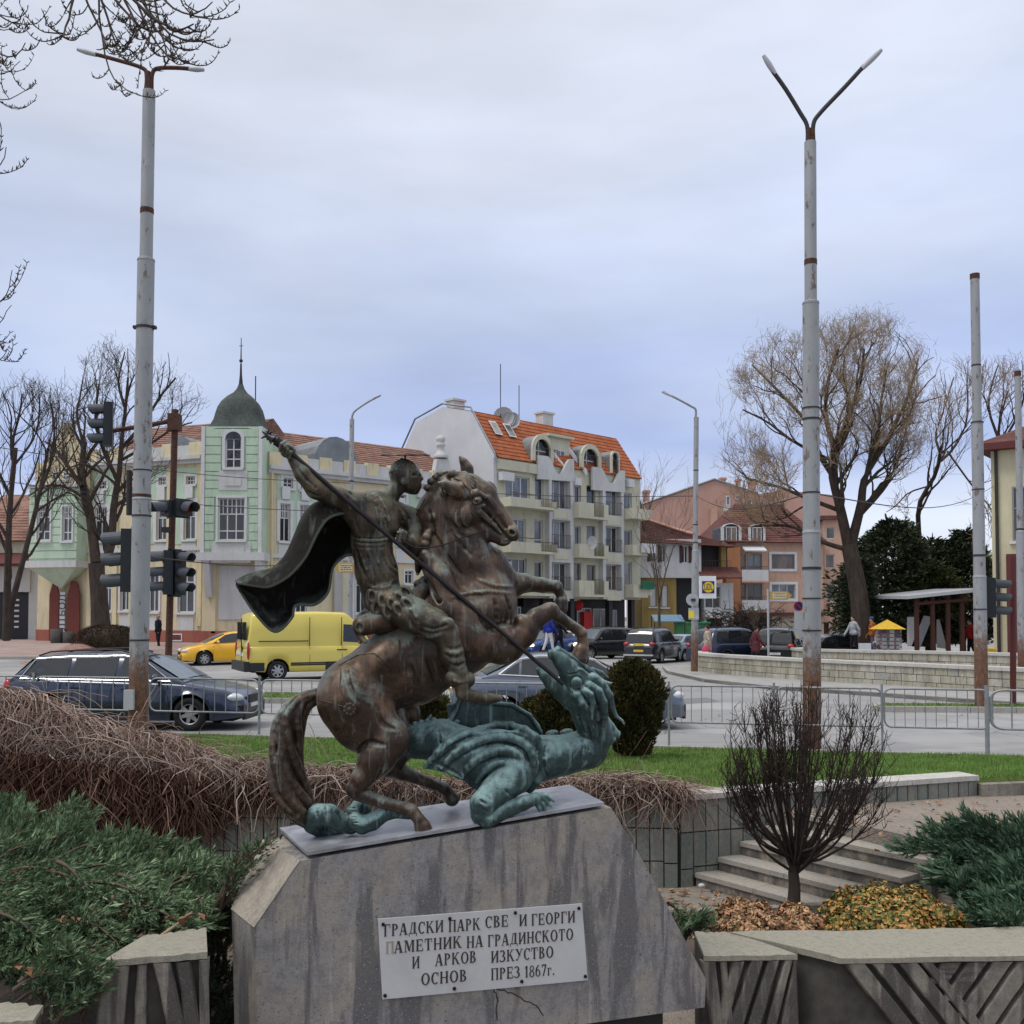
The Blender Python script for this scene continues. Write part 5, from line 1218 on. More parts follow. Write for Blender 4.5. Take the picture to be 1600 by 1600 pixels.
 m=MB();g.hx(m,a-.1,b+.2,z2,z2+.2,.1,1.1);part(root,'oriel_cornice',m,M_whp)
 for x0,x1,y0,y1 in((92,101,740,752),(108,117,740,752)):window(root,g,g.rect(x0,x1,y0,y1),2,(.5,),0,o=.72,rec=0,fw=.05)
 for x0,x1,mm in((79,94,M_yel),(107,126,None)):
  r=g.rect(x0,x1,908,1002);m=MB();zt=r[3];m.prism([g.pt(r[0],r[2],.04),g.pt(r[1],r[2],.04),g.pt(r[1],zt-.8,.04),g.pt(r[1]-.25,zt,.04),g.pt(r[0]+.25,zt,.04),g.pt(r[0],zt-.8,.04)],g.N*.1);part(root,'door',m,simple('door_brown',(.14,.035,.025),.6))
 r=g.rect(95,103,925,1004);m=MB();g.hx(m,r[0],r[1],r[2],r[3],.05,.12);part(root,'sign_board',m,M_whp)
 zt=r[3]-.2
 cu=bpy.data.curves.new('t','FONT');cu.body='ТОЛТБОЛ';cu.size=.62;cu.extrude=.01;to=bpy.data.objects.new('t',cu);COL.objects.link(to);bpy.context.view_layer.update()
 me=bpy.data.meshes.new_from_object(to.evaluated_get(bpy.context.evaluated_depsgraph_get()));bpy.data.objects.remove(to)
 ss=(r[0]+r[1])/2
 for v in me.vertices:p=g.pt(ss-.2+.0+v.co.y*-1+.42,zt-3.0+v.co.x,.13+v.co.z)-root.location;v.co=p
 me.name='letters';link('letters',me,simple('sign_letters',(.03,.03,.04),.6),root)
 m=MB();g.hx(m,g.s(62),g.s(134),-.1,g.z(96,1006),.2,1.2);part(root,'door_step',m,M_grey)
 f=fr;sF=f.s(720);zc2=f.z(417,727);W=[]
 for x0,x1,y0,y1,k in((436,452,787,846,'u'),(467,482,789,848,'u'),(620,631,803,852,'u'),(660,672,806,854,'u'),(441,456,747,763,'a'),(468,482,750,766,'a'),(620,633,773,785,'a'),(658,668,778,789,'a'),(556,573,899,958,'g'),(462,479,940,962,'g'),(632,645,892,912,'g'),(590,604,902,958,'g')):W.append((f.rect(x0,x1,y0,y1),k))
 m=MB();holed(m,f,0,sF,z0,zc2,[w[0]for w in W]);m.add([f.pt(sF,z0,0),f.pt(sF,z0,-9),f.pt(sF,zc2,-9),f.pt(sF,zc2,0)],[(0,1,2,3)]);part(root,'wall',m,M_yel)
 for r,k in W:window(root,f,r,2,(.62,)if k=='u' else((.5,)if k=='a' else(.74,)),3 if k=='u' else 0,fw=.06,gl=M_gl[0],surround=.2 if k!='g' else .12)
 for r,k in W:
  if k=='u':
   m=MB();c=(r[0]+r[1])/2;f.hx(m,c-.26,c+.26,r[3]+.25,r[3]+1.0,.065,.15);part(root,'keystone',m,M_wfr)
   m=MB();f.hx(m,r[0]-.1,r[1]+.1,r[2]-1.1,r[2]-.2,.003,.06);part(root,'apron_panel',m,M_whp)
 for x0,x1 in((431,500),(612,690)):
  g2=MB();holed(g2,f,f.s(x0),f.s(x1),f.z((x0+x1)/2,856),f.z((x0+x1)/2,745),[(h[0][0]-.15,h[0][1]+.15,h[0][2]-.15,h[0][3]+.15)for h in W if h[1]in 'ua'],o=.03,dep=.03);part(root,'green_panel',g2,M_grn)
 m=MB();f.hx(m,0,sF,z0,f.z(440,988),0,.1);part(root,'base_course',m,M_red)
 m=MB();f.hx(m,0,sF,f.z(440,872),f.z(440,866),.003,.18);part(root,'string_course',m,M_whp)
 cornice(f,0,sF,zc2-.22,17)
 m=MB();f.hx(m,f.s(519),f.s(532),.4,f.z(525,862),.1,.25);part(root,'pilaster',m,M_grey)
 m=MB();m.cyl(f.pt(f.s(421),.5,.2),f.pt(f.s(421),zc2-.3,.2),.07,sides=6);part(root,'drain_pipe',m,M_yel)
 gp=[(648,777),(655,760),(668,750),(676,735),(679,718),(697,718),(700,735),(707,752),(720,764),(724,784)]
 m=MB();m.prism([f.pt(f.s(x),f.z(x,y),.25)for x,y in gp],f.N*-.4);part(root,'gable',m,M_whp)
 m=MB();m.prism([f.pt(f.s(x),f.z(x,y),.27)for x,y in[(660,775),(666,760),(678,748),(684,734),(693,734),(698,750),(708,764),(712,778)]],f.N*.04);part(root,'gable_panel',m,M_yel)
 c=f.pt(f.s(688),f.z(688,716),0);m=MB();m.lathe(c,[(.5,0),(.55,.15),(.3,.3),(.22,.7),(.3,.8),(.3,.95),(.18,1.0),(.3,1.15),(.28,1.4),(.05,1.5)],12);part(root,'urn',m,M_whp)
 for ff,x0,x1,zz,ytop in((fl,128,330,zc,682),(fr,416,740,zc2,692)):
  s0,s1=ff.s(x0),ff.s(x1);zr_=zz+3.2
  a,b,c,d=ff.pt(s0,zz+.1,-.3),ff.pt(s1,zz+.1,-.3),ff.pt(s1,zr_,-6),ff.pt(s0,zr_,-6)
  m=MB();m.add([a,b,c,d,ff.pt(s0,zz,-11),ff.pt(s1,zz,-11)],[(0,1,2,3),(3,2,5,4),(0,3,4),(1,5,2)]);part(root,'roof',m,M_told);roof_courses(root,a,b,c,d,M_told,.4)
 for ff,x,y,w in((fl,308,664,1.0),(fr,425,656,.95)):
  s=ff.s(x);zt=ff.z(x,y)+.5;m=MB();ff.hx(m,s-w/2,s+w/2,zc,zt,-4.2,-3.2);ff.hx(m,s-w/2-.1,s+w/2+.1,zt,zt+.25,-4.3,-3.1);ch=part(root,'chimney',m,M_yel)
 for ff,x0,x1,yy in((fr,492,556,705),(fl,238,318,702)):
  s0,s1=ff.s(x0),ff.s(x1);zb_=zc2+.5;m=MB();n=10;rad=(1.5 if ff is fr else 1.2)
  cs=s1-rad if ff is fr else(s0+s1)/2
  P=[]
  for k in range(n+1):a=math.pi*k/n;P.append((cs+math.cos(a)*rad,zb_+math.sin(a)*rad*1.1))
  vs=[ff.pt(p[0],p[1],.1)for p in P]+[ff.pt(p[0],p[1],-5)for p in P];m.add(vs,[(k,k+1,n+2+k,n+1+k)for k in range(n)]+[tuple(range(n+1))],False);part(root,'dormer',m,M_zinc)
 f=T;a,b=f.s(320),f.s(414);zb_,zt=f.z(366,873),f.z(366,671);dpt=3.0;o=.9
 rw=[f.rect(347,388,781,846),f.rect(357,382,686,735)]
 m=MB();holed(m,f,a,b,zb_,zt,rw,o=o)
 for s in(a,b):m.add([f.pt(s,zb_,o),f.pt(s,zb_,-dpt),f.pt(s,zt,-dpt),f.pt(s,zt,o)],[(0,1,2,3)])
 m.add([f.pt(a,zb_,o),f.pt(b,zb_,o),f.pt(b,zb_,-dpt),f.pt(a,zb_,-dpt)],[(0,1,2,3)]);m.add([f.pt(a,zt,o),f.pt(b,zt,o),f.pt(b,zt,-dpt),f.pt(a,zt,-dpt)],[(0,1,2,3)]);part(root,'tower_wall',m,M_grn)
 siding(f,a+.22,b-.22,zb_+.5,zt-.1,[(r[0]-.12,r[1]+.12,r[2],r[3])for r in rw],14,o,M_grn)
 for s in(a,b-.2):
  m=MB();f.hx(m,s,s+.2,zb_,zt,o+.003,o+.1);part(root,'corner_board',m,M_wfr)
 window(root,f,rw[0],3,(.22,.62),2,o=o+.07,surround=.12)
 r=rw[1];wz=window(root,f,(r[0],r[1],r[2],r[3]-.1),2,(.3,.62),0,o=o+.07,surround=0)
 n=12;cs=(r[0]+r[1])/2;rad=(r[1]-r[0])/2;m=MB()
 for r0,r1,oo in((rad*.98,rad+.16,.14),):
  for k in range(n):
   a0,a1=math.pi*k/n,math.pi*(k+1)/n;zz=r[3]-.15
   q=[(math.cos(t)*rr,math.sin(t)*rr*.9)for t,rr in((a0,r0),(a1,r0),(a1,r1),(a0,r1))];m.hexa([f.pt(cs+x,zz+y,o+.003)for x,y in q]+[f.pt(cs+x,zz+y,o+oo)for x,y in q])
 f.hx(m,r[0]-.16,r[0],r[2],r[3]-.15,o+.003,o+.14);f.hx(m,r[1],r[1]+.16,r[2],r[3]-.15,o+.003,o+.14);link('arch',m.mesh('arch',root.location),M_wfr,wz)
 m=MB();m.add([f.pt(cs+math.cos(math.pi*k/n)*rad,r[3]-.15+math.sin(math.pi*k/n)*rad*.9,o+.09)for k in range(n+1)],[tuple(range(n+1))]);link('fanlight',m.mesh('fanlight',root.location),M_gl[0],wz)
 for rr,h in((rw[0],1.0),(rw[1],1.0)):
  m=MB();f.hx(m,rr[0]-.35,rr[1]+.35,rr[2]-h-.25,rr[2]-.15,o+.02,o+.1);p=part(root,'apron_panel',m,M_whp);m=MB();f.hx(m,rr[0],rr[1],rr[2]-h,rr[2]-.4,o+.1,o+.14);part(root,'apron_panel',m,M_whp)
 m=MB();f.hx(m,a-.2,b+.2,zb_-.15,zb_+.3,-.4,o+.2);part(root,'tower_base',m,M_whp)
 for px in(324,404):s=f.s(px);m=MB();m.prism([f.pt(s,zb_-.15,o+.1),f.pt(s,zb_-.6,o),f.pt(s,zb_-2.2,.35),f.pt(s,zb_-2.2,0),f.pt(s,zb_-.15,0)],f.U*.35);part(root,'bracket',m,M_whp)
 m=MB();f.hx(m,f.s(318)-.1,f.s(416)+.1,z0,zb_,-.5,0);part(root,'wall',m,M_yel)
 m=MB();r=f.rect(342,402,884,968);f.hx(m,*r,.003,.07);part(root,'shop_board',m,M_whp)
 m=MB();f.hx(m,f.s(318)-.1,f.s(416)+.1,z0,f.z(366,986),0,.1);part(root,'base_course',m,M_red)
 for px in(334,408):s=f.s(px);m=MB();f.hx(m,s-.12,s+.12,1.2,zb_-.2,.003,.1);part(root,'pilaster',m,M_yel)
 cx=f.pt((a+b)/2,0,o-(b-a)/2);sc=57.1/1600;prof=[(49,671),(47,667),(42,660),(37.5,650),(35.5,640),(33,630),(28,620),(20,611),(11,604),(6,597),(3.6,590)]
 m=MB();n=40;vs=[]
 for k,(r_,y)in enumerate(prof):
  e=6-4*k/(len(prof)-1)
  for j in range(n):
   t=2*math.pi*j/n;q=r_*sc/(abs(math.cos(t))**e+abs(math.sin(t))**e)**(1/e);vs.append((cx.x+math.cos(t)*q,cx.y+math.sin(t)*q,at(366,y,57.1).z))
 m.add(vs,[(i*n+j,i*n+(j+1)%n,(i+1)*n+(j+1)%n,(i+1)*n+j)for i in range(len(prof)-1)for j in range(n)],True);m.add([vs[j]for j in range(n)],[tuple(range(n))]);part(root,'dome',m,M_slate)
 m=MB();zz=lambda y:at(372,y,57.1).z;m.tube([(cx.x,cx.y,zz(592)),(cx.x,cx.y,zz(575)),(cx.x,cx.y,zz(556))],[.13,.07,.05],8);m.ball((cx.x,cx.y,zz(552)),.11);m.tube([(cx.x,cx.y,zz(549)),(cx.x,cx.y,zz(515))],[.04,.02],6)
 m.cyl((cx.x-.12,cx.y,zz(528)),(cx.x+.12,cx.y,zz(528)),.02,sides=5);sp=part(root,'spire',m,M_band)
 m=MB();m.cyl((cx.x+.6,cx.y+1,zc),(cx.x+.6,cx.y+1,zz(570)),.035,sides=5);part(root,'aerial',m,M_band)
 return root
corner_house()
def apartments():
 f=Fac(776,70,45);root=thing('apartment_house','cream and white apartment block with an orange tiled mansard roof and stacked balconies','building',tuple(f.pt(0,-.3)))
 sE=f.s(1001);zs=3.45;zT=f.z(785,716);z0=-.6;B=[]
 wins=[]
 def add(x0,x1,y0,y1,nx,g=0,tr=(),fr=None,**k):wins.append((f.rect(x0,x1,y0,y1),nx,tr,M_gl[g],fr,k))
 add(790,828,744,788,3,1);add(836,850,747,800,1,1,(.35,));add(790,822,810,858,3,1);add(835,849,812,864,1,1,(.4,));add(791,823,872,912,3,0);add(835,849,877,925,1,0)
 for y0,y1,g in((749,795,1),(813,858,1),(879,923,0)):add(857,886,y0,y1,3,g)
 for y0,y1,g in((758,788,0),(821,852,0),(880,911,3)):add(892,908,y0,y1,1 if g==3 else 2,g,fr=M_wgr if g==3 else None)
 for y0,y1,g in((759,805,0),(822,868,1),(883,927,0)):add(917,931,y0,y1,1,g,fr=M_wgr)
 for y0,y1,g in((762,806,1),(823,864,0),(882,923,3)):add(941,966,y0,y1,3,g)
 for y0,y1,g in((770,800,1),(828,858,0),(878,915,2)):add(974,988,y0,y1,1,g)
 m=MB();holed(m,f,0,sE,zs,zT,[w[0]for w in wins],dep=.25);m.add([f.pt(sE,zs,0),f.pt(sE,zs,-11),f.pt(sE,zT,-11),f.pt(sE,zT,0)],[(0,1,2,3)])
 m.add([f.pt(0,zs,0),f.pt(sE,zs,0),f.pt(sE,zs,-11),f.pt(0,zs,-11)],[(0,1,2,3)]);part(root,'wall',m,M_cream)
 for r,nx,tr,gl,fr,k in wins:window(root,f,r,nx,tr,0,gl=gl,fr=fr,sill=False,rec=.18,fw=.09)
 for x0,x1 in((853,891),(937,970)):
  s0,s1=f.s(x0),f.s(x1);hol=[w[0]for w in wins if s0<(w[0][0]+w[0][1])/2<s1];m=MB();holed(m,f,s0,s1,zs,zT-.7,hol,o=.35,dep=.36)
  for s in(s0,s1):m.add([f.pt(s,zs,.35),f.pt(s,zs,0),f.pt(s,zT-.7,0),f.pt(s,zT-.7,.35)],[(0,1,2,3)])
  m.add([f.pt(s0,zs,.35),f.pt(s1,zs,.35),f.pt(s1,zs,0),f.pt(s0,zs,0)],[(0,1,2,3)]);part(root,'bay',m,M_whp)
  for h in hol:
   railing(root,f,h[0],h[1],h[2]+.1,h[2]+1.0,.4);m=MB();f.hx(m,h[0]+.15,h[1]-.15,h[2]-.75,h[2]-.15,.352,.40);part(root,'relief_panel',m,M_cream)
 rows={0:(786,800,852,868,914,932),1:(788,812,852,873,908,933),2:(797,813,853,869,914,934)}
 for bi,(x0,x1,cx)in enumerate(((778,853,850),(891,937,914),(971,1000,985))):
  s0,s1=f.s(x0),f.s(x1)
  for k in range(3):
   zt_,zb_=f.z(cx,rows[bi][2*k]),f.z(cx,rows[bi][2*k+1]);dp=(1.25,.9,1.2)[bi]
   m=MB();c=.5
   P=[(s0,0),(s1,0),(s1,dp-(c if bi!=1 else 0)),(s1-(c if bi!=1 else 0),dp),(s0,dp)]if bi!=1 else[(s0,0),(s1,0),(s1,dp),(s0,dp)]
   m.prism([f.pt(a,zb_,o)for a,o in P],(0,0,.18));sl=part(root,'balcony_slab',m,M_cream)
   m=MB();e=s1-(.0 if bi!=1 else 0)
   if bi==1:segs=((s0,s0+(s1-s0)*.5),(s1-(s1-s0)*.15,s1))
   else:segs=((s0,s0+(s1-s0)*.62),)if bi==0 else((s0,s1),)
   for a,b in segs:
    m=MB();f.hx(m,a,b,zb_+.182,zt_,dp-.12,dp-.002);part(root,'balcony_parapet',m,M_cream)
   if bi==1:railing(root,f,segs[0][1],segs[1][0],zb_+.2,zt_+.1,dp-.06)
   elif bi==0:railing(root,f,segs[0][1],s1,zb_+.2,zt_+.1,dp-.06);m=MB();m.cyl(f.pt(s0,zt_+.3,dp-.06),f.pt(segs[0][1],zt_+.3,dp-.06),.03,sides=5);part(root,'handrail',m,M_rail)
   for s in((s0+.002,s1-.122)if bi!=1 else(s0+.002,s1-.122)):m=MB();f.hx(m,s,s+.12,zb_+.182,zt_,.0,dp-.125-(.0));part(root,'balcony_parapet',m,M_cream)
 for x0,x1,y0,y1 in((836,892,712,733),(921,972,730,750)):
  s0,s1=f.s(x0),f.s(x1);n=14;P=[f.pt(s0,f.z(x0,y1+16),.36)]
  for i in range(n+1):
   t=i/n;dip=math.sin(math.pi*min(1,max(0,(t-.25)/.65)))**2*1.25;P.append(f.pt(s0+(s1-s0)*t,f.z(x0+(x1-x0)*t,y0+(y1-y0)*t*.3)-dip,.36))
  P.append(f.pt(s1,f.z(x1,y1+20),.36));m=MB();m.prism(P,f.N*-.2);part(root,'wavy_parapet',m,M_whp)
 s0,s1=f.s(838),f.s(856);m=MB();f.hx(m,s0,s1,f.z(845,744),f.z(845,717),0,.3);part(root,'parapet_block',m,M_whp)
 m=MB();f.hx(m,0,f.s(838),f.z(800,736),f.z(800,721),0,.25);part(root,'eaves_beam',m,M_cream)
 G=[(0,z0),(0,zT),(2.4,zT+3.5),(5.3,zT+4.2),(8.3,zT+3.5),(10.8,zT+.2),(10.8,z0)]
 m=MB();m.prism([f.pt(-.3,z,-t)for t,z in G],f.U*.3);part(root,'gable_wall',m,M_gable)
 m=MB();E=[(-.35,zT-.4),(-.15,zT+.25),(2.3,zT+3.75),(5.3,zT+4.45),(8.4,zT+3.75),(10.95,zT+.4)];m.tube([f.pt(-.32,z,-t)for t,z in E],.07,5,smooth=False);part(root,'verge_trim',m,M_zinc)
 a,b,c,d=f.pt(0,zT,.15),f.pt(sE,zT,.15),f.pt(sE,zT+3.5,-2.4),f.pt(0,zT+3.5,-2.4);e,g=f.pt(sE,zT+4.2,-5.3),f.pt(0,zT+4.2,-5.3);h,i_=f.pt(sE,zT,-11),f.pt(0,zT,-11)
 m=MB();m.add([a,b,c,d,e,g,h,i_],[(0,1,2,3),(3,2,4,5),(5,4,6,7),(1,6,4,2)]);part(root,'roof',m,M_tor);roof_courses(root,a,b,c,d,M_tor,.34);roof_courses(root,d,c,e,g,M_tor,.34)
 for x,y in((760,676),(772,680)):
  s=f.s(790+(x-760)*1.2);s=.9+(x-760)/12*1.4;q=lambda u,t:a.lerp(d,t)+f.U*(s+u)+Vector((0,0,.12))+f.N*.08
  m=MB();m.prism([q(0,.5),q(.7,.5),q(.7,.8),q(0,.8)],f.N*.05);part(root,'skylight',m,M_wfr);m=MB();m.prism([q(.08,.53)+f.N*.06,q(.62,.53)+f.N*.06,q(.62,.77)+f.N*.06,q(.08,.77)+f.N*.06],f.N*.01);part(root,'skylight_pane',m,M_gl[2])
 for x0,x1,yt,yb in((829,862,680,722),(905,937,695,733),(953,966,705,740)):
  s0,s1=f.s(x0),f.s(x1);cs=(s0+s1)/2;rad=(s1-s0)/2;zz=f.z((x0+x1)/2,yt)-rad;zb_=f.z((x0+x1)/2,yb);n=14;m=MB();ring=[]
  for k in range(n+1):t=math.pi*k/n;ring.append((math.cos(t),math.sin(t)))
  vs=[f.pt(cs+x*rad,zz+y*rad,.1)for x,y in ring]+[f.pt(cs+x*rad,zz+y*rad,-3)for x,y in ring];m.add(vs,[(k,k+1,n+2+k,n+1+k)for k in range(n)],True)
  m.add([f.pt(cs+rad,zb_,.1),f.pt(cs+rad,zz,.1),f.pt(cs+rad,zz,-3),f.pt(cs+rad,zb_,-3)],[(0,1,2,3)]);m.add([f.pt(cs-rad,zb_,.1),f.pt(cs-rad,zz,.1),f.pt(cs-rad,zz,-3),f.pt(cs-rad,zb_,-3)],[(0,1,2,3)]);dm=part(root,'dormer',m,M_zinc)
  m=MB();r0=rad*.72
  for k in range(n):
   q=[(x*r_,y*r_)for(x,y),r_ in((ring[k],r0),(ring[k+1],r0),(ring[k+1],rad*1.02),(ring[k],rad*1.02))];m.hexa([f.pt(cs+x,zz+y,.05)for x,y in q]+[f.pt(cs+x,zz+y,.22)for x,y in q])
  for sg in(-1,1):x=sorted((cs+sg*r0,cs+sg*rad*1.02));f.hx(m,x[0],x[1],zb_,zz,.05,.22)
  link('arch',m.mesh('arch',root.location),M_cream,dm)
  m=MB();m.add([f.pt(cs-r0,zb_,-.35),f.pt(cs+r0,zb_,-.35)]+[f.pt(cs+x*r0,zz+y*r0,-.35)for x,y in ring],[tuple(range(n+3))]);link('pane',m.mesh('pane',root.location),M_gl[1],dm)
  m=MB();f.hx(m,cs-.05,cs+.05,zb_,zz+r0*.95,-.34,-.25);f.hx(m,cs-r0,cs+r0,zz-.05,zz+.05,-.34,-.26);link('glazing_bar',m.mesh('glazing_bar',root.location),M_wfr,dm)
  railing(root,f,cs-rad,cs+rad*1.4,zb_+.1,zb_+1.0,.2,8)
 r=f.rect(866,900,683,716);m=MB();f.hx(m,r[0],r[1],r[2]-1,r[3],-3,-.6);part(root,'roof_room',m,M_cream);window(root,f,(r[0]+.3,r[1]-.6,r[2]-.2,r[3]-.9),3,(),0,o=-.55,rec=0,gl=M_gl[1],sill=False)
 m=MB();f.hx(m,r[0]-.2,r[1]+.2,r[3],r[3]+.2,-3.1,-.3);part(root,'roof_slab',m,M_cream)
 for t0 in(866,896):
  m=MB();s=f.s(t0);m.prism([f.pt(s,f.z(t0,690),-.8),f.pt(s,f.z(t0,690)-.35,-.8),f.pt(s+1.1,f.z(t0,733)-.35,.3),f.pt(s+1.1,f.z(t0,733),.3)],f.U*.16);part(root,'sloping_beam',m,M_wfr)
 for px,t,hh in((792,5.0,.6),(888,2.8,.35)):s=f.s(px)if px>800 else .2;m=MB();f.hx(m,s,s+1.1,zT+3,zT+4.1+hh,-t-.5,-t+.3);f.hx(m,s-.1,s+1.2,zT+4.1+hh,zT+4.25+hh,-t-.6,-t+.4);part(root,'chimney',m,M_whp)
 m=MB();f.hx(m,0,sE,z0,zs-.003,-11,-1.6);part(root,'shop_front',m,M_shop)
 for px in(778,800,852,895,955,990):s=f.s(px);m=MB();f.hx(m,s,s+.4,z0,zs-.003,-.6,-.2);part(root,'pillar',m,M_shop)
 g=Fac(776,70,45);g.P=f.P-f.N*1.6;g.U=f.U;g.N=f.N
 for x0,x1,y0,y1,nx,gl in((900,922,950,986,2,2),(925,948,951,986,2,0),(950,962,953,984,2,1),(870,893,960,990,3,1),(802,812,948,985,2,1)):window(root,g,g.rect(x0,x1,y0,y1),nx,(),0,o=.1,rec=0,gl=M_gl[gl],sill=False)
 m=MB();g.hx(m,*g.rect(905,918,956,984),.15,.5);part(root,'red_cooler',m,simple('shop_red',(.45,.02,.02),.5))
 m=MB();g.hx(m,*g.rect(812,900,934,948),.12,.4);part(root,'shop_sign',m,M_shop)
 m=MB();m.ball(g.pt(g.s(896),g.z(896,946),.5),.4,1,.3,1);part(root,'sign_emblem',m,MATS['shop_red'])
 m=MB();g.hx(m,*g.rect(861,899,936,939),.42,.46);part(root,'shop_sign_strip',m,M_wfr)
 M_dish=simple('dish_grey',(.42,.42,.43),.5)
 for px,py,w,t in((787,652,.75,4.5),(800,657,.6,4.2),(795,655,.5,4.6)):
  p=f.pt(0,0);c=at(px,py,73.5);m=MB();n=14;vs=[c+Vector((0,.25,0))]+[c+Vector((math.cos(2*math.pi*k/n)*w,-.1,math.sin(2*math.pi*k/n)*w))for k in range(n)];m.add(vs,[(0,1+k,1+(k+1)%n)for k in range(n)],True);m.cyl(c+Vector((0,.25,0)),c+Vector((0,.4,-1.6)),.04,sides=5);part(root,'satellite_dish',m,M_dish)
 c=f.pt(f.s(909),f.z(909,849),1.1);m=MB();n=14;m.add([c+Vector((.1,.1,0))]+[c+Vector((math.cos(2*math.pi*k/n)*.35-.05,-.05+math.cos(2*math.pi*k/n)*-.3,math.sin(2*math.pi*k/n)*.5))for k in range(n)],[(0,1+k,1+(k+1)%n)for k in range(n)],True);part(root,'satellite_dish',m,M_wfr)
 for px,py in((782,569),(811,602)):m=MB();a_=at(px,657,73.6);m.cyl(a_,Vector((a_.x,a_.y,at(px,py,73.6).z)),.03,sides=4);part(root,'aerial',m,M_band)
 for x0,x1,y0,y1 in((777,795,739,752),(892,901,748,759),(976,984,750,762),(782,790,878,890)):m=MB();f.hx(m,*f.rect(x0,x1,y0,y1),.1,.55);part(root,'air_conditioner',m,M_wfr)
 m=MB();f.hx(m,*f.rect(981,1003,851,865),1.3,1.4);part(root,'balcony_banner',m,M_wfr)
 m=MB();f.hx(m,*f.rect(980,1000,909,921),1.35,1.45);part(root,'balcony_banner',m,simple('banner_green',(.012,.12,.06),.6))
 return root
apartments()
#  MORE BUILDINGS
def box_house(f,root,s0,s1,z0,z1,mat,dep,holes=(),name='wall',o=0):
 m=MB();holed(m,f,s0,s1,z0,z1,list(holes),o=o)
 for s in(s0,s1):m.add([f.pt(s,z0,o),f.pt(s,z0,o-dep),f.pt(s,z1,o-dep),f.pt(s,z1,o)],[(0,1,2,3)])
 m.add([f.pt(s0,z0,o-dep),f.pt(s1,z0,o-dep),f.pt(s1,z1,o-dep),f.pt(s0,z1,o-dep)],[(0,1,2,3)])
 m.add([f.pt(s0,z1,o),f.pt(s1,z1,o),f.pt(s1,z1,o-dep),f.pt(s0,z1,o-dep)],[(0,1,2,3)]);m.add([f.pt(s0,z0,o),f.pt(s1,z0,o),f.pt(s1,z0,o-dep),f.pt(s0,z0,o-dep)],[(0,1,2,3)])
 return part(root,name,m,mat)
def poly_wall(f,root,pts,dep,mat,name='wall',o=0):
 m=MB();m.prism([f.pt(f.s(x),f.z(x,y),o)for x,y in pts],f.N*-dep);return part(root,name,m,mat)
f=Fac(1000,118,90);root=thing('pink_building','large dull pink gabled building with few windows, behind the dark red roof','building',f.pt(5,-.3))
poly_wall(f,root,[(1000,1000),(1000,791),(1117,750),(1185,772),(1212,768),(1216,765),(1320,775),(1320,1000)],14,M_pk)
m=MB();m.tube([f.pt(f.s(x),f.z(x,y)+.1,.1)for x,y in((999,791),(1117,750),(1186,772))],.12,4,smooth=False);part(root,'verge_trim',m,M_zinc)
for x0,x1,y0,y1 in((1135,1142,775,790),(1150,1156,773,781),(1167,1176,780,791),(1188,1197,784,792),(1136,1142,809,815)):window(root,f,f.rect(x0,x1,y0,y1),1,(),0,o=.15,rec=.02,gl=M_gl[1],sill=False,fw=.1)
m=MB();f.hx(m,*f.rect(1131,1142,792,800),.1,.7);part(root,'air_conditioner',m,M_wfr)
poly_wall(f,root,[(1111,830),(1111,795),(1121,795),(1121,830)],.5,M_org,'flue',.4)
for x,y,w in((1013,768,4.5),(1134,748,4),(1159,750,2.5),(1181,753,4.5)):
 m=MB();a=f.rect(x-w,x+w,y,y+28);f.hx(m,a[0],a[1],a[2],a[3],-2,-.8);f.hx(m,a[0]-.12,a[1]+.12,a[3],a[3]+.25,-2.1,-.7);part(root,'chimney',m,M_pk)
f=Fac(1150,90,84);root=thing('orange_house','orange block of flats with white balconies and white framed arched dormers','building',f.pt(5,-.3));W=[]
for x0,x1,y0,y1,nx,g in((1155,1166,865,890,1,3),(1168,1191,865,891,2,1),(1155,1166,912,937,1,3),(1168,1191,912,938,2,0),(1206,1242,866,889,1,3),(1206,1243,913,936,3,1)):W.append((f.rect(x0,x1,y0,y1),nx,M_gl[g]))
s1=f.s(1287);zt=f.z(1200,848);box_house(f,root,0,s1,-.6,zt,M_org,12,[w[0]for w in W])
for r,nx,g in W:window(root,f,r,nx,(),0,gl=g,fr=M_wgr if nx<3 else M_wfr,sill=False)
for r in(f.rect(1206,1242,866,889),f.rect(1206,1243,913,936)):
 m=MB();t=.22
 for a in((r[0]-t,r[0],r[2]-t,r[3]+t),(r[1],r[1]+t,r[2]-t,r[3]+t),(r[0],r[1],r[3],r[3]+t),(r[0],r[1],r[2]-t,r[2])):f.hx(m,*a,.003,.08)
 part(root,'window_surround',m,M_wfr)
for y0,y1 in((891,908),(938,954)):
 r=f.rect(1154,1195,y0,y1);m=MB();f.hx(m,*r,.9,1.02);part(root,'balcony_parapet',m,M_whp);m=MB();f.hx(m,r[0],r[1],r[2]-.15,r[2],.0,1.05);part(root,'balcony_slab',m,M_org);railing(root,f,r[0],r[1],r[3],r[3]+.3,.95,14)
r=f.rect(1150,1154,855,955);m=MB();f.hx(m,-1.2,.1,r[2],r[3],.003,1.0);part(root,'side_pier',m,M_orgd)
r=f.rect(1158,1192,852,861);m=MB();m.prism([f.pt(r[0],r[3],.1),f.pt(r[0],r[2],1.2),f.pt(r[0],r[2]-.1,1.2),f.pt(r[0],r[3]-.2,.1)],f.U*(r[1]-r[0]));part(root,'awning',m,M_whp)
m=MB();f.hx(m,0,s1,f.z(1200,962),f.z(1200,957),.003,.5);part(root,'canopy',m,M_dkr);r=f.rect(1203,1246,962,995);m=MB();f.hx(m,*r,.003,.08);part(root,'garage_shutter',m,plaster('shutter_beige',(.42,.36,.27)))
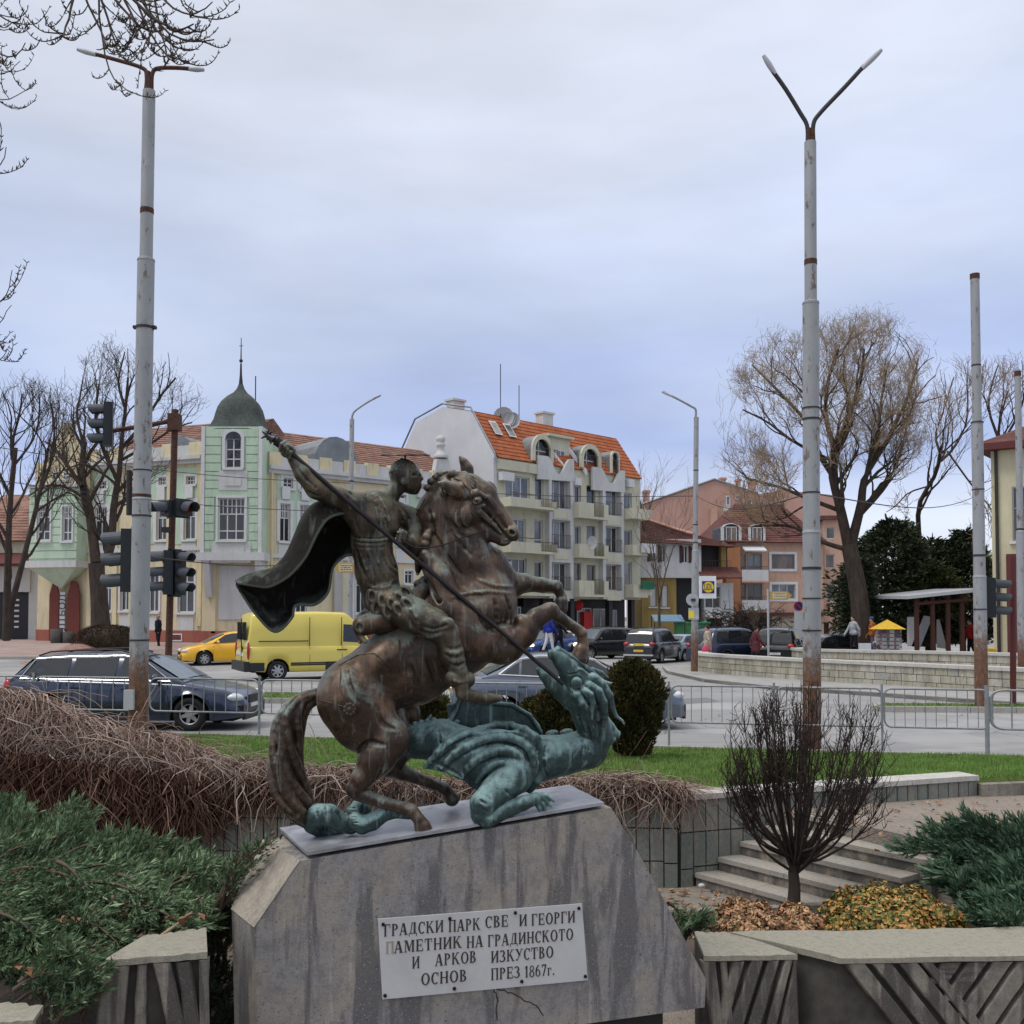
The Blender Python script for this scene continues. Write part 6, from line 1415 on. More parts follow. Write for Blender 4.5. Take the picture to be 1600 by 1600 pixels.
r=f.rect(1150,1198,958,995);m=MB();f.hx(m,*r,.003,.05);part(root,'ground_floor_shade',m,M_shop)  # flat near-black panel on the wall, painted shade for a recess
ze=zt;a,b,c,d=f.pt(-1.4,ze,.6),f.pt(s1+.3,ze,.6),f.pt(s1-2,ze+4.0,-5),f.pt(1.6,ze+4.0,-5);m=MB();m.add([a,b,c,d,f.pt(-1.4,ze,-12),f.pt(s1,ze,-12)],[(0,1,2,3),(3,2,5,4),(0,3,4),(1,5,2),(0,4,5,1)]);part(root,'roof',m,M_tdr);roof_courses(root,a,b,c,d,M_tdr,.4)
for x0,x1 in((1130,1153),(1172,1191)):
 s0_,s1_=f.s(x0),f.s(x1);cs=(s0_+s1_)/2;rad=(s1_-s0_)/2;zb_=f.z(1150,846);zz=f.z(1150,826);m=MB();n=10;ring=[(math.cos(math.pi*k/n),math.sin(math.pi*k/n)*.55)for k in range(n+1)]
 vs=[f.pt(cs+x*rad,zz+y*rad,.3)for x,y in ring]+[f.pt(cs+x*rad,zz+y*rad,-3)for x,y in ring];m.add(vs,[(k,k+1,n+2+k,n+1+k)for k in range(n)]+[tuple(range(n+1))],False);f.hx(m,cs-rad,cs+rad,zb_,zz,-3,.298);dm=part(root,'dormer',m,M_shop)
 m=MB()
 for k in range(n):
  q=[(x*r_,y*r_)for(x,y),r_ in((ring[k],rad),(ring[k+1],rad),(ring[k+1],rad*1.25),(ring[k],rad*1.25))];m.hexa([f.pt(cs+x,zz+y,.2)for x,y in q]+[f.pt(cs+x,zz+y,.45)for x,y in q])
 for sg in(-1,1):x=sorted((cs+sg*rad,cs+sg*rad*1.35));f.hx(m,x[0],x[1],zb_,zz+.1,.2,.45)
 link('arch',m.mesh('arch',root.location),M_wfr,dm);window(root,f,(cs-rad*.75,cs+rad*.75,zb_,zz+rad*.2),2,(),0,o=.4,rec=.02,gl=M_gl[3],sill=False)
f=Fac(1287,91.4,97);root=thing('orange_house','right wing of the orange flats, partly hidden behind the big bare tree','building',f.pt(2,-.3));W=[(f.rect(1292,1306,824,842),1,M_gl[3]),(f.rect(1290,1305,866,888),1,M_gl[3]),(f.rect(1292,1306,912,940),1,M_gl[3]),(f.rect(1309,1315,914,940),1,M_gl[3])]
s1=f.s(1318);box_house(f,root,0,s1,1.6,f.z(1300,812),M_org,11,[w[0]for w in W])
for r,nx,g in W:window(root,f,r,nx,(),0,gl=g,fr=M_wfr,sill=False)
box_house(f,root,.5,s1-1,-.6,1.597,M_shop,8,name='ground_floor',o=-1.5);m=MB();f.hx(m,f.s(1309),s1+.1,f.z(1313,955),f.z(1313,942),.003,.25);part(root,'balcony_parapet',m,M_whp)
m=MB();f.hx(m,-.3,s1+.3,f.z(1300,812),f.z(1300,806),-11,.4);part(root,'roof',m,M_tdr)
f=Fac(996,83,87);root=thing('white_house','old two storey house, white above mustard, with a dark red hipped roof','building',f.pt(5,-.3));W=[]
for x0,x1,y0,y1 in((1013,1024,852,878),(1029,1039,852,879),(1063,1073,853,880),(1077,1085,854,880)):W.append((f.rect(x0,x1,y0,y1),1))
s1=f.s(1094);z1,z2=f.z(1050,903),f.z(1050,843);box_house(f,root,0,s1,z1,z2,M_whp,8,[w[0]for w in W],o=.5)
for r,n in W:
 window(root,f,r,2,(),0,o=.5,gl=M_gl[3],sill=False);m=MB();f.hx(m,r[0]-.15,r[0]+.05,r[2],r[3],.503,.56);part(root,'shutter',m,simple('shutter_brown',(.07,.03,.025),.7))
f2=f;W=[(f.rect(1015,1026,914,948),1),(f.rect(1034,1044,914,949),1)];box_house(f,root,f.s(1003),f.s(1057),-.6,z1-.003,M_mus,7,[w[0]for w in W])
for r,n in W:window(root,f,r,1,(),0,gl=M_whp,rec=.1,fr=M_wgr)
box_house(f,root,f.s(1057),f.s(1094),-.6,z1-.003,M_shop,5,name='dark_passage',o=-.8)
a,b=f.s(1094),f.s(1142);box_house(f,root,a,b,z1,z2,M_shop,6,name='loggia',o=-1.0);m=MB();f.hx(m,a+1.8,b-.3,z1+.8,z2-.2,-.99,-.2);part(root,'mustard_panel',m,M_mus);railing(root,f,a,b,z1+.7,z1+1.4,.1,10)
m=MB();m.prism([f.pt(a-.2,z1+.8,-.2),f.pt(b+.6,z1+.8,-.2),f.pt(b+.6,z1-.1,1.3),f.pt(a-.2,z1-.1,1.3)],(0,0,.12));part(root,'porch_roof',m,M_tdr)
box_house(f,root,a+.4,b+.3,-.6,z1-.4,M_whp,5,[f.rect(1103,1128,916,950)],name='ground_floor',o=-.3);window(root,f,f.rect(1103,1128,916,950),2,(.5,),0,o=-.3,gl=M_gl[2])
m=MB();r=f.rect(1100,1124,952,966);f.hx(m,*r,-.25,.6);part(root,'white_counter',m,M_whp)
zr_=f.z(1040,800);zs_=f.z(1050,848);A=[f.pt(-.5,zs_,1.3),f.pt(f.s(1150),f.z(1150,856),1.0),f.pt(f.s(1070),f.z(1070,820),-4),f.pt(f.s(1003),zr_+.2,-4),f.pt(-1,zs_,-9),f.pt(f.s(1150),zs_,-9)]
m=MB();m.add(A,[(0,1,2,3),(3,2,5,4),(0,3,4),(1,5,2),(0,4,5,1)]);part(root,'roof',m,M_tdr);roof_courses(root,A[0],A[1],A[2],A[3],M_tdr,.4)
m=MB();m.tube([f.pt(f.s(x),f.z(x,y)+.15,-4+i*1.6)for i,(x,y)in enumerate(((1003,800),(1035,815),(1060,828),(1080,838)))],.12,5);part(root,'hip_ridge',m,M_pk)
def canopy(label,x0,x1,y0,y1,Y,mat,cat='awning',hgt=None):
 a,b=at(x0,y0,Y),at(x1,y0,Y);zb_=at(x0,y1,Y).z;r_=thing('awning',label,cat,a);m=MB();m.prism([a,b,Vector((b.x,b.y-1.4,zb_)),Vector((a.x,a.y-1.4,zb_))],(0,0,.06));part(r_,'cloth',m,mat)
 for p in(a,b,Vector((a.x,a.y-1.35,zb_)),Vector((b.x,b.y-1.35,zb_))):m=MB();m.cyl((p.x,p.y,-.35),p,.035,sides=6);part(r_,'pole',m,M_band)
 return r_
canopy('pale blue awning above the street stall left of the slim lamp post',1018,1064,962,972,62,simple('awning_blue',(.12,.20,.27),.8))
for lab,x0,x1,y0,y1,Y,c,nm in(('green market stand under the pale blue awning, left of the slim lamp post',1058,1084,972,990,61,(.10,.30,.12),'stall_green'),('bright green waste container right of the slim lamp post',1091,1109,972,990,60,(.06,.30,.16),'bin_green'),('dark gate and cupboard between the green container and the vine trellis',1111,1128,966,990,60,(.03,.025,.02),'box_dark')):
 a,b=at(x0,y1,Y),at(x1,y0,Y);r_=thing('container',lab,'container',(a.x,Y,a.z-.6));m=MB();m.box(a.x,b.x,Y,Y+1.2,a.z-.6,b.z-.08);part(r_,'body',m,simple(nm,c,.6));m=MB();m.box(a.x-.06,b.x+.06,Y-.08,Y+1.25,b.z-.078,b.z);part(r_,'lid',m,MATS[nm])
 for i in range(4):x=a.x+(b.x-a.x)*(i+.5)/4;m=MB();m.box(x-.04,x+.04,Y-.05,Y-.002,a.z-.5,b.z-.12);part(r_,'rib',m,MATS[nm])
f=Fac(-70,66,84);root=thing('shop_house','low tiled shop with dark red awning and price boards at the left edge','building',f.pt(3,.3));sE=f.s(66);zt=f.z(30,846);box_house(f,root,0,sE,0,zt,M_cream,9)
a,b,c,d=f.pt(-.5,zt,.4),f.pt(sE+.3,zt,.4),f.pt(sE+.3,zt+2.6,-4),f.pt(-.5,zt+2.6,-4);m=MB();m.add([a,b,c,d,f.pt(-.5,zt,-9),f.pt(sE,zt,-9)],[(0,1,2,3),(3,2,5,4),(0,3,4),(1,5,2)]);part(root,'roof',m,M_told);roof_courses(root,a,b,c,d,M_told,.4)
r=f.rect(-60,62,866,884);m=MB();m.prism([f.pt(r[0],r[3],.1),f.pt(r[1],r[3],.1),f.pt(r[1],r[2],1.8),f.pt(r[0],r[2],1.8)],(0,0,.08));part(root,'awning',m,M_dkr)
m=MB();f.hx(m,*f.rect(-60,50,885,925),.1,.5);part(root,'sign_board',m,M_whp);m=MB();f.hx(m,*f.rect(-60,46,926,998),.05,.2);part(root,'shop_window',m,M_shop);m=MB();f.hx(m,*f.rect(47,62,890,1000),.05,.3);part(root,'white_pier',m,M_whp)
for j in range(6):
 for x in(14,28):r=f.rect(x-3.6,x+3.6,936+j*8.4,939+j*8.4);m=MB();f.hx(m,*r,.2,.24);part(root,'price_board',m,M_wfr)
f=Fac(-30,90,88);root=thing('far_house','dim brown house roof beyond the shop, seen through branches','building',f.pt(3,.3));box_house(f,root,0,f.s(64),0,f.z(20,800),M_cream,9);m=MB();s1=f.s(64);z=f.z(20,800);m.add([f.pt(0,z,.4),f.pt(s1,z,.4),f.pt(s1,z+2,-4),f.pt(0,z+2,-4),f.pt(0,z,-9),f.pt(s1,z,-9)],[(0,1,2,3),(3,2,5,4),(0,3,4),(1,5,2)]);part(root,'roof',m,M_told)
f=Fac(1552,43,128);root=thing('yellow_building','pale yellow building with dark red eaves and pilaster at the right edge','building',f.pt(2,-.2));s1=f.s(1720);zt=f.z(1555,705)
box_house(f,root,0,s1,-.6,zt,M_crr,9)
m=MB();f.hx(m,-.5,s1+.4,zt,zt+.28,-9.5,.55);part(root,'eaves',m,M_dkr);m=MB();m.add([f.pt(-.5,zt+.28,.55),f.pt(s1+.4,zt+.28,.55),f.pt(s1,zt+2.4,-4.5),f.pt(3,zt+2.4,-4.5),f.pt(-.5,zt+.28,-9.5)],[(0,1,2,3),(0,3,4)]);part(root,'roof',m,M_tdr)
m=MB();s=f.s(1561);m.cyl(f.pt(s,-.3,.1),f.pt(s,zt,.1),.07,sides=8);part(root,'drain_pipe',m,M_band);m=MB();f.hx(m,*f.rect(1576,1592,866,1040),.003,.3);part(root,'red_pilaster',m,M_dkr)
for x0,x1,y0,y1 in((1585,1612,760,845),(1586,1612,880,960)):window(root,f,f.rect(x0,x1,y0,y1),2,(.6,),0,rec=-.04,gl=M_gl[0],fr=M_wgr)
for i,(x0,x1,y0,Y,lab)in enumerate(((1470,1560,862,210,'pale distant apartment block between the right trees'),(-40,70,812,190,'pale distant block beyond the left trees'))):
 f=Fac(x0,Y,90);root=thing('distant_block',lab,'building',f.pt(5,0));W=[]
 for c in range(6):
  for r_ in range(4):xx=x0+6+c*(x1-x0)/6.3;yy=y0+8+r_*22;W.append(f.rect(xx,xx+7,yy,yy+10))
 box_house(f,root,0,f.s(x1),-1,f.z(x0,y0),M_cream,15,W)
 for w in W:window(root,f,w,2,(),0,sill=False,fw=.15,gl=M_gl[0])
#  STREET FURNITURE
M_tl=simple('signal_black',(.014,.017,.020),.5,0,.4,.2);M_tlv=simple('visor_grey',(.05,.057,.068),.55,0,.4,.2);M_lens=[simple('lens_red',(.10,.012,.01),.3),simple('lens_amber',(.10,.05,.01),.3),simple('lens_green',(.01,.07,.05),.3)]
def signal(label,px,py0,py1,Y,yaw,n=3,group='traffic signal heads'):
 top,bot=at(px,py0,Y),at(px,py1,Y);root=thing('traffic_light',label,'traffic light',bot,R(yaw),group);H=top.z-bot.z;cell=H/n;w=cell*.48
 mb=MB();mb.box(-w,w,-.02,.17,.0,H);link('housing',mb.mesh('housing'),M_tl,root);mb=MB();mb.box(-w*1.25,w*1.25,.17,.185,-.04,H+.04);link('back_board',mb.mesh('back_board'),M_tl,root)
 for i in range(n):
  c=Vector((0,-.02,H-cell*(i+.5)));r=cell*.40;mb=MB();k=14
  for o0,rr in((-.34,r),):
   vs=[];a0,a1=-30,210
   for j in range(k+1):
    t=R(a0+(a1-a0)*j/k);L=.34-.16*max(0,-math.sin(t))if math.sin(t)<0.2 else .36
    for y,q in((0,r),(-L,r*1.0),(-L,r*.93),(0,r*.93)):vs.append(c+Vector((math.cos(t)*q,y,math.sin(t)*q-(0.0 if y==0 else .03))))
   mb.add(vs,[(4*j+a,4*j+(a+1)%4,4*(j+1)+(a+1)%4,4*(j+1)+a)for j in range(k)for a in range(4)],False)
  v=link('visor',mb.mesh('visor'),M_tlv,root);mb=MB();mb.cyl(c+Vector((0,-.001,0)),c+Vector((0,-.02,0)),r*.9,sides=16);link('lens',mb.mesh('lens'),M_lens[i%3],root)
 return root
signal('large traffic light with long visors in side view, left of the tall left lamp post',193,827,925,18.4,-82)
signal('traffic light hanging from the rusty arm, top left',163,629,697,24,-72)
signal('traffic light just right of the tall left lamp post, facing left',256,860,929,24.1,-68);signal('traffic light mounted on the rusty mast, facing right',281,860,930,24.2,62)
signal('traffic light at the right edge facing right beside the red pilaster',1553,903,965,24,78)
for px,y0,y1,yaw,lab in((258,782,806,-40,'short black countdown signal box left of the rusty mast'),(290,781,806,50,'short black countdown signal box right of the rusty mast')):signal(lab,px,y0,y1,24.1,yaw,1)
mb=MB();c=at(257,795,24.0)
root=thing('signal_mast','rusty brown signal mast with a long arm, left of the corner tower','signal mast',at(262,1100,24.6));O=root.location
mb=MB();mb.cyl(at(261,1108,24.6),at(274,640,24.6),.085,.075,12);part(root,'mast',mb,M_rust);mb=MB();mb.cyl(at(274,657,24.6),at(166,675,24.3),.055,sides=8);part(root,'arm',mb,M_rust)
p=at(273,655,24.6);mb=MB();mb.box(p.x-.13,p.x+.13,p.y-.15,p.y+.15,p.z-.28,p.z+.12);part(root,'clamp',mb,M_rust);p=at(262,828,24.6);mb=MB();mb.box(p.x-.12,p.x+.12,p.y-.12,p.y+.12,p.z-.06,p.z+.06);part(root,'clamp',mb,M_band)
mb=MB();mb.cyl(at(202,735,18.2),at(202,805,18.2),.055,sides=8);tag(link('signal_bracket',mb.mesh('signal_bracket'),M_band),'short dark vertical tube beside the tall left lamp post','bracket')
mb=MB();a=at(1583,1108,24.2);mb.cyl(Vector((a.x,a.y,0)),at(1583,870,24.2),.07,sides=10);tag(link('signal_post',mb.mesh('signal_post'),M_dkr),'dark red signal post behind the right traffic light','post')
M_lyel=simple('sign_yellow',(.75,.60,.04),.5,var=.03);M_lblue=simple('sign_blue',(.008,.03,.16),.5,var=.05);M_lred=simple('sign_red',(.45,.012,.015),.5,var=.05);M_sgr=simple('sign_back_grey',(.38,.39,.41),.5)
def sgn(label,px0,px1,py0,py1,Y,mat,th=.06,name='sign',cat='sign'):
 a,b=at(px0,py1,Y),at(px1,py0,Y);root=thing(name,label,cat,a);m=MB();m.box(a.x,b.x,Y,Y+th,a.z,b.z);part(root,'panel',m,mat);return root,a,b
root,a,b=sgn('white shop sign with a lettered yellow disc on a blue square',1093,1119,900,935,37.9,simple('sign_white',(.80,.80,.80),.5,var=.03),.12,'shop_sign')
cx,cz=at(1106.5,917.5,37.9).x,at(1106.5,917.5,37.9).z;u=(b.x-a.x)*.36
m=MB();m.box(cx-u,cx+u,37.88,37.898,cz-u,cz+u);part(root,'blue_square',m,M_lblue)
m=MB();m.cyl((cx,37.878,cz),(cx,37.868,cz),u*.96,sides=28);part(root,'red_ring',m,M_lred);m=MB();m.cyl((cx,37.866,cz),(cx,37.860,cz),u*.88,sides=28);part(root,'yellow_disc',m,M_lyel)
def flat_text(root,s,x,y,z,h,mat,fit=None,rot=None,extr=.004):
 cu=bpy.data.curves.new('t','FONT');cu.body=s;cu.size=h;cu.extrude=extr;cu.align_x='CENTER';o=bpy.data.objects.new('t',cu);COL.objects.link(o);bpy.context.view_layer.update()
 me=bpy.data.meshes.new_from_object(o.evaluated_get(bpy.context.evaluated_depsgraph_get()));bpy.data.objects.remove(o);M=Matrix.Rotation(R(90),4,'X')
 X=[v.co.x for v in me.vertices];k=(fit/(max(X)-min(X)))if fit else 1
 for v in me.vertices:v.co=M@Vector((v.co.x*k,v.co.y,v.co.z))+Vector((x,y,z))-root.location
 me.name='letters';return link('letters',me,mat,root)
flat_text(root,'LiDL',cx,37.852,cz-.10,.34,M_lblue,u*1.35)
c=at(1082,937,37.2);root=thing('traffic_mirror','round grey sign back with small dark camera, on the slim lamp post','sign',c);m=MB();m.cyl(c,c+Vector((0,.05,0)),.225,sides=24);part(root,'disc',m,M_sgr);m=MB();m.box(c.x-.05,c.x+.1,c.y-.08,c.y-.002,c.z-.06,c.z+.04);part(root,'camera_box',m,M_band)
root,a,b=sgn('small yellow and grey plate under the round sign on the slim lamp post',1076,1092,950,968,37.25,M_sgr,.03);m=MB();m.box(a.x,a.x+.2,37.24,37.249,a.z+.05,b.z-.1);part(root,'yellow_patch',m,M_lyel)
def arrow_sign(label,x0,x1,y0,y1,Y,right,post,lines):
 a,b=at(x0,y1,Y),at(x1,y0,Y);root=thing('direction_sign',label,'sign',a);t=(b.z-a.z);zc=(a.z+b.z)/2;P=[(a.x,a.z),(b.x-t*.6,a.z),(b.x,zc),(b.x-t*.6,b.z),(a.x,b.z)]if right else[(b.x,a.z),(b.x,b.z),(a.x+t*.6,b.z),(a.x,zc),(a.x+t*.6,a.z)]
 m=MB();m.prism([(x,Y,z)for x,z in P],(0,.05,0));part(root,'board',m,simple('sign_ochre',(.42,.27,.08),.6));w=(b.x-a.x)*.62;x0_=(a.x+b.x)/2+(0.07 if not right else-.07)
 m=MB();m.box(x0_-w/2,x0_+w/2,Y-.012,Y-.002,a.z+t*.14,b.z-t*.14);part(root,'text_field',m,simple('sign_cream',(.55,.47,.30),.6));rs=random.Random(3)
 for i in range(lines):
  z=b.z-t*(.25+.6*i/lines)-t*.03;m=MB();x=x0_-w*.38
  while x<x0_+w*.36:l=rs.uniform(.03,.09);m.box(x,x+l,Y-.02,Y-.013,z-t*.035,z+t*.035);x+=l+.03
  o=part(root,'lettering',m,M_band);o['kind']='stuff'
 m=MB();pa=at(post,1055,Y);m.cyl((pa.x,Y+.1,-.2),(pa.x,Y+.1,b.z+.1),.05,sides=8);part(root,'post',m,M_sgr);return root
arrow_sign('ochre direction sign pointing left, seen between the cape and the rider',520,554,879,895,36,False,552,3)
arrow_sign('ochre direction sign pointing right, in front of the orange house',1203,1238,924,937,45,True,1202,2)
c=at(1248,947,50);root=thing('no_stopping_sign','round blue no parking sign with red rim above a white board','sign',c);m=MB();m.cyl(c,c+Vector((0,.04,0)),.23,sides=24);part(root,'red_rim',m,M_lred);m=MB();m.cyl(c-Vector((0,.012,0)),c-Vector((0,.002,0)),.185,sides=24);part(root,'blue_disc',m,M_lblue)
m=MB();m.prism([c+Vector((x,-.02,z))for x,z in((-.15,.11),(-.11,.15),(.15,-.11),(.11,-.15))],(0,.006,0));part(root,'red_slash',m,M_lred);m=MB();m.cyl((c.x,c.y+.06,-.3),(c.x,c.y+.06,c.z),.035,sides=6);part(root,'post',m,M_sgr)
sgn('tall narrow white notice board below the round no parking sign',1242,1256,955,1010,49.8,M_wfr,.05,'notice_board','board')
root,a,b=sgn('small blank white board on a short leg by the planter wall',1342,1361,1005,1019,41,M_wfr,.04,'notice_board','board');m=MB();m.cyl(((a.x+b.x)/2,41.05,-.2),((a.x+b.x)/2,41.05,a.z),.03,sides=6);part(root,'post',m,M_wfr)
c=at(1387,1026,44);root=thing('newspaper_kiosk','round stall full of small goods under a yellow pyramid roof','kiosk',(c.x,c.y,c.z));rr=.47;zt=at(1387,983,44).z
b=NB('kiosk_goods',.8);v=b.n('ShaderNodeTexVoronoi');v.inputs['Scale'].default_value=9;b.l(b.co,v.inputs['Vector']);b.col(b.mix(.22,(.13,.09,.08),v.outputs['Color']));b.bump(v.outputs['Distance'],1,.05)
m=MB();m.cyl(c,(c.x,c.y,zt),rr,sides=10);part(root,'display',m,b.m);rs=random.Random(5)
for k in range(10):
 for j in range(7):
  t=2*math.pi*(k+.5)/10;z=c.z+(zt-c.z)*(j+.5)/7;q=Vector((c.x+math.cos(t)*rr,c.y+math.sin(t)*rr,z))
  if q.y<c.y+.1:m=MB();m.box(q.x-.09,q.x+.09,q.y-.06,q.y+.02,q.z-.07,q.z+.06);part(root,'souvenir',m,simple('souvenir_%d'%rs.randrange(5),[(.2,.16,.15),(.10,.07,.09),(.24,.14,.11),(.30,.28,.27),(.09,.10,.17)][int(rs.random()*5)]))
m=MB();vs=[(c.x+sx*rr*1.25,c.y+sy*rr*1.25,zt)for sx,sy in((-1,-1),(1,-1),(1,1),(-1,1))]+[(c.x,c.y,at(1387,968,44).z)];m.add(vs,[(0,1,4),(1,2,4),(2,3,4),(3,0,4),(0,3,2,1)]);part(root,'roof',m,simple('kiosk_yellow',(.62,.38,.03),.6))
m=MB();m.cyl((c.x,c.y,c.z-.3),c+Vector((0,0,.15)),rr*1.05,sides=12);part(root,'base',m,simple('tarp_blue',(.03,.10,.33),.6))
Y=44;a,b=at(1418,936,Y),at(1536,924,Y);root=thing('shelter','open timber market shelter with a thin white sheet roof','shelter',(a.x,Y,-.2));m=MB();m.prism([a,b,b+Vector((0,5,.1)),a+Vector((0,5,.1))],(0,0,.14));part(root,'roof',m,M_lampw)
M_wood=simple('wood_dark',(.07,.028,.02),.8)
for px in(1434,1459,1483,1505):
 for dy in(.4,4.4):p=at(px,1020,Y+dy);m=MB();m.box(p.x-.08,p.x+.08,p.y,p.y+.16,-.3,a.z+.1+(px-1418)/118*(b.z-a.z));part(root,'post',m,M_wood)
m=MB();m.prism([at(1430,941,Y+.3),at(1530,934,Y+.3),at(1530,938,Y+.3),at(1430,946,Y+.3)],(0,.15,0));part(root,'beam',m,M_wood)
m=MB();p,q=at(1436,1032,Y),at(1545,1020,Y);m.box(p.x,q.x,Y-.1,Y+.1,-.2,q.z);part(root,'low_boarding',m,M_wood)
for lab,P,col in(('white display board standing upright in the timber shelter',[(1418,1010),(1432,1010),(1432,964),(1418,964)],M_wfr),('white printed panel leaning to the right in the timber shelter',[(1424,1010),(1438,1012),(1457,964),(1444,962)],M_lampw),('grey panel leaning to the left in the timber shelter',[(1464,1012),(1480,1014),(1468,968),(1464,968)],M_grey)):
 m=MB();m.prism([at(x,y,Y+1.2+(P[0][0]%3)*.4)for x,y in P],(0,.05,0));tag(link('display_panel',m.mesh('display_panel'),col),lab,'panel','panels in the market shelter')
m=MB();p,q=at(1546,1037,39),at(1557,1015,39);m.box(p.x,q.x,39,39.3,p.z-.1,q.z);m.box(p.x-.02,q.x+.02,38.96,39.32,q.z+.001,q.z+.05);tag(link('yellow_box',m.mesh('yellow_box'),simple('box_yellow',(.65,.42,.02),.5)),'small bright yellow letter box below the pale yellow building','box',kind='stuff')
for lab,px,py,r_,h in(('dark round litter bin on the red paving at the left',16,1010,.33,.85),('grey round planter pot at the far left shop',4,1012,.3,.7)):c=atz(px,py,.62);m=MB();m.lathe((c.x,58,.6),[(r_*.8,0),(r_,.1),(r_,h),(r_*.85,h),(r_*.8,h-.1)],14);tag(link('litter_bin',m.mesh('litter_bin'),simple('bin_dark',(.07,.065,.06),.8)),lab,'bin')
def wire(label,P,r=.012):
 m=MB();n=14;a,b=Vector(P[0]),Vector(P[1]);L=(b-a).length;m.tube([a.lerp(b,i/n)-Vector((0,0,math.sin(math.pi*i/n)*L*.018))for i in range(n+1)],r,4,False);return tag(link('wire',m.mesh('wire'),M_band),label,'wire','overhead wires across the street')
wire('overhead wire crossing in front of the corner house, upper run',(at(-60,690,30),at(550,755,40)));wire('overhead wire crossing in front of the corner house, lower run',(at(-60,742,30),at(550,800,40)))
wire('overhead wire from the left lamp post towards the slim lamp post, lowest run',(at(215,868,18.2),at(548,858,40)));wire('overhead wire between the slim lamp posts above the balconies',(at(550,752,40),at(1088,775,37.5)))
wire('overhead wire running right from the slim lamp post to the tall lamp post',(at(1088,775,37.5),at(1268,770,17.2)));wire('overhead wire over the white house roof at the right',(at(1088,820,37.5),at(1000,830,66)));wire('overhead wire from the tall right lamp post to the yellow building',(at(1268,770,17.2),at(1552,760,43)))
#  VEHICLES
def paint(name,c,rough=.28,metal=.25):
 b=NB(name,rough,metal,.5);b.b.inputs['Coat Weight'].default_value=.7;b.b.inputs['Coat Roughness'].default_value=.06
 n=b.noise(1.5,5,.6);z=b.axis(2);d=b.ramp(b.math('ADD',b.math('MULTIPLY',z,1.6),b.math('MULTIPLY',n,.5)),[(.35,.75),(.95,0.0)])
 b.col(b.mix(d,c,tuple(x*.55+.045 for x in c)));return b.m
M_cgl=simple('car_glass',(.016,.019,.022),.06,0,.7,.1);M_cgl2=simple('car_glass_light',(.09,.11,.125),.08,0,.8,.2)
M_tyre=simple('tyre',(.016,.016,.017),.85);M_rim=simple('rim_silver',(.42,.42,.43),.35,.6,.5,.1);M_blk=simple('black_trim',(.018,.018,.02),.55,0,.4);M_chr=simple('chrome',(.6,.6,.62),.22,.8)
M_hl=simple('headlight',(.55,.58,.60),.12,0,.8,.15);M_tl_=simple('taillight',(.35,.008,.01),.2,0,.7,.2);M_pl=simple('plate_white',(.62,.62,.6),.5);M_ply=simple('plate_yellow',(.60,.42,.05),.5);M_under=simple('underbody',(.01,.01,.01),.95)
def lit(name,c,s):
 if name in MATS:return MATS[name]
 b=NB(name,.2);b.col(c);b.b.inputs['Emission Color'].default_value=c+(1,);b.b.inputs['Emission Strength'].default_value=s;MATS[name]=b.m;return b.m
M_hlon=lit('headlight_on',(1,.80,.58),2.2)
def make_wheel(root,x,y,r,w=.2,spokes=7,side=1):
 mb=MB();pr=[(r*.62,0),(r*.9,0),(r*.97,.02),(r,.05),(r,w-.05),(r*.97,w-.02),(r*.9,w),(r*.62,w)]
 L=MB().lathe((0,0,0),pr+pr[:1],28);L.f=L.f[:-2];L.sm=L.sm[:-2];M=Matrix.Rotation(R(90),3,'X')if side<0 else Matrix.Rotation(R(-90),3,'X')
 ob=MB();ob.add([M@Vector(p)for p in L.v],L.f,True);t=link('tyre',ob.mesh('tyre'),M_tyre,root,(x,y,r))
 rb=MB();sg=-1 if side<0 else 1;yo=sg*(w-.045)
 rb.tube([(math.cos(a)*r*.62,yo,math.sin(a)*r*.62)for a in[2*math.pi*i/24 for i in range(25)]],.022,6,False)
 for k in range(spokes):
  a=2*math.pi*k/spokes+.3;d=Vector((math.cos(a),0,math.sin(a)));q=Vector((-d.z,0,d.x));e0,e1=.045,.028
  rb.hexa([q*e0+Vector((0,yo-.02*sg,0)),-q*e0+Vector((0,yo-.02*sg,0)),d*r*.62-q*e1+Vector((0,yo-.02*sg,0)),d*r*.62+q*e1+Vector((0,yo-.02*sg,0)),q*e0+Vector((0,yo+.012*sg,0)),-q*e0+Vector((0,yo+.012*sg,0)),d*r*.62-q*e1+Vector((0,yo,0)),d*r*.62+q*e1+Vector((0,yo,0))])
 rb.cyl((0,yo-.03*sg,0),(0,yo+.02*sg,0),.06,sides=12);rim=link('rim',rb.mesh('rim'),M_rim,t)
 db=MB();db.cyl((0,yo-.06*sg,0),(0,yo-.05*sg,0),r*.61,sides=20);link('gap_shade',db.mesh('gap_shade'),M_under,t)  # black disc as painted shade in the gap behind the spokes
 return t
def interp(P,x):return float(np.interp(x,[p[0]for p in P],[p[1]for p in P]))
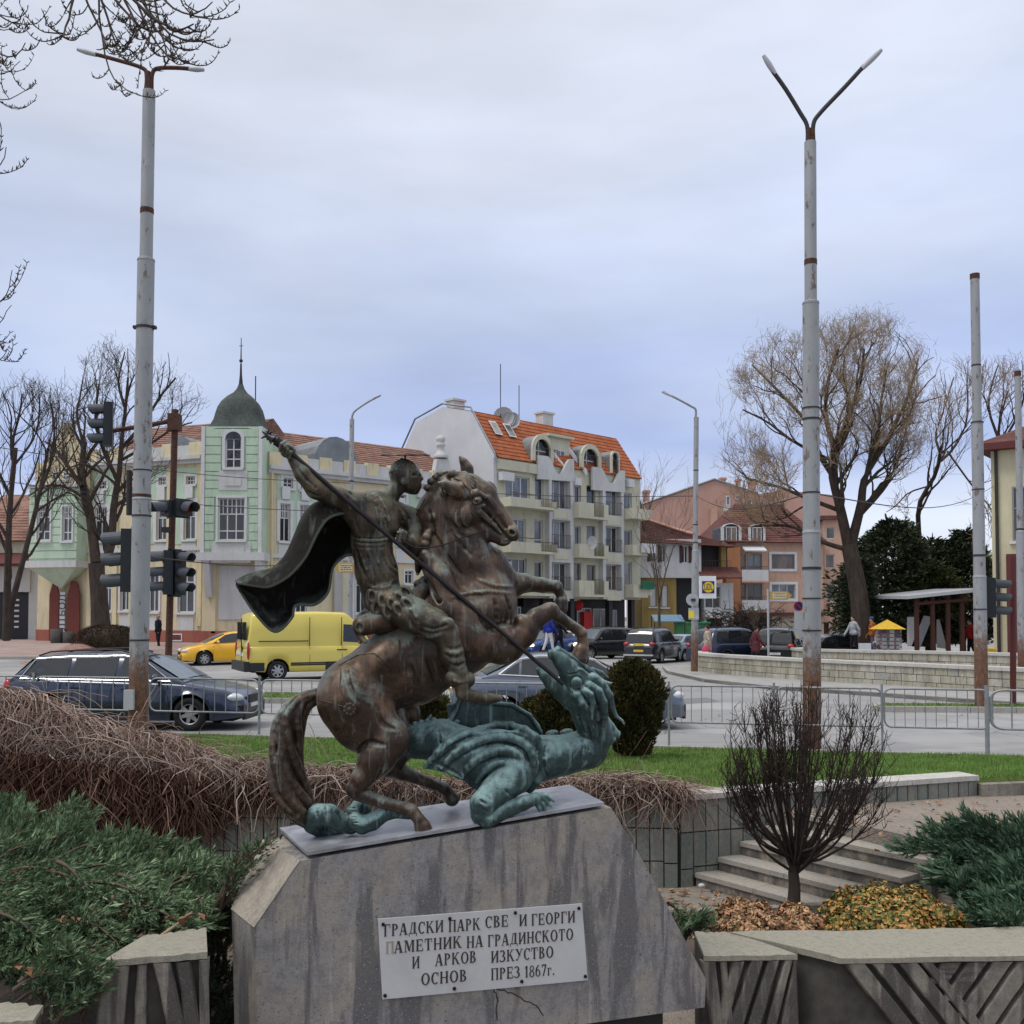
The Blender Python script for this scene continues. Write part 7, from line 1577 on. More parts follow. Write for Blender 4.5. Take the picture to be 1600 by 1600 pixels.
def car(label,name,cat,loc,rz,L,W,mat,belt,roof,ws,rg,wheels,side,wr=.32,tum=.42,clear=.2,endw=.16,frame=None,hl=None,tlg=None,grille=None,gl=None,plate=None,extra=None,group=None,trim=None,spokes=7,mirror=True):
 """belt: (x,z) top of the lower body; roof: (x,z) top outline of the cabin; ws/rg: x-ranges of windscreen and rear glass; side: list of (x,z) polygons"""
 root=thing(name,label,cat,loc,R(rz),group);hw=W/2;xs=sorted(set([-L/2,-L/2+.03,-L/2+.1,-L/2+.25,L/2-.25,L/2-.1,L/2-.03,L/2]+list(np.linspace(-L/2+.25,L/2-.25,34))+[w+d for w in wheels for d in np.linspace(-wr-.07,wr+.07,15)]));ra=wr+.065
 def hwid(x):
  e=abs(x)-(L/2-.85);t=max(0,e/.85);return hw*(1-endw*t**2.4)
 def zb(x):
  z=clear+.06*max(0,(abs(x)-L/2+.5)/.5)
  for w in wheels:
   if abs(x-w)<ra:z=max(z,wr+math.sqrt(ra*ra-(x-w)**2))
  return z
 V=[];m=9
 for x in xs:
  e=max(0,(abs(x)-(L/2-.1))/.1);zt=interp(belt,x)-.10*e**2;w=hwid(x)-.05*e**2;b=zb(x)
  Z=[max(b,clear),max(b+.002,.32),max(b+.004,.48),max(b+.006,zt-.22),zt-.07,zt-.015,zt,zt+.012,zt+.02];Y=[w*.955,w*.985,w,w*.99,w*.955,w*.915,w*.84,w*.5,0]
  Z=[min(z,zt+.02)for z in Z]
  for y,z in zip(Y,Z):V.append((x,-y,z))
  for y,z in list(zip(Y,Z))[:-1][::-1]:V.append((x,y,z))
 q=2*m-1;n=len(xs);F=[(i*q+j,(i+1)*q+j,(i+1)*q+j+1,i*q+j+1)for i in range(n-1)for j in range(q-1)]
 mb=MB();mb.add(V,F,True);mb.add(V[:q],[tuple(range(q))]);mb.add(V[-q:],[tuple(range(q))[::-1]]);body=link('body',mb.mesh('body'),mat,root)
 mb=MB();mb.box(-L/2+.2,L/2-.2,-hw*.80,hw*.80,clear-.02,.52);link('underbody',mb.mesh('underbody'),M_under,root)
 for w in wheels:
  for sg in(-1,1):
   mb=MB();k=12;vs=[]
   for i in range(k+1):a=math.pi*i/k;vs+=[(w+math.cos(a)*(ra+.004),sg*hw*.96,wr+math.sin(a)*(ra+.004)),(w+math.cos(a)*(ra+.004),sg*hw*.70,wr+math.sin(a)*(ra+.004))]
   mb.add(vs,[(2*i,2*i+1,2*i+3,2*i+2)for i in range(k)]);link('wheel_arch',mb.mesh('wheel_arch'),M_under,body)
 r0,r1=roof[0][0],roof[-1][0];gx=list(np.linspace(r0,r1,30));G=[]
 def cab(x):
  rz_,b=interp(roof,x),interp(belt,x);wb=hwid(x)*.925;h=max(.0,rz_-b);wt=wb-h*tum;return wb,b,wt,rz_
 for x in gx:
  wb,b,wt,rz_=cab(x);h=rz_-b;k=min(.09,max(h,.001)*.5)
  P=[(wb,b-.03),(wb-(h-k)*.5*tum,b+(h-k)*.5),(wb-(h-k)*tum,b+h-k),(wt-.045,rz_-k*.28),(wt-.13,rz_-.002),(wt*.5,rz_+.018),(0,rz_+.026)]
  for y,z in P:G.append((x,-y,z))
  for y,z in P[:-1][::-1]:G.append((x,y,z))
 q=13;n=len(gx);mb=MB();mb.add(G,[(i*q+j,(i+1)*q+j,(i+1)*q+j+1,i*q+j+1)for i in range(n-1)for j in range(q-1)],True);mb.add(G[:q],[tuple(range(q))]);mb.add(G[-q:],[tuple(range(q))[::-1]]);link('cabin',mb.mesh('cabin'),mat,root)
 g=gl or M_cgl
 def sidep(x,z,sg,o=.008):wb,b,wt,rz_=cab(x);return Vector((x,sg*(wb-max(0,z-b)*tum+o),z))
 for poly in side:
  for sg in(-1,1):
   P=[sidep(x,z,sg)for x,z in poly];mb=MB();mb.add(P+[p+Vector((0,-.02*sg,0))for p in P],[tuple(range(len(P)))if sg>0 else tuple(range(len(P)))[::-1]]);link('side_window',mb.mesh('side_window'),g,root)
 if frame:
  for sg in(-1,1):P=[sidep(x,z,sg,.014)for x,z in frame+frame[:1]];mb=MB();mb.tube(P,.014,5,False,False);link('window_trim',mb.mesh('window_trim'),M_chr,root)
 for(a,b_),nm in((ws,'windscreen'),(rg,'rear_window')):
  if a is None:continue
  mb=MB();vs=[];k=8
  for i in range(k+1):
   x=a+(b_-a)*i/k;wb,bz,wt,rz_=cab(x);yy=(wt-.05)*.97
   sl=(interp(roof,x+.03)-interp(roof,x-.03))/.06;nn=Vector((-sl,0,1)).normalized()*.012
   for j in range(5):y=yy*(j-2)/2;vs.append(Vector((x,y,rz_+.026-.024*(abs(j-2)/2)**2))+nn)
  mb.add(vs,[(i*5+j,(i+1)*5+j,(i+1)*5+j+1,i*5+j+1)for i in range(k)for j in range(4)],True);link(nm,mb.mesh(nm),M_cgl2 if nm=='windscreen' and not gl else g,root)
 for w in wheels:
  for sg in(-1,1):make_wheel(root,w,sg*(hw-.205),wr,.2,spokes,sg)
 def corner(nm,mt,x,y,z,sx,sy,sz,sg):
  mb=MB();mb.ball((x,sg*y,z),1,sx,sy,sz,12,8);link(nm,mb.mesh(nm),mt,root)
 if hl:[corner('headlight',hl[4]if len(hl)>4 else M_hl,L/2-hl[0],hwid(L/2-hl[0])-hl[1],hl[2],hl[3][0],hl[3][1],hl[3][2],sg)for sg in(-1,1)]
 if tlg:[corner('taillight',M_tl_,-L/2+tlg[0],hwid(-L/2+tlg[0])-tlg[1],tlg[2],tlg[3][0],tlg[3][1],tlg[3][2],sg)for sg in(-1,1)]
 if grille:mb=MB();mb.box(L/2-.03,L/2+.012,-grille[0],grille[0],grille[1],grille[2]);link('grille',mb.mesh('grille'),M_blk,root)
 pm=plate or M_pl
 for sx,zz in((1,.42),(-1,grille[3]if grille and len(grille)>3 else .62)):
  mb=MB();x=sx*(L/2+.006);mb.box(min(x,x-.02*sx),max(x,x-.02*sx),-.26,.26,zz,zz+.11);link('number_plate',mb.mesh('number_plate'),pm,root)
 tm=trim or M_blk
 for sx in(-1,1):mb=MB();x=sx*(L/2-.05);mb.box(min(x,sx*(L/2+.012)),max(x,sx*(L/2+.012)),-hw*.72,hw*.72,clear+.0,clear+.13);link('bumper_trim',mb.mesh('bumper_trim'),tm,root)
 for sg in(-1,1):
  for a,b_ in[(s[0],s[1])for s in(extra or{}).get('seams',[])]:
   z0,z1=clear+.06,interp(belt,a)-.05;P=[Vector((a+(b_-a)*t,sg*(hwid(a)*(.985 if t<.1 else .998 if t<.8 else .965)+.001),z0+(z1-z0)*t))for t in(0,.25,.6,.85,1)];mb=MB();mb.tube(P,.006,4,False);link('door_seam',mb.mesh('door_seam'),M_under,root)
  for x in(extra or{}).get('handles',[]):z=interp(belt,x)-.17;mb=MB();mb.box(x-.09,x+.09,sg*(hwid(x)*.99)-.015,sg*(hwid(x)*.99)+.03,z,z+.03);link('door_handle',mb.mesh('door_handle'),(extra or{}).get('hm',mat),root)
  if mirror:x=r1-(ws[0]-ws[1]if False else .0);xm=(extra or{}).get('mirror',ws[0]-.25 if ws[0]else r1-.6);mb=MB();mb.ball((xm,sg*(hw+.06),interp(belt,xm)+.08),1,.07,.11,.075,10,6);link('side_mirror',mb.mesh('side_mirror'),(extra or{}).get('mm',mat),root)
  for z in(extra or{}).get('strip',[]):mb=MB();mb.box(wheels[0]+wr+.1,wheels[1]-wr-.1,sg*hw*.995-.012,sg*hw*.995+.012,z,z+.05);link('side_strip',mb.mesh('side_strip'),tm,root)
  if(extra or{}).get('rails'):a,b_=extra['rails'];P=[];
  if(extra or{}).get('rails'):
   for i in range(9):x=a+(b_-a)*i/8;wb,bz,wt,rz_=cab(x);P.append(Vector((x,sg*(wt-.12),rz_+.065-(.05 if i in(0,8)else 0))))
   mb=MB();mb.tube(P,.018,6);link('roof_rail',mb.mesh('roof_rail'),M_blk,root)
 return root
def spot(px,py):p=atz(px,py,0);z=zrf(p.x,p.y);p=atz(px,py,z);return Vector((p.x,p.y,zrf(p.x,p.y)))
W_e=1.79
def estate(label,loc,rz,mat):
 return car(label,'estate_car','car',loc,rz,4.72,W_e,mat,belt=[(-2.36,.80),(-2.2,.98),(-1.5,.99),(.85,.93),(1.3,.90),(2.0,.78),(2.3,.66),(2.36,.60)],roof=[(-2.22,.97),(-1.98,1.20),(-1.78,1.40),(-1.4,1.445),(-.4,1.47),(.1,1.45),(.45,1.36),(1.22,.93)],ws=(1.16,.42),rg=(-2.18,-1.84),wheels=[-1.42,1.36],side=[[(-1.92,1.00),(-1.06,1.0),(-1.02,1.37),(-1.70,1.34)],[(-.98,1.0),(-.13,.99),(-.10,1.40),(-.94,1.38)],[(-.05,.985),(.93,.96),(.38,1.32),(0,1.395)]],frame=[(-1.98,.99),(.98,.945),(.40,1.345),(0,1.425),(-1.0,1.41),(-1.72,1.365)],hl=(.20,.12,.63,(.20,.13,.085)),tlg=(.10,.10,.84,(.10,.1,.14)),grille=(.38,.50,.66),extra=dict(seams=[(-1.0,-1.04),(-.08,-.1),(.98,.93)],handles=[-.85,.12],rails=(-1.75,.1),mirror=.72,strip=[.46]),spokes=6)
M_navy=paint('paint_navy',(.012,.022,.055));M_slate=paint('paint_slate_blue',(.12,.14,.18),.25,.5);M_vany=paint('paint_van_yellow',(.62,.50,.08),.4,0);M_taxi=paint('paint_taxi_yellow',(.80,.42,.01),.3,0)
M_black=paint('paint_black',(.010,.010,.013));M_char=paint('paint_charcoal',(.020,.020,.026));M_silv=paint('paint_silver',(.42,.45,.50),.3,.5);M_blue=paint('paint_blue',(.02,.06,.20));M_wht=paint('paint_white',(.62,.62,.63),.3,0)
c=at(206,1142,20.2);estate('dark blue estate car with roof rails and chrome window trim, behind the left barriers',(c.x,20.5,0),-2.5,M_navy)
def saloon(label,loc,rz,mat,group=None,s=1.0,name='saloon_car',**k):
 d=dict(belt=[(-2.27,.84),(-2.15,1.02),(-1.5,1.04),(.8,.95),(1.3,.93),(2.0,.80),(2.2,.68),(2.27,.58)],roof=[(-1.72,1.03),(-1.0,1.38),(-.6,1.45),(-.1,1.465),(.2,1.44),(.5,1.36),(1.38,.93)],ws=(1.30,.48),rg=(-1.62,-1.02),wheels=[-1.32,1.33],side=[[(-1.32,1.10),(-1.02,1.06),(-.99,1.32)],[(-.97,1.06),(-.20,1.03),(-.17,1.40),(-.60,1.405),(-.94,1.36)],[(-.12,1.02),(.98,.97),(.46,1.33),(.16,1.39),(-.10,1.405)]],hl=(.22,.14,.66,(.21,.14,.085)),tlg=(.12,.13,.88,(.13,.14,.13)),grille=(.36,.48,.62),extra=dict(seams=[(-1.05,-1.0),(-.15,-.17),(1.0,.95)],handles=[-.95,-.02],mirror=.78))
 d.update(k);return car(label,name,'car',loc,rz,4.55,1.78,mat,group=group,**d)
c=at(905,1145,19.8);vw=saloon('silver blue saloon car with lit red tail lamp, behind the statue and dragon',(c.x-.27,20.3,0),8,M_slate,frame=[(-1.40,1.09),(1.04,.955),(.48,1.355),(.16,1.425),(-.60,1.435),(-1.0,1.37)])
mb=MB();mb.ball((-2.22,-.62,.88),1,.085,.075,.07,10,6);link('tail_lamp_lit',mb.mesh('tail_lamp_lit'),lit('tail_on',(1,.45,.35),1.6),vw)
c=at(452,1066,34.2)
vroot=car('pale yellow high panel van with black bumpers, seen from its rear corner','panel_van','van',(c.x+.45,36.2,.0),27,5.1,2.0,M_vany,belt=[(-2.55,1.10),(-2.45,1.18),(1.0,1.18),(1.6,1.15),(2.3,1.0),(2.5,.8),(2.55,.7)],roof=[(-2.53,1.15),(-2.50,1.6),(-2.44,2.20),(-2.3,2.28),(0,2.33),(.9,2.30),(1.15,2.1),(1.95,1.10)],ws=(1.9,1.2),rg=(None,None),wheels=[-1.55,1.55],wr=.34,tum=.10,clear=.30,endw=.05,side=[[(.75,1.30),(1.62,1.24),(1.15,1.88),(.78,1.90)]],hl=(.15,.15,.85,(.15,.14,.12)),tlg=(.02,.03,1.02,(.05,.07,.30)),grille=(.5,.6,.75,.82),extra=dict(seams=[(.70,.70),(-.45,-.45),(1.75,1.7)],handles=[.78,.6],hm=M_blk,mm=M_blk,strip=[.50,.56],mirror=1.6))
def on(root,nm,mt,*b):mb=MB();mb.box(*b);return link(nm,mb.mesh(nm),mt,root)
for sg in(-1,1):on(vroot,'rear_door_window',M_cgl,-2.56,-2.535,min(.12*sg,.66*sg),max(.12*sg,.66*sg),1.38,1.98)
on(vroot,'rear_bumper',M_blk,-2.68,-2.50,-.98,.98,.34,.66);on(vroot,'door_seam',M_under,-2.57,-2.54,-.006,.006,.66,2.1);on(vroot,'number_plate',M_pl,-2.575,-2.55,.18,.70,.86,.98);on(vroot,'door_handle',M_blk,-2.58,-2.545,-.16,-.05,.98,1.14)
for x in(-.45,.68):on(vroot,'panel_seam',M_under,x-.006,x+.006,-.985,-.93,1.16,2.15)
on(vroot,'slide_rail',M_under,-2.2,-.5,-1.0,-.96,1.32,1.35)
for x in(-2.50,.1):on(vroot,'black_sill',M_blk,x,x+(.5 if x<0 else .6),-1.006,-.9,.34,.62)
c=spot(322,1041);saloon('bright yellow taxi car parked in front of the corner house, nose to the left',(c.x+.55,45.2,c.z),205,M_taxi,name='taxi',s=1)
def suv(label,loc,rz,mat,group=None,**k):
 d=dict(belt=[(-2.35,.95),(-2.25,1.10),(-1.5,1.12),(.9,1.10),(1.5,1.08),(2.15,.98),(2.3,.85),(2.35,.7)],roof=[(-2.28,1.10),(-2.12,1.50),(-1.95,1.72),(-1.4,1.78),(.1,1.80),(.45,1.72),(1.12,1.10)],ws=(1.06,.48),rg=(-2.26,-2.02),wheels=[-1.42,1.42],wr=.37,tum=.26,clear=.27,side=[[(-1.98,1.18),(-1.20,1.16),(-1.18,1.66),(-1.80,1.64)],[(-1.12,1.16),(-.25,1.15),(-.22,1.70),(-1.10,1.68)],[(-.17,1.15),(.88,1.13),(.42,1.62),(-.15,1.70)]],hl=(.15,.14,.88,(.16,.14,.11)),tlg=(.10,.14,1.02,(.12,.16,.10)),grille=(.42,.62,.85),extra=dict(seams=[(-1.15,-1.15),(-.2,-.2),(.9,.9)],handles=[-1.0,-.05],rails=(-1.8,.1),mirror=.75))
 d.update(k);return car(label,'suv','car',loc,rz,4.75,1.88,mat,group=group,**d)
grp='cars on the far side of the junction'
def place(px,py):return spot(px,py)
c=place(941,1029);suv('black off road car with headlights on, under the rearing horse hooves',(c.x,c.y+.9,c.z),213,M_black,grp,hl=(.12,.2,.88,(.14,.16,.12),M_hlon))
c=place(1027,1034);sv=suv('dark grey SUV with yellow number plate, seen from behind',(c.x,c.y+1.0,c.z),62,M_char,grp,plate=M_ply);on(sv,'chrome_bumper',M_chr,-2.42,-2.36,-.8,.8,.42,.50);on(sv,'rear_plate',M_ply,-2.40,-2.36,-.28,.28,.92,1.04)
c=place(856,1027);saloon('dark blue and white small car with headlights on, left of the walking couple',(c.x,c.y+1,c.z),228,M_blue,grp,hl=(.2,.16,.68,(.2,.16,.1),M_hlon))
c=place(893,1026);saloon('white car with headlights on, between the couple and the black off road car',(c.x,c.y+2.4,c.z),238,M_wht,grp,hl=(.2,.16,.68,(.2,.16,.1),M_hlon))
for lab,px,Yc,rz,kind,mt in(('dark navy crossover parked behind the planter wall, right of the woman in beige',1146,48.5,35,'v',M_navy),('silver hatchback roof showing above the dark navy crossover',1146,55,20,'s',M_silv),('black SUV rear, parked right of the man in maroon',1218,47.5,70,'v',M_black),('black saloon parked just right of the tall right lamp post',1296,48.5,30,'s',M_black),('blue car parked right of the black saloon by the big tree',1322,51,35,'s',M_blue),('silver car roof behind the blue car at the big tree',1290,56,20,'s',M_silv),('small red car far down the side street near the big tree',1318,74,60,'s',paint('paint_red',(.28,.02,.02))),('pale blue car half hidden by the slim lamp post and dark grey SUV',1068,57,50,'s',paint('paint_pale_blue',(.20,.28,.34))),('dark car in the shade under the apartment block corner',978,64,25,'s',M_black)):
 p=at(px,1000,Yc);(suv if kind=='v' else saloon)(lab,(p.x,Yc,zrf(p.x,Yc)),rz,mt,grp)
p=at(-14,1030,30);saloon('dark blue car nose cut off by the left edge of the photo',(p.x-1.2,26.4,0),2,M_navy,None)
#  VEGETATION
def tubes_np(P,Rr,sides=3):
 """P: (n,m,3) polylines, Rr: (n,m) radii -> verts, quads"""
 P=np.asarray(P,np.float32);Rr=np.asarray(Rr,np.float32);n,m,_=P.shape
 T=np.zeros_like(P);T[:,1:-1]=P[:,2:]-P[:,:-2];T[:,0]=P[:,1]-P[:,0];T[:,-1]=P[:,-1]-P[:,-2]
 T/=np.linalg.norm(T,axis=2,keepdims=True)+1e-9;up=np.tile(np.array([.31,.17,.93],np.float32),(n,m,1));vert=np.abs(T[...,2:])>.9;up=np.where(vert,np.array([.95,.2,.1],np.float32),up)
 A=np.cross(T,up);A/=np.linalg.norm(A,axis=2,keepdims=True)+1e-9;B=np.cross(T,A);V=[]
 for j in range(sides):a=2*math.pi*j/sides;V.append(P+(A*math.cos(a)+B*math.sin(a))*Rr[...,None])
 V=np.stack(V,2).reshape(-1,3);i,k,j=np.meshgrid(np.arange(n),np.arange(m-1),np.arange(sides),indexing='ij');b=(i*m+k)*sides
 F=np.stack([b+j,b+(j+1)%sides,b+sides+(j+1)%sides,b+sides+j],-1).reshape(-1,4);return V,F
def merge(L):
 V=[];F=[];o=0
 for v,f in L:V.append(v);F.append(f+o);o+=len(v)
 return np.concatenate(V),np.concatenate(F)
def bark(name,c,c2):
 b=NB(name,.9,0,.15);n=b.noise(6,6,.7,b.map((1,1,.3)));b.col(b.ramp(n,[(.3,c),(.7,c2)]));b.bump(n,.5,.02);return b.m
M_bark=bark('bark_dark',(.035,.027,.022),(.085,.065,.053));M_barkg=bark('bark_brown',(.06,.045,.035),(.14,.105,.08));M_twig=simple('twig_grey',(.13,.105,.085),.9,var=.3,scale=2);M_twigw=simple('twig_warm',(.30,.22,.14),.9,var=.3,scale=2)
def grow(base,dirs,lens,rad,rs,levels,spread,up=.25,droop=0,kink=.16,kids_=(3,5),shrink=.72,minr=.006,M=6):
 """branching skeleton: returns list per level of (pts(M+1,3), radii)"""
 out=[];cur=[(np.array(base,float),np.array(d,float)/np.linalg.norm(d),l,r)for d,l,r in zip(dirs,lens,rad)]
 for lv in range(levels):
  nxt=[];res=[]
  for p,d,l,r in cur:
   pts=[p];dd=d.copy();q=p.copy();r1=r*(.45 if lv<levels-1 else .3)
   for i in range(M):
    dd=dd+rs.normal(0,kink,3)+np.array([0,0,(up if lv<3 else up*.6)/M*2-droop/M]);dd/=np.linalg.norm(dd);q=q+dd*l/M;pts.append(q.copy())
   pts=np.array(pts);rr=np.linspace(r,max(r1,minr*.5),M+1);res.append((pts,rr))
   if lv<levels-1:
    k=rs.randint(kids_[0],kids_[1]+1)
    for j in range(k):
     t=1.0 if j==0 else rs.uniform(.3,.95);i=min(M-1,int(t*M));s=pts[i]+(pts[i+1]-pts[i])*(t*M-i);tt=pts[i+1]-pts[i];tt/=np.linalg.norm(tt)
     a=rs.normal(0,1,3);a-=tt*(a@tt);a/=np.linalg.norm(a);sp=spread*(.5 if j==0 else rs.uniform(.7,1.3));nd=tt*math.cos(sp)+a*math.sin(sp)
     nxt.append((s,nd,l*shrink*rs.uniform(.7,1.15),max(minr,np.interp(t,[0,1],[r,r1])*(.8 if j==0 else .62))))
  out.append(res);cur=nxt
 return out
def inside(poly,p):
 x,y=800+1600*p[0]/p[1],962-1600*(p[2]-CAM_Z)/p[1];c=False
 for i in range(len(poly)):
  (x1,y1),(x2,y2)=poly[i],poly[i-1]
  if(y1>y)!=(y2>y)and x<(x2-x1)*(y-y1)/(y2-y1)+x1:c=not c
 return c
def tree_from(name,label,base,limbs,rs,levels=6,spread=.55,up=.3,trunk=None,mats=(M_bark,M_twig),group=None,split=3,cat='tree',droop=0,kids_=(3,5),shrink=.70,minr=.012,kink=.14,env=None,tl=.42):
 """limbs: list of world polylines with start radius; twigs grow from them"""
 root=thing(name,label,cat,tuple(base),group=group);O=np.array(base,np.float32);L=[];T=[]
 if trunk is not None:
  n=9;P=np.array([[crv([tuple(q)for q in trunk[0]],i/(n-1))for i in range(n)]]);L.append(tubes_np(P,np.array([np.interp(np.linspace(0,1,n),np.linspace(0,1,len(trunk[1])),trunk[1])]),12))
 for pts,r0,r1 in limbs:
  n=9;P=np.array([crv([tuple(q)for q in pts],i/(n-1))for i in range(n)]);rr=np.linspace(r0,r1,n);L.append(tubes_np(P[None],rr[None],8));tot=np.linalg.norm(P[-1]-P[0])
  dirs=[];st=[]
  for t in np.linspace(.28,1,7):
   i=min(n-2,int(t*(n-1)));s=P[i]+(P[i+1]-P[i])*(t*(n-1)-i);tt=P[i+1]-P[i];tt/=np.linalg.norm(tt);a=rs.normal(0,1,3);a-=tt*(a@tt);a/=np.linalg.norm(a);sp=.15 if t==1 else spread*rs.uniform(.8,1.3);d=tt*math.cos(sp)+a*math.sin(sp)
   g=grow(s,[d],[tot*(tl if t<1 else tl*.86)*rs.uniform(.8,1.1)],[max(minr*1.6,(r0+(r1-r0)*t)*.6)],rs,levels-1,spread,up,droop,kink,kids_,shrink,minr)
   for lv,res in enumerate(g):
    if env is not None:res=[q_ for q_ in res if inside(env,q_[0][-1]+rs.normal(0,.34,3))]
    if not res:break
    V,F=tubes_np(np.array([x[0]for x in res]),np.array([x[1]for x in res]),5 if lv<1 else 3);(L if lv<split-1 else T).append((V,F))
 for nm,X,m in(('trunk',L,mats[0]),('crown',T,mats[1])):
  if X:V,F=merge(X);link(nm,mesh_np(nm,V-O,F,None,True),m,root)
 return root
rs=np.random.RandomState(11)
A3=lambda px,py,Y:np.array(at(px,py,Y))
Y=47
lim=[]
for P,r0,r1 in(([(1325,850),(1312,790),(1300,740),(1305,690)],.26,.13),([(1330,850),(1345,790),(1352,745),(1385,690)],.24,.11),([(1303,745),(1275,700),(1262,650),(1255,600)],.15,.06),([(1318,800),(1265,780),(1215,760),(1165,748)],.12,.04),([(1328,860),(1280,845),(1235,822),(1180,822)],.13,.04),([(1338,810),(1375,770),(1392,745),(1410,700)],.13,.05),([(1306,700),(1330,640),(1345,590),(1350,545)],.13,.05),([(1304,700),(1290,650),(1295,590),(1310,545)],.12,.05),([(1385,690),(1410,640),(1425,600),(1435,560)],.10,.04),([(1262,660),(1225,620),(1195,590),(1175,570)],.09,.035),([(1300,720),(1240,690),(1200,660),(1160,640)],.09,.035),([(1352,745),(1370,700),(1375,640),(1385,580)],.1,.04)):
 n=len(P);ph=rs.uniform(-1,1);lim.append(([A3(x,y,Y+ph*2.2*i/n)for i,(x,y)in enumerate(P)],r0,r1))
tree_from('bare_tree','big bare spreading tree with warm buff twigs, right of the orange house',at(1345,1005,Y),lim,rs,6,.48,.25,([A3(1348,1010,Y),A3(1342,930,Y),A3(1326,850,Y)],(.48,.40,.34)),(M_bark,M_twigw),'bare trees',kids_=(3,5),shrink=.72,minr=.0075,tl=.46,kink=.2,env=[(1122,760),(1128,690),(1130,610),(1160,560),(1200,525),(1270,495),(1330,488),(1395,494),(1440,525),(1468,580),(1472,640),(1450,700),(1420,760),(1400,800),(1300,810),(1250,850),(1130,850),(1118,800)])
lim=[]
for P,r0,r1 in(([(1437,850),(1436,790),(1462,740),(1470,700)],.15,.08),([(1470,720),(1490,700),(1510,660),(1512,610)],.09,.035),([(1470,710),(1462,680),(1475,640),(1490,590)],.08,.03),([(1480,705),(1520,760),(1545,790),(1555,810)],.06,.03),([(1450,760),(1420,770),(1400,790),(1385,800)],.05,.02),([(1565,760),(1560,700),(1562,660),(1575,610)],.11,.04),([(1562,690),(1545,640),(1550,600),(1560,570)],.08,.03),([(1562,700),(1590,650),(1600,620),(1610,580)],.08,.03)):
 ph=rs.uniform(-1,1);lim.append(([A3(x,y,56+ph*i)for i,(x,y)in enumerate(P)],r0,r1))
tree_from('bare_tree','twisted bare tree between the big tree and the yellow building',at(1442,1005,56),lim,rs,5,.55,.3,([A3(1445,1010,56),A3(1440,930,56),A3(1437,850,56)],(.3,.22,.18)),(M_bark,M_twigw),'bare trees',kids_=(3,4),shrink=.72,minr=.012,tl=.45,env=[(1380,820),(1400,760),(1455,690),(1460,600),(1470,560),(1540,555),(1640,560),(1640,850),(1500,850)])
lim=[];Y=50
for P,r0,r1 in(([(150,880),(140,800),(128,745),(132,690)],.26,.12),([(150,900),(172,860),(178,790),(186,740)],.25,.13),([(128,760),(100,720),(85,700),(70,690)],.12,.04),([(186,745),(190,690),(196,640),(200,590)],.13,.05),([(184,750),(160,700),(150,650),(155,600)],.11,.04),([(190,700),(225,660),(250,620),(275,590)],.1,.04),([(188,720),(240,690),(270,670),(300,660)],.08,.03),([(132,700),(120,650),(125,620),(130,590)],.08,.03),([(186,760),(160,740),(130,725),(100,735)],.07,.03),([(196,640),(185,600),(190,570),(195,550)],.07,.03),([(135,780),(100,760),(70,760),(45,775)],.08,.03)):
 ph=rs.uniform(-1,1);lim.append(([A3(x,y,Y+ph*i*.8)for i,(x,y)in enumerate(P)],r0,r1))
tree_from('bare_tree','dark bare tree with forked trunk in front of the corner house',at(157,1000,Y),lim,rs,5,.55,.2,([A3(158,1002,Y),A3(156,950,Y),A3(150,880,Y)],(.52,.42,.36)),(M_bark,M_bark),'bare trees',kids_=(3,4),shrink=.70,minr=.009,tl=.40,env=[(40,800),(55,690),(95,600),(130,545),(165,528),(220,540),(280,585),(315,610),(330,680),(300,720),(240,830),(60,830)])
lim=[];Y=46
for P,r0,r1 in(([(10,1000),(12,900),(15,800),(25,700)],.19,.08),([(14,960),(40,860),(62,770),(75,700)],.15,.06),([(22,740),(20,690),(30,650),(35,615)],.08,.03),([(18,780),(-10,720),(-20,680),(-30,640)],.08,.03),([(62,770),(80,720),(85,670),(80,630)],.07,.03),([(55,800),(85,780),(110,770),(135,790)],.06,.02),([(20,730),(50,690),(60,660),(62,620)],.06,.03)):
 ph=rs.uniform(-1,1);lim.append(([A3(x,y,Y+ph*i*.7)for i,(x,y)in enumerate(P)],r0,r1))
tree_from('bare_tree','slender bare tree with two stems at the left edge by the shop',at(10,1005,Y),lim,rs,5,.5,.3,None,(M_bark,M_bark),'bare trees',kids_=(3,4),shrink=.72,minr=.009,tl=.40,env=[(-90,900),(-90,620),(-40,600),(30,588),(90,600),(120,680),(150,780),(120,900)])
for lab,px,Yt,y0,y1,n in(('small pale birch like tree behind the apartment block corner',1006,84,860,735,3),('thin bare sapling in front of the dark red roof',1030,58,985,790,3),('low bare shrub by the vine trellis below the orange house',1180,58,1000,955,3)):
 b_=A3(px,y0,Yt);h=A3(px,y1,Yt)[2]-b_[2];lim=[([b_+[0,0,h*.2],b_+[h*.05*math.cos(k*2.1),h*.05*math.sin(k*2.1),h*.45],b_+[h*.16*math.cos(k*2.1),h*.1*math.sin(k*2.1),h*.8]],.06,.02)for k in range(3)]
 tree_from('bare_sapling',lab,b_,lim,rs,4,.5,.3,([b_,b_+[0,0,h*.12],b_+[0,0,h*.25]],(.1,.08,.07)),(M_barkg,M_twig),'bare saplings',kids_=(2,3),minr=.010)
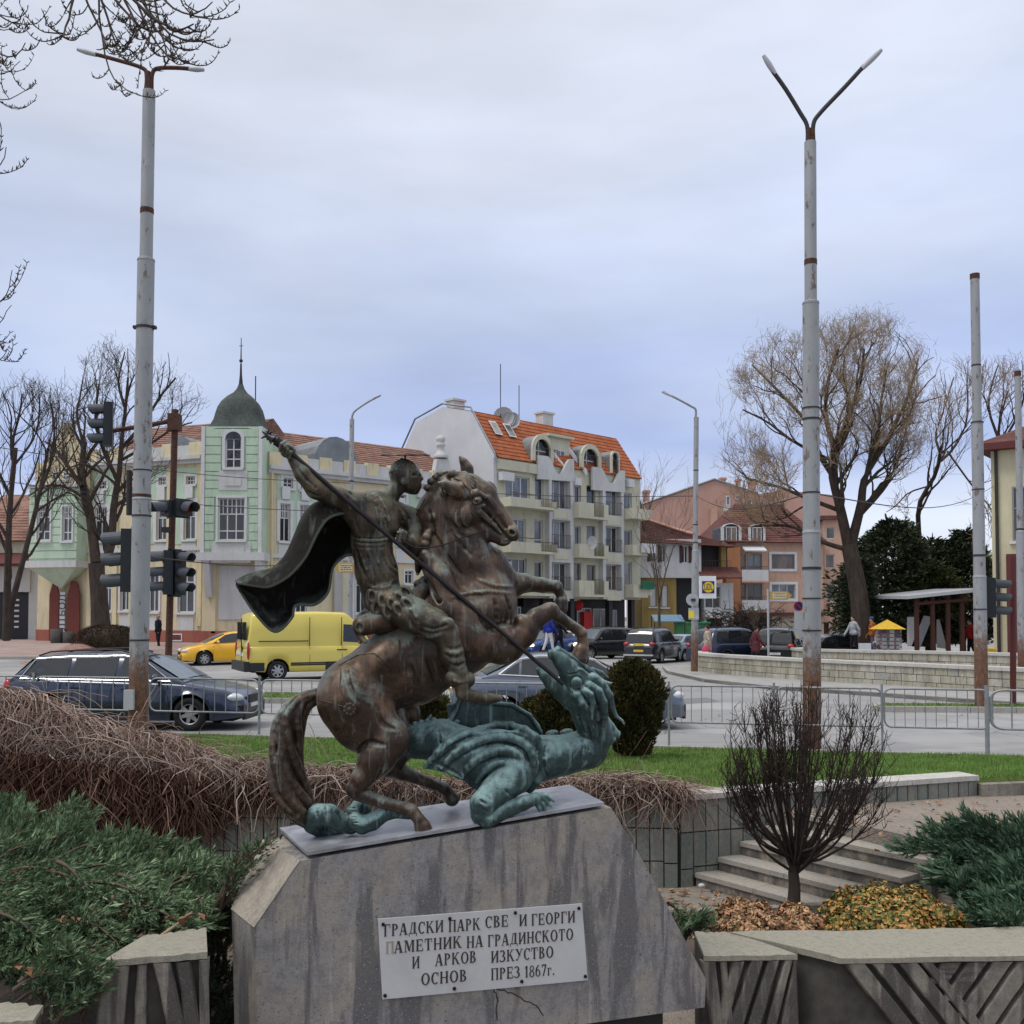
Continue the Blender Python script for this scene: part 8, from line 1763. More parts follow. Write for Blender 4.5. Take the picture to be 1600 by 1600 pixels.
def overhang(label,starts,seed,Yr=(7,9.5),n2=7):
 r=np.random.RandomState(seed);S=[];Q=[]
 for(x0,y0,x1,y1,rad)in starts:
  Yd=r.uniform(*Yr);a,b_=A3(x0,y0,Yd+.6),A3(x1,y1,Yd);m=10;t=np.linspace(0,1,m)[:,None];sag=np.sin(t*math.pi)*np.array([r.uniform(-.08,.08),.1,-.12])*np.linalg.norm(b_-a);P=a+(b_-a)*t+sag+np.cumsum(r.normal(0,.006,(m,3)),0);S.append((P,np.linspace(rad,rad*.35,m)*.8))
  for k in range(n2):
   tt=r.uniform(.25,.98);i=int(tt*(m-1));p=P[i];d=(P[min(i+1,m-1)]-P[i-1]);d/=np.linalg.norm(d);L=r.uniform(.18,.55)*(1.25-tt*.5);side=np.array([r.choice([-1,1])*r.uniform(.3,.9),r.uniform(-.4,.4),-r.uniform(.0,.6)]);dd=d*.7+side*.7;dd/=np.linalg.norm(dd);pts=[p];q=p.copy()
   for j in range(9):dd=dd+np.array([0,0,.05+.055*j*j/9])+r.normal(0,.07,3);dd/=np.linalg.norm(dd);q=q+dd*L/9;pts.append(q.copy())
   S.append((np.array(pts),np.linspace(rad*.42,.0028,10)))
   for j in(3,4,5,6,7,8,9):
    for kk in range(2):e=pts[j];ed=np.array([r.normal(0,.5),r.normal(0,.5),r.uniform(.2,1)]);ed/=np.linalg.norm(ed);l=r.uniform(.02,.05);Q.append((np.array([e,e+ed*l*.5,e+ed*l]),np.array([.0035,.0045,.0015])))
 V1=tubes_np(np.array([s[0]for s in S]),np.array([s[1]for s in S]),5);V2=tubes_np(np.array([s[0]for s in Q]),np.array([s[1]for s in Q]),3);root=thing('overhanging_branch',label,'branch',tuple(S[0][0][0]));O=np.array(S[0][0][0],np.float32)
 br_=link('branches',mesh_np('branches',V1[0]-O,V1[1],None,True),M_bark,root);br_['kind']='stuff';bo=link('buds',mesh_np('buds',V2[0]-O,V2[1],None,True),M_bark,root);bo['kind']='stuff';return root
overhang('bare drooping branches with upturned budded tips, hanging into the top left corner',[(150,-60,300,40,.02),(170,-60,250,70,.018),(180,-70,330,60,.02),(140,-60,180,90,.016),(120,-50,90,60,.016),(200,-60,340,5,.014),(150,-50,205,150,.014),(190,-60,290,95,.016),(110,-50,150,80,.014),(230,-60,260,95,.014),(130,-60,240,40,.018),(210,-60,310,80,.014)],5,n2=7)
overhang('bare budded twigs reaching in from the left edge high up',[(-60,-20,40,20,.014),(-60,20,48,72,.012),(-70,60,30,90,.010),(-60,105,45,130,.010),(-70,-30,20,40,.012)],8,n2=5)
overhang('few thin budded twigs at the left edge halfway up',[(-60,250,10,238,.010),(-60,470,22,420,.010),(-60,500,18,480,.010),(-50,540,12,540,.009)],9,n2=4)
def prof(px):return np.interp(px,[-150,0,60,100,150,190,230,262,300,350,420,500,560,640,700,800,870,950,1000,1060,1080],[1068,1078,1098,1118,1132,1140,1142,1150,1172,1185,1190,1198,1195,1212,1224,1222,1214,1208,1212,1232,1246])
def dens(px):return np.interp(px,[-150,250,300,560,640,760,860,1000,1050,1075],[1,1,.8,.75,.35,.35,.6,.7,.5,.2])
r=np.random.RandomState(21);n=8500;px=r.uniform(-150,1078,n);px=px[r.uniform(0,1,n)<dens(px)];n=len(px)
wl=lambda X:12.6+(X+13)*(11.35-12.6)/14.83
Yw=11.35+(1.83-(px-800)/1600*11.8)*.085;X0=(px-800)/1600*Yw
back=r.uniform(0,1,n)**.8;hgt=CAM_Z-(prof(px)-962)/1600*(Yw+.35);top=np.maximum(.3,hgt)
thick=np.clip((top-.26)/.9,.12,1)
Ys=Yw+.05+back*(.35+.9*thick);Zs=.26+(top-.26)*np.sin(np.clip(1-abs(back-.45)*1.6,.1,1)*math.pi/2)-r.uniform(0,.12,n)*thick
P=np.zeros((n,9,3),np.float32);P[:,0]=np.stack([X0*(Ys/Yw)**0+0,Ys,Zs],1);ang=r.uniform(-1.0,1.0,n);d=np.stack([np.sin(ang)*1.0+.25,-np.cos(ang)*.8,r.uniform(-.1,.5,n)],1);seg=r.uniform(.05,.13,n)*(.75+.5*thick)
for j in range(1,9):
 d=d+np.stack([r.normal(0,.28,n),r.normal(0,.15,n),-.20+r.normal(0,.18,n)],1)
 infront=(P[:,j-1,1]<Yw-.02);d[:,1]=np.where(infront,d[:,1]*.3,d[:,1]);d/=np.linalg.norm(d,axis=1,keepdims=True);P[:,j]=P[:,j-1]+d*seg[:,None];P[:,j,1]=np.maximum(P[:,j,1],Yw-.12-.15*r.uniform(0,1,n));P[:,j,2]=np.where(P[:,j,1]>Yw,np.maximum(P[:,j,2],.28),P[:,j,2])
Rv=np.linspace(1,.45,9)[None]*r.uniform(.0035,.0085,n)[:,None];V,F=tubes_np(P,Rv,3)
b=NB('dry_creeper',.9,0,.15);geo=b.n('ShaderNodeNewGeometry');k=b.ramp(geo.outputs['Random Per Island'],[(0,(.12,.07,.052)),(.3,(.25,.17,.135)),(.7,(.38,.285,.235)),(1,(.50,.41,.35))]);b.col(k);M_creep=b.m  # outer stems: their lit tan tone is put into the colour
b=NB('creeper_shaded',.95,0,.1);geo=b.n('ShaderNodeNewGeometry');b.col(b.ramp(geo.outputs['Random Per Island'],[(0,(.035,.018,.013)),(.55,(.095,.048,.034)),(.85,(.17,.10,.072)),(1,(.30,.20,.15))]));M_creepd=b.m  # same creeper darkened: shade inside the tangle put into the colour
root=thing('dry_creeper','tangle of dry brown creeper stems spilling over the tiled wall','creeper',(-6,11.8,.26));O=np.array(root.location,np.float32)
o=link('stems',mesh_np('stems',V-O,F,None,True),M_creep,root);o['kind']='stuff'
ix=r.choice(len(P),150);PT=P[ix][:,::2]+0;PT=PT[:,:1]+(PT-PT[:,:1])*r.uniform(.9,1.6,(150,1,1))+np.cumsum(r.normal(0,.03,(150,5,3)),1);PT[:,:,1]-=.10;PT[:,:,1]=np.maximum(PT[:,:,1],Yw[ix][:,None]-.32);V,F=tubes_np(PT,np.linspace(1,.6,5)[None]*r.uniform(.005,.009,150)[:,None],5);o=link('thick_stems',mesh_np('thick_stems',V-O,F,None,True),M_creep,root);o['kind']='stuff'
m2=5200;px=np.concatenate([r.uniform(-150,330,m2),r.uniform(330,430,500),r.uniform(430,1070,600)]);n=len(px);Yw=11.35+(1.83-(px-800)/1600*11.8)*.085;X0=(px-800)/1600*Yw;zt=.30+np.clip((330-px)/400,0,1)*.35
ln=np.interp(px,[-150,150,250,400,500,700,1070],[1.15,1.1,.95,.42,.3,.25,.25])*r.uniform(.3,1.1,n);P=np.zeros((n,9,3),np.float32);P[:,0]=np.stack([X0,Yw-r.uniform(.0,.3,n)*np.where(px<330,1,.35),zt+r.uniform(-.1,.1,n)],1);dx=r.normal(0,.5,n);dyy=np.zeros(n)
for j in range(1,9):dx=dx*.75+r.normal(0,.42,n);dyy=dyy*.5+r.normal(0,.35,n);P[:,j]=P[:,j-1]+np.stack([dx*ln/8,dyy*ln/8,-ln/8*r.uniform(.4,1.4,n)],1);P[:,j,1]=np.minimum(P[:,j,1],Yw-.03)
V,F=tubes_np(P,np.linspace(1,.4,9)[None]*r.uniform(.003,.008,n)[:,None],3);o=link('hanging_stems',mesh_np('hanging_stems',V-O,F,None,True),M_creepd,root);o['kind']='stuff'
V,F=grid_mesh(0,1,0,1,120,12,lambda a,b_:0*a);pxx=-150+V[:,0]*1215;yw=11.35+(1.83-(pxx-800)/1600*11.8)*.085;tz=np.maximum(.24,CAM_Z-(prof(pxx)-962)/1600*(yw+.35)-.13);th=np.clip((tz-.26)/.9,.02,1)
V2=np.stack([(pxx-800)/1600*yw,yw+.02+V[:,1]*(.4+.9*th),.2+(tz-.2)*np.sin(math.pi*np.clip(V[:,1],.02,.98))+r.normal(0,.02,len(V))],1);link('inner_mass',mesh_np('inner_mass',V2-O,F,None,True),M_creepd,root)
def leafcards(C,D,L,Wd,r,blades=5,spread=.5,curl=.15):
 """sprays: at C along D with length L: each several narrow pointed blades -> verts, tris"""
 n=len(C);D=D/(np.linalg.norm(D,axis=1,keepdims=True)+1e-9);U=r.normal(0,1,(n,3));U-=D*(U*D).sum(1,keepdims=True);U/=np.linalg.norm(U,axis=1,keepdims=True);W_=np.cross(D,U);V=[]
 for k in range(blades):
  t0=(k/blades)*.75;a=r.uniform(0,6.28,n)[:,None];s=(U*np.cos(a)+W_*np.sin(a));dd=D+s*spread*r.uniform(.5,1.2,(n,1));dd/=np.linalg.norm(dd,axis=1,keepdims=True);b0=C+D*L[:,None]*t0;ll=L[:,None]*(.62-.25*t0)*r.uniform(.8,1.2,(n,1));w=np.cross(dd,r.normal(0,1,(n,3)));w/=np.linalg.norm(w,axis=1,keepdims=True);w=w*Wd*ll
  V.append(np.stack([b0-w*.25,b0+dd*ll*.45+w,b0+dd*ll,b0+dd*ll*.45-w],1))
 V=np.stack(V,1).reshape(-1,3);F=np.arange(len(V)).reshape(-1,4);return V,F
def evergreen_mat(name,a,b_,c,br=None):
 b=NB(name,.75,0,.2);geo=b.n('ShaderNodeNewGeometry');n1=b.noise(1.9,4,.6);k=b.ramp(geo.outputs['Random Per Island'],[(0,a),(.55,b_),(1,c)]);k=b.mix(b.ramp(n1,[(.4,.6),(.65,0.0)]),k,a)
 if br:k=b.mix(b.ramp(b.noise(2.7,5,.65),[(.56,0.0),(.7,.7)]),k,br)
 b.col(k);return b.m
M_jun=evergreen_mat('juniper_green',(.050,.090,.042),(.15,.235,.115),(.36,.44,.27));M_junb=evergreen_mat('juniper_blue',(.038,.075,.045),(.10,.18,.10),(.24,.33,.21));M_thu=evergreen_mat('thuja_brown',(.022,.025,.008),(.06,.055,.016),(.14,.105,.03),(.11,.055,.018));M_pine=evergreen_mat('conifer_dark',(.024,.034,.018),(.050,.068,.034),(.10,.12,.06),(.08,.062,.03));M_jbr=simple('juniper_stem',(.09,.065,.045),.9)
M_dsp=evergreen_mat('dead_spray',(.06,.035,.02),(.15,.09,.055),(.28,.19,.12))
def juniper(label,arms,r,mat,name='juniper',spl=.075,wid=.075,dn=165):
 """arms: list of (start, end) world points; sprays cover the outer part of each arm"""
 base=arms[0][0];root=thing(name,label,'shrub',tuple(base));O=np.array(base,np.float32);C=[];D=[];S=[]
 for a,b_ in arms:
  a=np.array(a,float);b_=np.array(b_,float);L=np.linalg.norm(b_-a);ax=(b_-a)/L;m=8;t=np.linspace(0,1,m)[:,None];arch=np.sin(t*math.pi)*np.array([0,0,.10*L]);P=a+(b_-a)*t+arch;S.append((P,np.linspace(.014,.004,m)))
  k=int(dn*L);tt=r.uniform(.18,1,k)**.75;cen=a+(b_-a)*tt[:,None]+np.sin(tt[:,None]*math.pi)*np.array([0,0,.10*L]);wd=(.30*(1-tt)+.05)[:,None]*min(1,L)*.8;lat=r.normal(0,1,(k,3))*np.array([1,1,.42]);lat/=np.linalg.norm(lat,axis=1,keepdims=True)+1e-6;off=lat*wd*np.sqrt(r.uniform(0,1,(k,1)))
  C.append(cen+off);D.append(ax*1.0+lat*.75+np.array([0,0,.18]))
 C=np.concatenate(C);D=np.concatenate(D);L=r.uniform(.5,1.0,len(C))*spl*np.exp(r.normal(0,.35,len(C)));V,F=leafcards(C,D,L,wid,r,12,.40)
 o=link('foliage',mesh_np('foliage',V-O,F),mat,root);o['kind']='stuff';V,F=tubes_np(np.array([s[0]for s in S]),np.array([s[1]for s in S]),4);link('stems',mesh_np('stems',V-O,F,None,True),M_jbr,root)
 k=max(6,len(arms)//3);ix=r.choice(len(C),k*14);V,F=leafcards(C[ix]+r.normal(0,.02,(len(ix),3)),D[ix],r.uniform(.03,.07,len(ix)),.2,r,3,.7);o=link('dead_sprays',mesh_np('dead_sprays',V-O,F),M_dsp,root);o['kind']='stuff';return root
r=np.random.RandomState(31)
def fan(cx,cy,Yc,targets,jit=.12):
 out=[]
 for x,y,Yt in targets:
  a=A3(cx,cy,Yc)+r.normal(0,.05,3);out.append((a,A3(x,y,Yt)+r.normal(0,jit,3)*np.array([1,1,.4])))
 return out
def blob_targets(poly,n,Yf):
 xs=[p[0]for p in poly];ys=[p[1]for p in poly];out=[]
 while len(out)<n:
  x,y=r.uniform(min(xs),max(xs)),r.uniform(min(ys),max(ys));c=False
  for i in range(len(poly)):
   (x1,y1),(x2,y2)=poly[i],poly[i-1]
   if(y1>y)!=(y2>y)and x<(x2-x1)*(y-y1)/(y2-y1)+x1:c=not c
  if c:out.append((x,y,Yf(x,y)))
 return out
def mound_arms(poly,n,Yf,root_of):
 out=[]
 for x,y,Yt in blob_targets(poly,n,Yf):sx,sy,sY=root_of(x,y,Yt);out.append((A3(sx,sy,sY)+r.normal(0,.08,3),A3(x,y,Yt)))
 return out
Yf=lambda x,y:np.interp(y,[1235,1600],[8.0,5.0])+r.uniform(-.25,.25)
juniper('large blue green juniper filling the lower left, upper bank nearest the creeper wall',mound_arms([(-60,1215),(0,1235),(50,1262),(100,1258),(150,1248),(160,1262),(150,1300),(200,1300),(280,1345),(300,1370),(180,1400),(-60,1400)],100,Yf,lambda x,y,Yt:(x-r.uniform(20,90),y+r.uniform(60,120),Yt-.1)),r,M_jun)
juniper('middle spread of the lower left juniper, reaching right to the plinth edge',mound_arms([(120,1290),(250,1310),(330,1335),(392,1325),(410,1335),(372,1390),(360,1430),(330,1440),(240,1440),(100,1420),(-60,1400),(-60,1330)],125,lambda x,y:Yf(x,y)-.15,lambda x,y,Yt:(x-r.uniform(60,150),y+r.uniform(30,90),Yt-.1)),r,M_jun)
juniper('dark lower spread of the left juniper hanging over the grooved block',mound_arms([(-60,1380),(200,1400),(330,1425),(300,1452),(230,1458),(190,1490),(110,1520),(60,1545),(-60,1530)],95,lambda x,y:np.interp(y,[1380,1600],[6.3,4.9])+r.uniform(-.15,.15),lambda x,y,Yt:(x-r.uniform(40,120),y-r.uniform(0,50),Yt+.3)),r,M_jun)
juniper('short juniper sprays in the shade between the left blocks',mound_arms([(60,1480),(190,1490),(180,1530),(140,1570),(60,1560)],24,lambda x,y:5.0+r.uniform(-.1,.2),lambda x,y,Yt:(x-r.uniform(10,60),y+r.uniform(10,40),Yt+.1)),r,M_jun)
juniper('sparse brownish juniper sprig lying on the plinth chamfer',[(A3(345,1420,6.1)+r.normal(0,.03,3),A3(x,y,6.0))for x,y in((372,1345),(390,1330),(400,1345),(415,1318),(430,1312),(380,1370),(365,1390))],r,M_jun,dn=60,spl=.06)
juniper('dark conifer foliage behind the left side of the plinth',mound_arms([(325,1420),(362,1400),(366,1500),(365,1600),(330,1600)],24,lambda x,y:6.3+r.uniform(-.1,.1),lambda x,y,Yt:(x-10,y+60,Yt+.2)),r,M_pine)
Yg=lambda x,y:np.interp(y,[1290,1450],[9.2,7.2])+r.uniform(-.2,.2)
juniper('feathery blue green juniper sweeping left at the right edge, above the long block',[(a,b_)for a,b_ in mound_arms([(1420,1310),(1470,1290),(1530,1300),(1600,1300),(1660,1300),(1660,1440),(1520,1440),(1480,1400),(1440,1370),(1470,1345)],120,Yg,lambda x,y,Yt:(x+r.uniform(70,150),y+r.uniform(25,60),Yt))]+[(A3(1640,1370,8.5),A3(x,y,8.6))for x,y in((1490,1285),(1515,1282),(1455,1300),(1430,1318),(1405,1330),(1550,1290),(1590,1282))],r,M_junb,spl=.10,wid=.10)
juniper('small juniper tuft right behind the plinth foot, left of the orange shrubs',mound_arms([(1060,1432),(1100,1425),(1118,1440),(1110,1456),(1062,1456)],16,lambda x,y:7.4+r.uniform(-.1,.1),lambda x,y,Yt:(x-15,y+20,Yt)),r,M_jun)
def topiary(label,px,Y,prof_,mat=M_thu,n=5200,seed=1,name='topiary'):
 """prof_: (py, half width in picture units)"""
 r=np.random.RandomState(seed);base=A3(px,prof_[-1][0],Y);root=thing(name,label,'shrub',tuple(base));O=np.array(base,np.float32);ys=np.array([p[0]for p in prof_],float);ws=np.array([p[1]for p in prof_],float);y=r.uniform(ys[0],ys[-1],n);w=np.interp(y,ys,ws)*Y/1600;a=r.uniform(0,2*math.pi,n);lump=1+.10*np.sin(a*5+y*.09)+.07*np.sin(a*9-y*.17);q=r.uniform(.72,1.0,n)*lump
 z=CAM_Z-(y-962)/1600*Y;C=np.stack([base[0]+np.cos(a)*w*q,Y+np.sin(a)*w*q,z],1);D=np.stack([np.cos(a)*.8,np.sin(a)*.8,np.full(n,1.1)],1)+r.normal(0,.25,(n,3));V,F=leafcards(C,D,r.uniform(.05,.13,n),.22,r,5,.5);o=link('foliage',mesh_np('foliage',V-O,F),mat,root);o['kind']='stuff'
 mb=MB();mb.lathe((base[0],Y,0),[(max(.02,w_*Y/1600*.74),CAM_Z-(y_-962)/1600*Y)for y_,w_ in prof_[::-1]],16);link('core',mb.mesh('core',root.location),mat,root);return root
topiary('dense brown green round topped thuja behind the dragon head',990,15.3,[(1036,4),(1044,24),(1060,38),(1080,46),(1100,46),(1125,38),(1150,30),(1178,24)],n=6500,seed=2)
topiary('smaller rounded thuja between the dragon wing and neck',868,15.0,[(1082,8),(1092,24),(1110,33),(1130,36),(1150,34),(1172,28)],n=4200,seed=3)
topiary('low thuja bush with yellow tips left of the smaller rounded thuja',836,16.0,[(1096,5),(1106,16),(1125,24),(1150,24)],n=2400,seed=4,mat=M_thu)
root_h=topiary('short clipped brown green hedge seen between horse legs and dragon fin',672,16.2,[(1093,20),(1097,26),(1110,27),(1130,27),(1150,26)],n=2600,seed=5,name='hedge')
r=np.random.RandomState(41);base=A3(1240,1400,9.9);root=thing('bare_shrub','bare rounded shrub with dense dark upright twigs, in front of the stairs','shrub',tuple(base));O=np.array(base,np.float32);C0=A3(1264,1185,9.9);RX,RZ=142/1600*9.9,118/1600*9.9;L1=[];L2=[];L3=[]
fork=base+np.array([.02,0,.34])
V=tubes_np(np.array([[base+[0,0,-.1],base+[.01,0,.1],base+[.0,0,.22],fork]]),np.array([[.065,.055,.05,.045]]),10);L1.append(V);P1_=[];R1_=[];P2_=[];R2_=[];P3_=[];R3_=[]
for k in range(50):
 a=r.uniform(0,2*math.pi);q=math.sqrt(r.uniform(0.02,1));tip=C0+np.array([math.cos(a)*q*RX*.98,math.sin(a)*q*RX*.9,(math.sqrt(max(0,1-q*q))*r.uniform(.75,1.0))*RZ-(RZ*r.uniform(0,.8)if q>.75 else 0)]);s=fork+np.array([r.uniform(-.03,.03),r.uniform(-.03,.03),r.uniform(-.12,.05)]);m=12;t=np.linspace(0,1,m)[:,None]
 mid=s+(tip-s)*.35+np.array([(tip-s)[0]*.40,(tip-s)[1]*.40,-.10*q]);P=(1-t)**2*s+2*t*(1-t)*mid+t*t*tip+np.cumsum(r.normal(0,.006,(m,3)),0);P1_.append(P);R1_.append(np.linspace(.017,.0035,m))
 for j in range(13):
  tt=r.uniform(.46,.98);i=min(m-2,int(tt*(m-1)));p=P[i];d=P[i+1]-P[i];d/=np.linalg.norm(d);dd=d+r.normal(0,.38,3)+[0,0,.25];pts=[p];L=r.uniform(.25,.55)*(1.15-tt*.6);x=p.copy()
  for u in range(6):dd=dd/np.linalg.norm(dd)+r.normal(0,.12,3)+[0,0,.10];dd/=np.linalg.norm(dd);x=x+dd*L/6;pts.append(x.copy())
  P2_.append(np.array(pts));R2_.append(np.linspace(.005,.002,7))
  for v in range(4):
   i2=r.randint(2,7);dd=r.normal(0,.5,3)+[0,0,.8];dd/=np.linalg.norm(dd);l=r.uniform(.06,.16);P3_.append(np.array([pts[i2],pts[i2]+dd*l*.5,pts[i2]+(dd+[0,0,.15])*l]));R3_.append(np.array([.0032,.0028,.0018]))
def clampin(P):
 P=np.array(P);q=(P-C0)/np.array([RX,RX,RZ]);l=np.linalg.norm(q,axis=-1,keepdims=True);up=P[...,2:]>C0[2]-RZ*.5;return np.where((l>1.03)&up,C0+q/l*1.03*np.array([RX,RX,RZ]),P)
V,F=merge([V]+[tubes_np(P1_,R1_,5)]);link('stems',mesh_np('stems',V-O,F,None,True),M_bark,root);V,F=merge([tubes_np(clampin(P2_),R2_,3),tubes_np(clampin(P3_),R3_,3)]);o=link('twigs',mesh_np('twigs',V-O,F,None,True),bark('shrub_twig',(.028,.02,.018),(.065,.045,.038)),root);o['kind']='stuff'
def leafy(label,px,py0,py1,hw,Y,cols,n,seed,dep=.5):
 r=np.random.RandomState(seed);b=NB('leaf_%d'%seed,.6,0,.3);geo=b.n('ShaderNodeNewGeometry');b.col(b.ramp(geo.outputs['Random Per Island'],cols));base=A3(px,py1,Y);root=thing('low_shrub',label,'shrub',tuple(base));O=np.array(base,np.float32);rx=hw/1600*Y;rz=(py1-py0)/1600*Y
 u=r.uniform(0,2*math.pi,n);v=r.uniform(0,1,n);s=np.sqrt(1-v*v);lump=1+.09*np.sin(u*4+v*7)+.07*np.sin(u*11+seed);q=r.uniform(.7,1,n)**.5*lump;C=np.stack([base[0]+np.cos(u)*s*rx*q,Y+np.sin(u)*s*dep*q,base[2]+v**.8*rz*q],1)
 Nn=np.stack([np.cos(u)*s,np.sin(u)*s,v+.3],1)+r.normal(0,.6,(n,3));Nn/=np.linalg.norm(Nn,axis=1,keepdims=True);A=np.cross(Nn,r.normal(0,1,(n,3)));A/=np.linalg.norm(A,axis=1,keepdims=True);B=np.cross(Nn,A);l=r.uniform(.012,.028,n)[:,None];V=np.stack([C-A*l,C-B*l*.55,C+A*l+Nn*l*.3,C+B*l*.55],1).reshape(-1,3)
 o=link('leaves',mesh_np('leaves',V-O,np.arange(len(V)).reshape(-1,4)),b.m,root);o['kind']='stuff';m=160;u=r.uniform(0,6.28,m);q=np.sqrt(r.uniform(0,1,m));T=np.stack([base[0]+np.cos(u)*q*rx,Y+np.sin(u)*q*dep,base[2]+rz*np.sqrt(np.maximum(0,1-q*q))*.97],1);S0=np.stack([base[0]+np.cos(u)*q*rx*.4,Y+np.sin(u)*q*dep*.4,np.full(m,base[2]-.03)],1)
 V,F=tubes_np(np.stack([S0,(S0+T)/2+r.normal(0,.02,(m,3)),T],1),np.tile([.006,.004,.002],(m,1)),3);link('stems',mesh_np('stems',V-O,F,None,True),M_bark,root);return root
oc=[(0,(.03,.05,.015)),(.35,(.10,.13,.03)),(.6,(.36,.24,.05)),(.82,(.42,.16,.045)),(1,(.58,.38,.14))];rc=[(0,(.06,.06,.025)),(.3,(.20,.11,.05)),(.6,(.42,.20,.11)),(1,(.48,.34,.17))]
leafy('wide low mound of orange and green leaves behind the long block',1395,1393,1462,104,7.7,oc,9000,1,.5)
leafy('pinkish orange leaved shrub left of the bare shrub trunk',1170,1416,1466,58,7.6,rc,4200,2,.4);leafy('reddish leaved shrub just right of the pinkish one, below the kerb',1248,1418,1462,34,7.8,rc,2400,3,.3)
r=np.random.RandomState(51);n=1500;zone=r.choice(4,n,p=[.35,.25,.2,.2]);C=np.zeros((n,3));z0=zone==0;C[z0]=np.stack([r.normal(5.0,.5,z0.sum()),r.normal(9.2,.35,z0.sum()),np.full(z0.sum(),.02)],1);z1=zone==1;C[z1]=np.stack([r.uniform(1.3,3,z1.sum()),r.uniform(9.8,11.2,z1.sum()),np.full(z1.sum(),LOW+.02)],1);z2=zone==2;C[z2]=np.stack([r.uniform(3.5,9,z2.sum()),r.uniform(9.8,12.4,z2.sum()),np.full(z2.sum(),.0)],1);z3=zone==3;C[z3]=np.stack([r.uniform(1.5,3.6,z3.sum()),r.uniform(7.8,9.4,z3.sum()),np.full(z3.sum(),-.3)],1)
C[z3,2]=soil(C[z3,0],C[z3,1])+.02;A=np.stack([np.cos(np.arange(n)),np.sin(np.arange(n)),r.normal(0,.3,n)],1);B=np.stack([-np.sin(np.arange(n)),np.cos(np.arange(n)),r.normal(0,.3,n)],1);l=r.uniform(.02,.045,n)[:,None];V=np.stack([C-A*l,C-B*l*.6,C+A*l,C+B*l*.6+[0,0,.01]],1).reshape(-1,3);b=NB('dead_leaf',.8,0,.2);geo=b.n('ShaderNodeNewGeometry');b.col(b.ramp(geo.outputs['Random Per Island'],[(0,(.10,.05,.03)),(.5,(.26,.14,.08)),(1,(.42,.27,.16))]));tag(link('fallen_leaves',mesh_np('fallen_leaves',V,np.arange(len(V)).reshape(-1,4)),b.m),'brown fallen leaves scattered by the stairs and flower bed',kind='stuff')
for lab,px,py,Yd,s in(('crumpled brown leaves lying on the left grooved block',290,1440,5.6,.10),('single large brown leaf low in the left juniper',22,1520,4.9,.09),('light brown leaf caught on the lower left juniper',108,1440,5.4,.05)):
 mb=MB();c=at(px,py,Yd);rr=random.Random(px)
 for k in range(7 if s>.09 else 4):
  d=Vector((rr.uniform(-1,1),rr.uniform(-.5,.5),rr.uniform(0,.3)))*s;a=Vector((rr.uniform(-1,1),rr.uniform(-1,1),rr.uniform(-.4,.6))).normalized()*s*.4;b_=a.cross(Vector((0,.3,1))).normalized()*s*.22;P=[c+d-a,c+d-b_+Vector((0,0,.01)),c+d+a,c+d+b_+Vector((0,0,.012))];mb.add(P+[p+Vector((0,0,.002))for p in P],[(0,1,2,3),(7,6,5,4)])
 tag(link('dead_leaves',mb.mesh('dead_leaves'),simple('leaf_brown',(.22,.11,.06),.8)),lab,'leaves',kind='stuff')
mb=MB();mb.tube([at(228,1470,5.45),at(252,1462,5.5),at(285,1438,5.6),at(300,1425,5.7)],[.008,.009,.008,.004],6);tag(link('dead_stick',mb.mesh('dead_stick'),M_twigw),'pale stripped stick lying across the left grooved block','stick')
mb=MB();c=at(1096,1384,10.9);mb.ball(c,.035,1.2,1,.8,7,5);tag(link('litter',mb.mesh('litter'),M_wht),'small crumpled white litter at the foot of the stairs','litter')
def conifer(label,px,Y,prof_,n,seed,mat=M_pine):
 r=np.random.RandomState(seed);base=A3(px,1008,Y);root=thing('evergreen_tree',label,'tree',tuple(base),group='dark evergreens behind the market');O=np.array(base,np.float32);ys=np.array([p[0]for p in prof_],float);ws=np.array([p[1]for p in prof_],float);cs=np.array([p[2]if len(p)>2 else px for p in prof_],float);y=r.uniform(ys[0],ys[-1],n);w=np.interp(y,ys,ws)*Y/1600;cx=(np.interp(y,ys,cs)-800)/1600*Y;a=r.uniform(0,2*math.pi,n);cl=np.sin(a*3+y*.11)+np.sin(a*7-y*.19+seed);q=np.sqrt(r.uniform(.12,1.0,n))*(1+.16*cl)
 C=np.stack([cx+np.cos(a)*w*q,Y+np.sin(a)*w*q,CAM_Z-(y-962)/1600*Y+.25*np.sin(a*5+y*.3)],1);D=np.stack([np.cos(a),np.sin(a),np.full(n,.25)],1)+r.normal(0,.45,(n,3));V,F=leafcards(C,D,r.uniform(.2,.55,n),.20,r,5,.6);o=link('crown',mesh_np('crown',V-O,F),mat,root);o['kind']='stuff';mb=MB();mb.cyl((base[0],Y,-.4),(base[0],Y,CAM_Z-(ys[0]+20-962)/1600*Y),.18,.05,8);link('trunk',mb.mesh('trunk',root.location),M_bark,root);return root
M_pin2=evergreen_mat('conifer_olive',(.02,.026,.010),(.045,.055,.016),(.10,.10,.03),(.09,.06,.02))
conifer('broad dark evergreen behind the kiosk, right of the big bare tree',1385,54,[(822,14,1400),(850,42,1395),(890,66,1385),(940,74,1380),(990,66,1380)],8500,1);conifer('dark evergreen in the middle behind the shelter roof',1450,57,[(850,18,1455),(880,42),(920,52),(970,48),(1000,40)],6500,2);conifer('dark evergreen right behind the tall pole without arms',1505,56,[(835,8,1510),(870,28,1505),(910,42),(960,46),(1000,38)],5500,3);conifer('olive green bush in front of the middle evergreen',1458,52,[(892,14,1462),(910,34),(935,40),(960,30)],2600,4,M_pin2)
conifer('dark ivy clad foot of the big bare tree',1345,48.5,[(880,8),(910,16),(950,18),(1005,20)],1800,6)
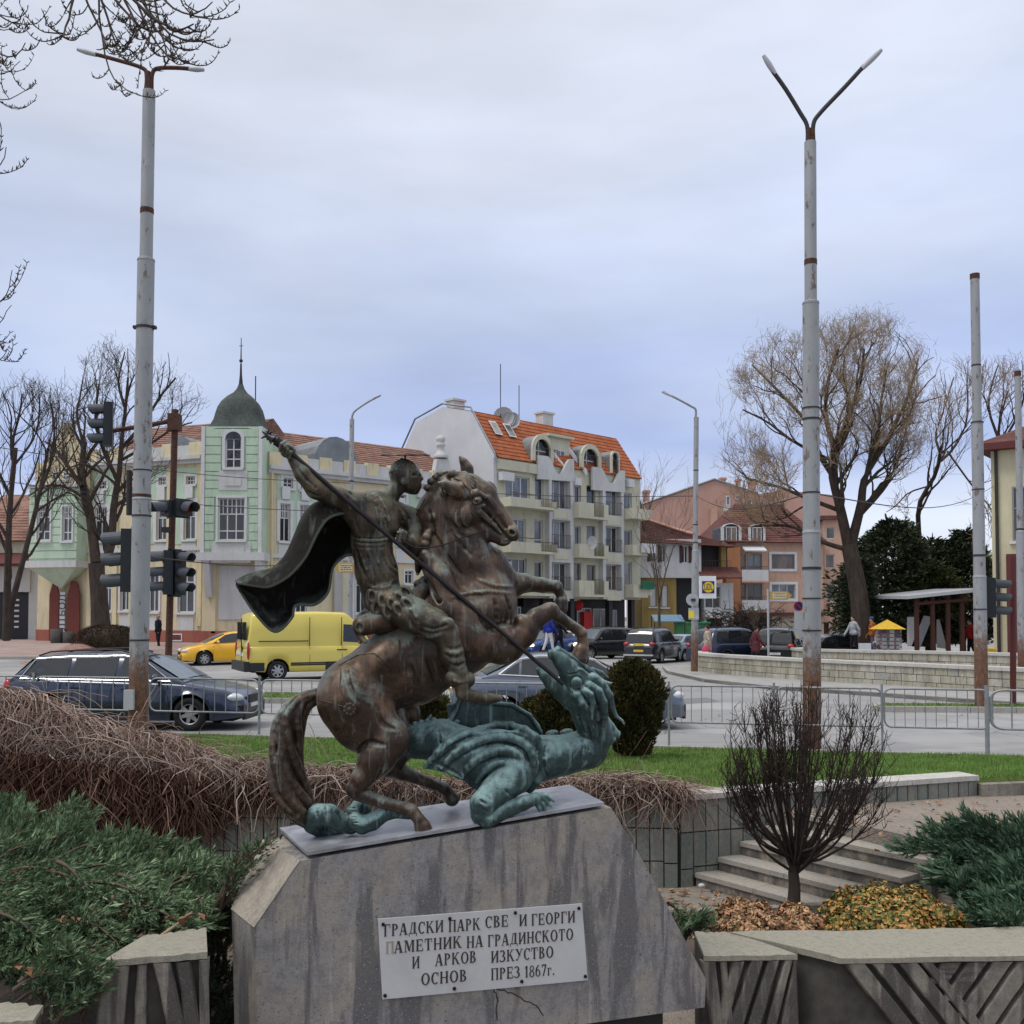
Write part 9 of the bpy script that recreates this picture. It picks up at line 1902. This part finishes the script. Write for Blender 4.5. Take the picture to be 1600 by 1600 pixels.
topiary('dry dark bush on the earth mound below the forked tree',168,47,[(978,14),(984,36),(994,46),(1004,50),(1018,40)],mat=evergreen_mat('dry_bush',(.03,.022,.015),(.075,.05,.032),(.15,.11,.075)),n=5000,seed=9,name='dry_bush')
V,F=grid_mesh(-22.5,-16.5,43.4,47.5,30,20,lambda x,y:zr(x,y)+.9*np.exp(-((x+19.3)**2/2.2+(y-45.6)**2/1.2))-.05);struct('earth_mound',mesh_np('earth_mound',V,F,None,True),simple('mound_red',(.26,.15,.12),.95,var=.3,scale=2))
r=np.random.RandomState(61);n=260;P=np.zeros((n,5,3));s=A3(1165,970,59);P[:,0]=s+r.normal(0,1,(n,3))*[1.0,.3,.3]
for j in range(1,5):P[:,j]=P[:,j-1]+r.normal(0,.28,(n,3))*[1,.5,.8]
V,F=tubes_np(P,np.tile([.03,.025,.02,.015,.01],(n,1)),3);root=thing('vine_trellis','leafless vine on a trellis in front of the orange house ground floor','vine',tuple(s));link('vine',mesh_np('vine',V-np.array(root.location,np.float32),F,None,True),M_bark,root)
for px in(1140,1160,1182):mb=MB();p=at(px,1005,59);mb.cyl((p.x,59,-.35),(p.x,59,at(px,968,59).z),.05,sides=6);link('trellis_post',mb.mesh('trellis_post',root.location),M_bark,root)
#  PEOPLE
M_skin=simple('skin',(.42,.25,.18),.6);M_hair=simple('hair_dark',(.02,.015,.012),.8)
def cloth(name,c):return simple('cloth_'+name,c,.9,0,.15,.15,8)
def person(label,px,pyf,Y,yaw,top,legs,h=1.72,stride=.25,hair=None,hat=None,arms=(.15,-.15),bag=None,coat=False,group='pedestrians'):
 """a small figure facing +x before yaw; body is one continuous surface with clothes as children"""
 base=at(px,pyf,Y);root=thing('person',label,'person',base,R(yaw),group);k=h/1.72
 def fig(grow_,parts,name,mat,parent,vox=.022):
  s=Sculpt((-.5,-.42,-.05),(.5,.42,1.85),vox);c=lambda a,b,ra,rb,q=.03,f=1:s.cone(np.array(a)*1.0,np.array(b)*1.0,ra+grow_,rb+grow_,q)
  if 'torso' in parts:
   c((0,-.09,.98),(0,.09,.98),.12,.12);c((0,0,1.0),(0.01,0,1.25),.14,.15);c((.01,-.15,1.40),(.01,.15,1.40),.07,.07,.06);c((0,0,1.25),(0,0,1.38),.15,.13,.05)
  if 'coat' in parts:c((0,-.07,.98),(0,-.09,.72),.13,.14);c((0,.07,.98),(0,.09,.72),.13,.14)
  for sg,st in((-1,stride),(1,-stride)):
   if 'legs' in parts:c((0,sg*.09,.95),(st*.45,sg*.09,.52),.088,.062);c((st*.45,sg*.09,.52),(st*.8-.08*(st<0),sg*.09,.09+.05*(st<0)),.06,.042)
   if 'feet' in parts:z=.045+.05*(st<0);c((st*.8-.04-.08*(st<0),sg*.09,z),(st*.8+.14-.08*(st<0),sg*.10,z-.01),.045,.038)
   a=arms[0 if sg<0 else 1];el=(a*.6,sg*.27,1.14);ha=(a*1.5+.08,sg*.24,.90)
   if 'arms' in parts:c((.01,sg*.19,1.38),el,.058,.045);c(el,ha,.043,.032)
   if 'hands' in parts:c(ha,(ha[0]+.03,ha[1],ha[2]-.09),.03,.022,.01);c((ha[0]+.02,ha[1]-sg*.02,ha[2]-.02),(ha[0]+.05,ha[1]-sg*.03,ha[2]-.06),.012,.009,.006)
  if 'head' in parts:
   c((.0,0,1.42),(.02,0,1.52),.052,.05);s.ell((.03,0,1.62),(.095,.075,.115),.02);c((.115,0,1.61),(.13,0,1.59),.012,.014,.01);c((.09,0,1.54),(.10,0,1.535),.03,.03,.02)
   for sg in(-1,1):s.ell((.02,sg*.078,1.61),(.02,.012,.03),.006)
  if 'hair' in parts:s.ell((.012,0,1.645),(.10,.083,.10),.01);s.ell((.13,0,1.58),(.07,.09,.08),.01,'sub')
  if 'hat' in parts:s.ell((.03,0,1.70),(.105,.09,.07),.01);s.ell((.11,0,1.68),(.08,.07,.012),.01)
  V,Q=s.nets();return link(name,mesh_np(name,V*k,Q,None,True),mat,parent)
 b=fig(0,('torso','legs','feet','arms','hands','head'),'body',M_skin,root);fig(.016,('torso','arms')+(('coat',)if coat else()),'jacket',top,b);fig(.011,('legs',),'trousers',legs,b);fig(.012,('feet',),'shoes',M_blk,b)
 fig(0,('hair',),'hair',hair or M_hair,b)
 if hat:fig(.004,('hat',),'hat',hat,b)
 return root
person('man in dark jacket and trousers standing at the pavement edge of the corner house',247,1014,55,170,cloth('navy',(.012,.016,.025)),cloth('dark',(.016,.016,.02)),1.8,.05,simple('hair_grey',(.25,.2,.17),.8))
person('person in bright blue jacket and pale trousers crossing between the cars',858,1020,46,20,cloth('blue',(.02,.035,.22)),cloth('white',(.50,.50,.52)),1.75,.2)
person('person in long black coat walking beside the one in blue',873,1021,47,20,cloth('black',(.010,.010,.014)),cloth('dark',(.016,.016,.02)),1.78,.22,coat=True)
person('woman in beige coat with pink bag behind the planter wall',1106,1040,43,160,cloth('beige',(.36,.30,.24)),cloth('dark',(.02,.02,.02)),1.66,.15,coat=True)
mb=MB();c=at(1103,1016,42.6);mb.ball(c,.2,.9,.5,1.1,10,7);tag(link('handbag',mb.mesh('handbag'),cloth('pink',(.45,.07,.11))),'pink bag held by the woman in beige','bag')
person('man in maroon coat walking right behind the planter wall',1181,1042,44,10,cloth('maroon',(.09,.03,.035)),cloth('dark',(.02,.02,.02)),1.72,.25,coat=True)
person('woman in pale grey top and dark trousers near the big tree',1334,1022,46,200,cloth('grey',(.36,.36,.38)),cloth('dark',(.02,.02,.02)),1.68,.1)
person('person in rust orange jacket and blue cap beside the kiosk',1364,1026,46,150,cloth('rust',(.30,.09,.03)),cloth('grey2',(.12,.12,.14)),1.75,.1,hat=cloth('capblue',(.05,.09,.2)))
person('child in white top beside the person in rust orange',1371,1026,44.5,150,cloth('white',(.5,.5,.52)),cloth('blue2',(.03,.06,.2)),1.1,.1)
person('person in red jacket inside the market shelter',1517,1028,46,180,cloth('red',(.30,.02,.02)),cloth('dark',(.02,.02,.02)),1.7,.1)
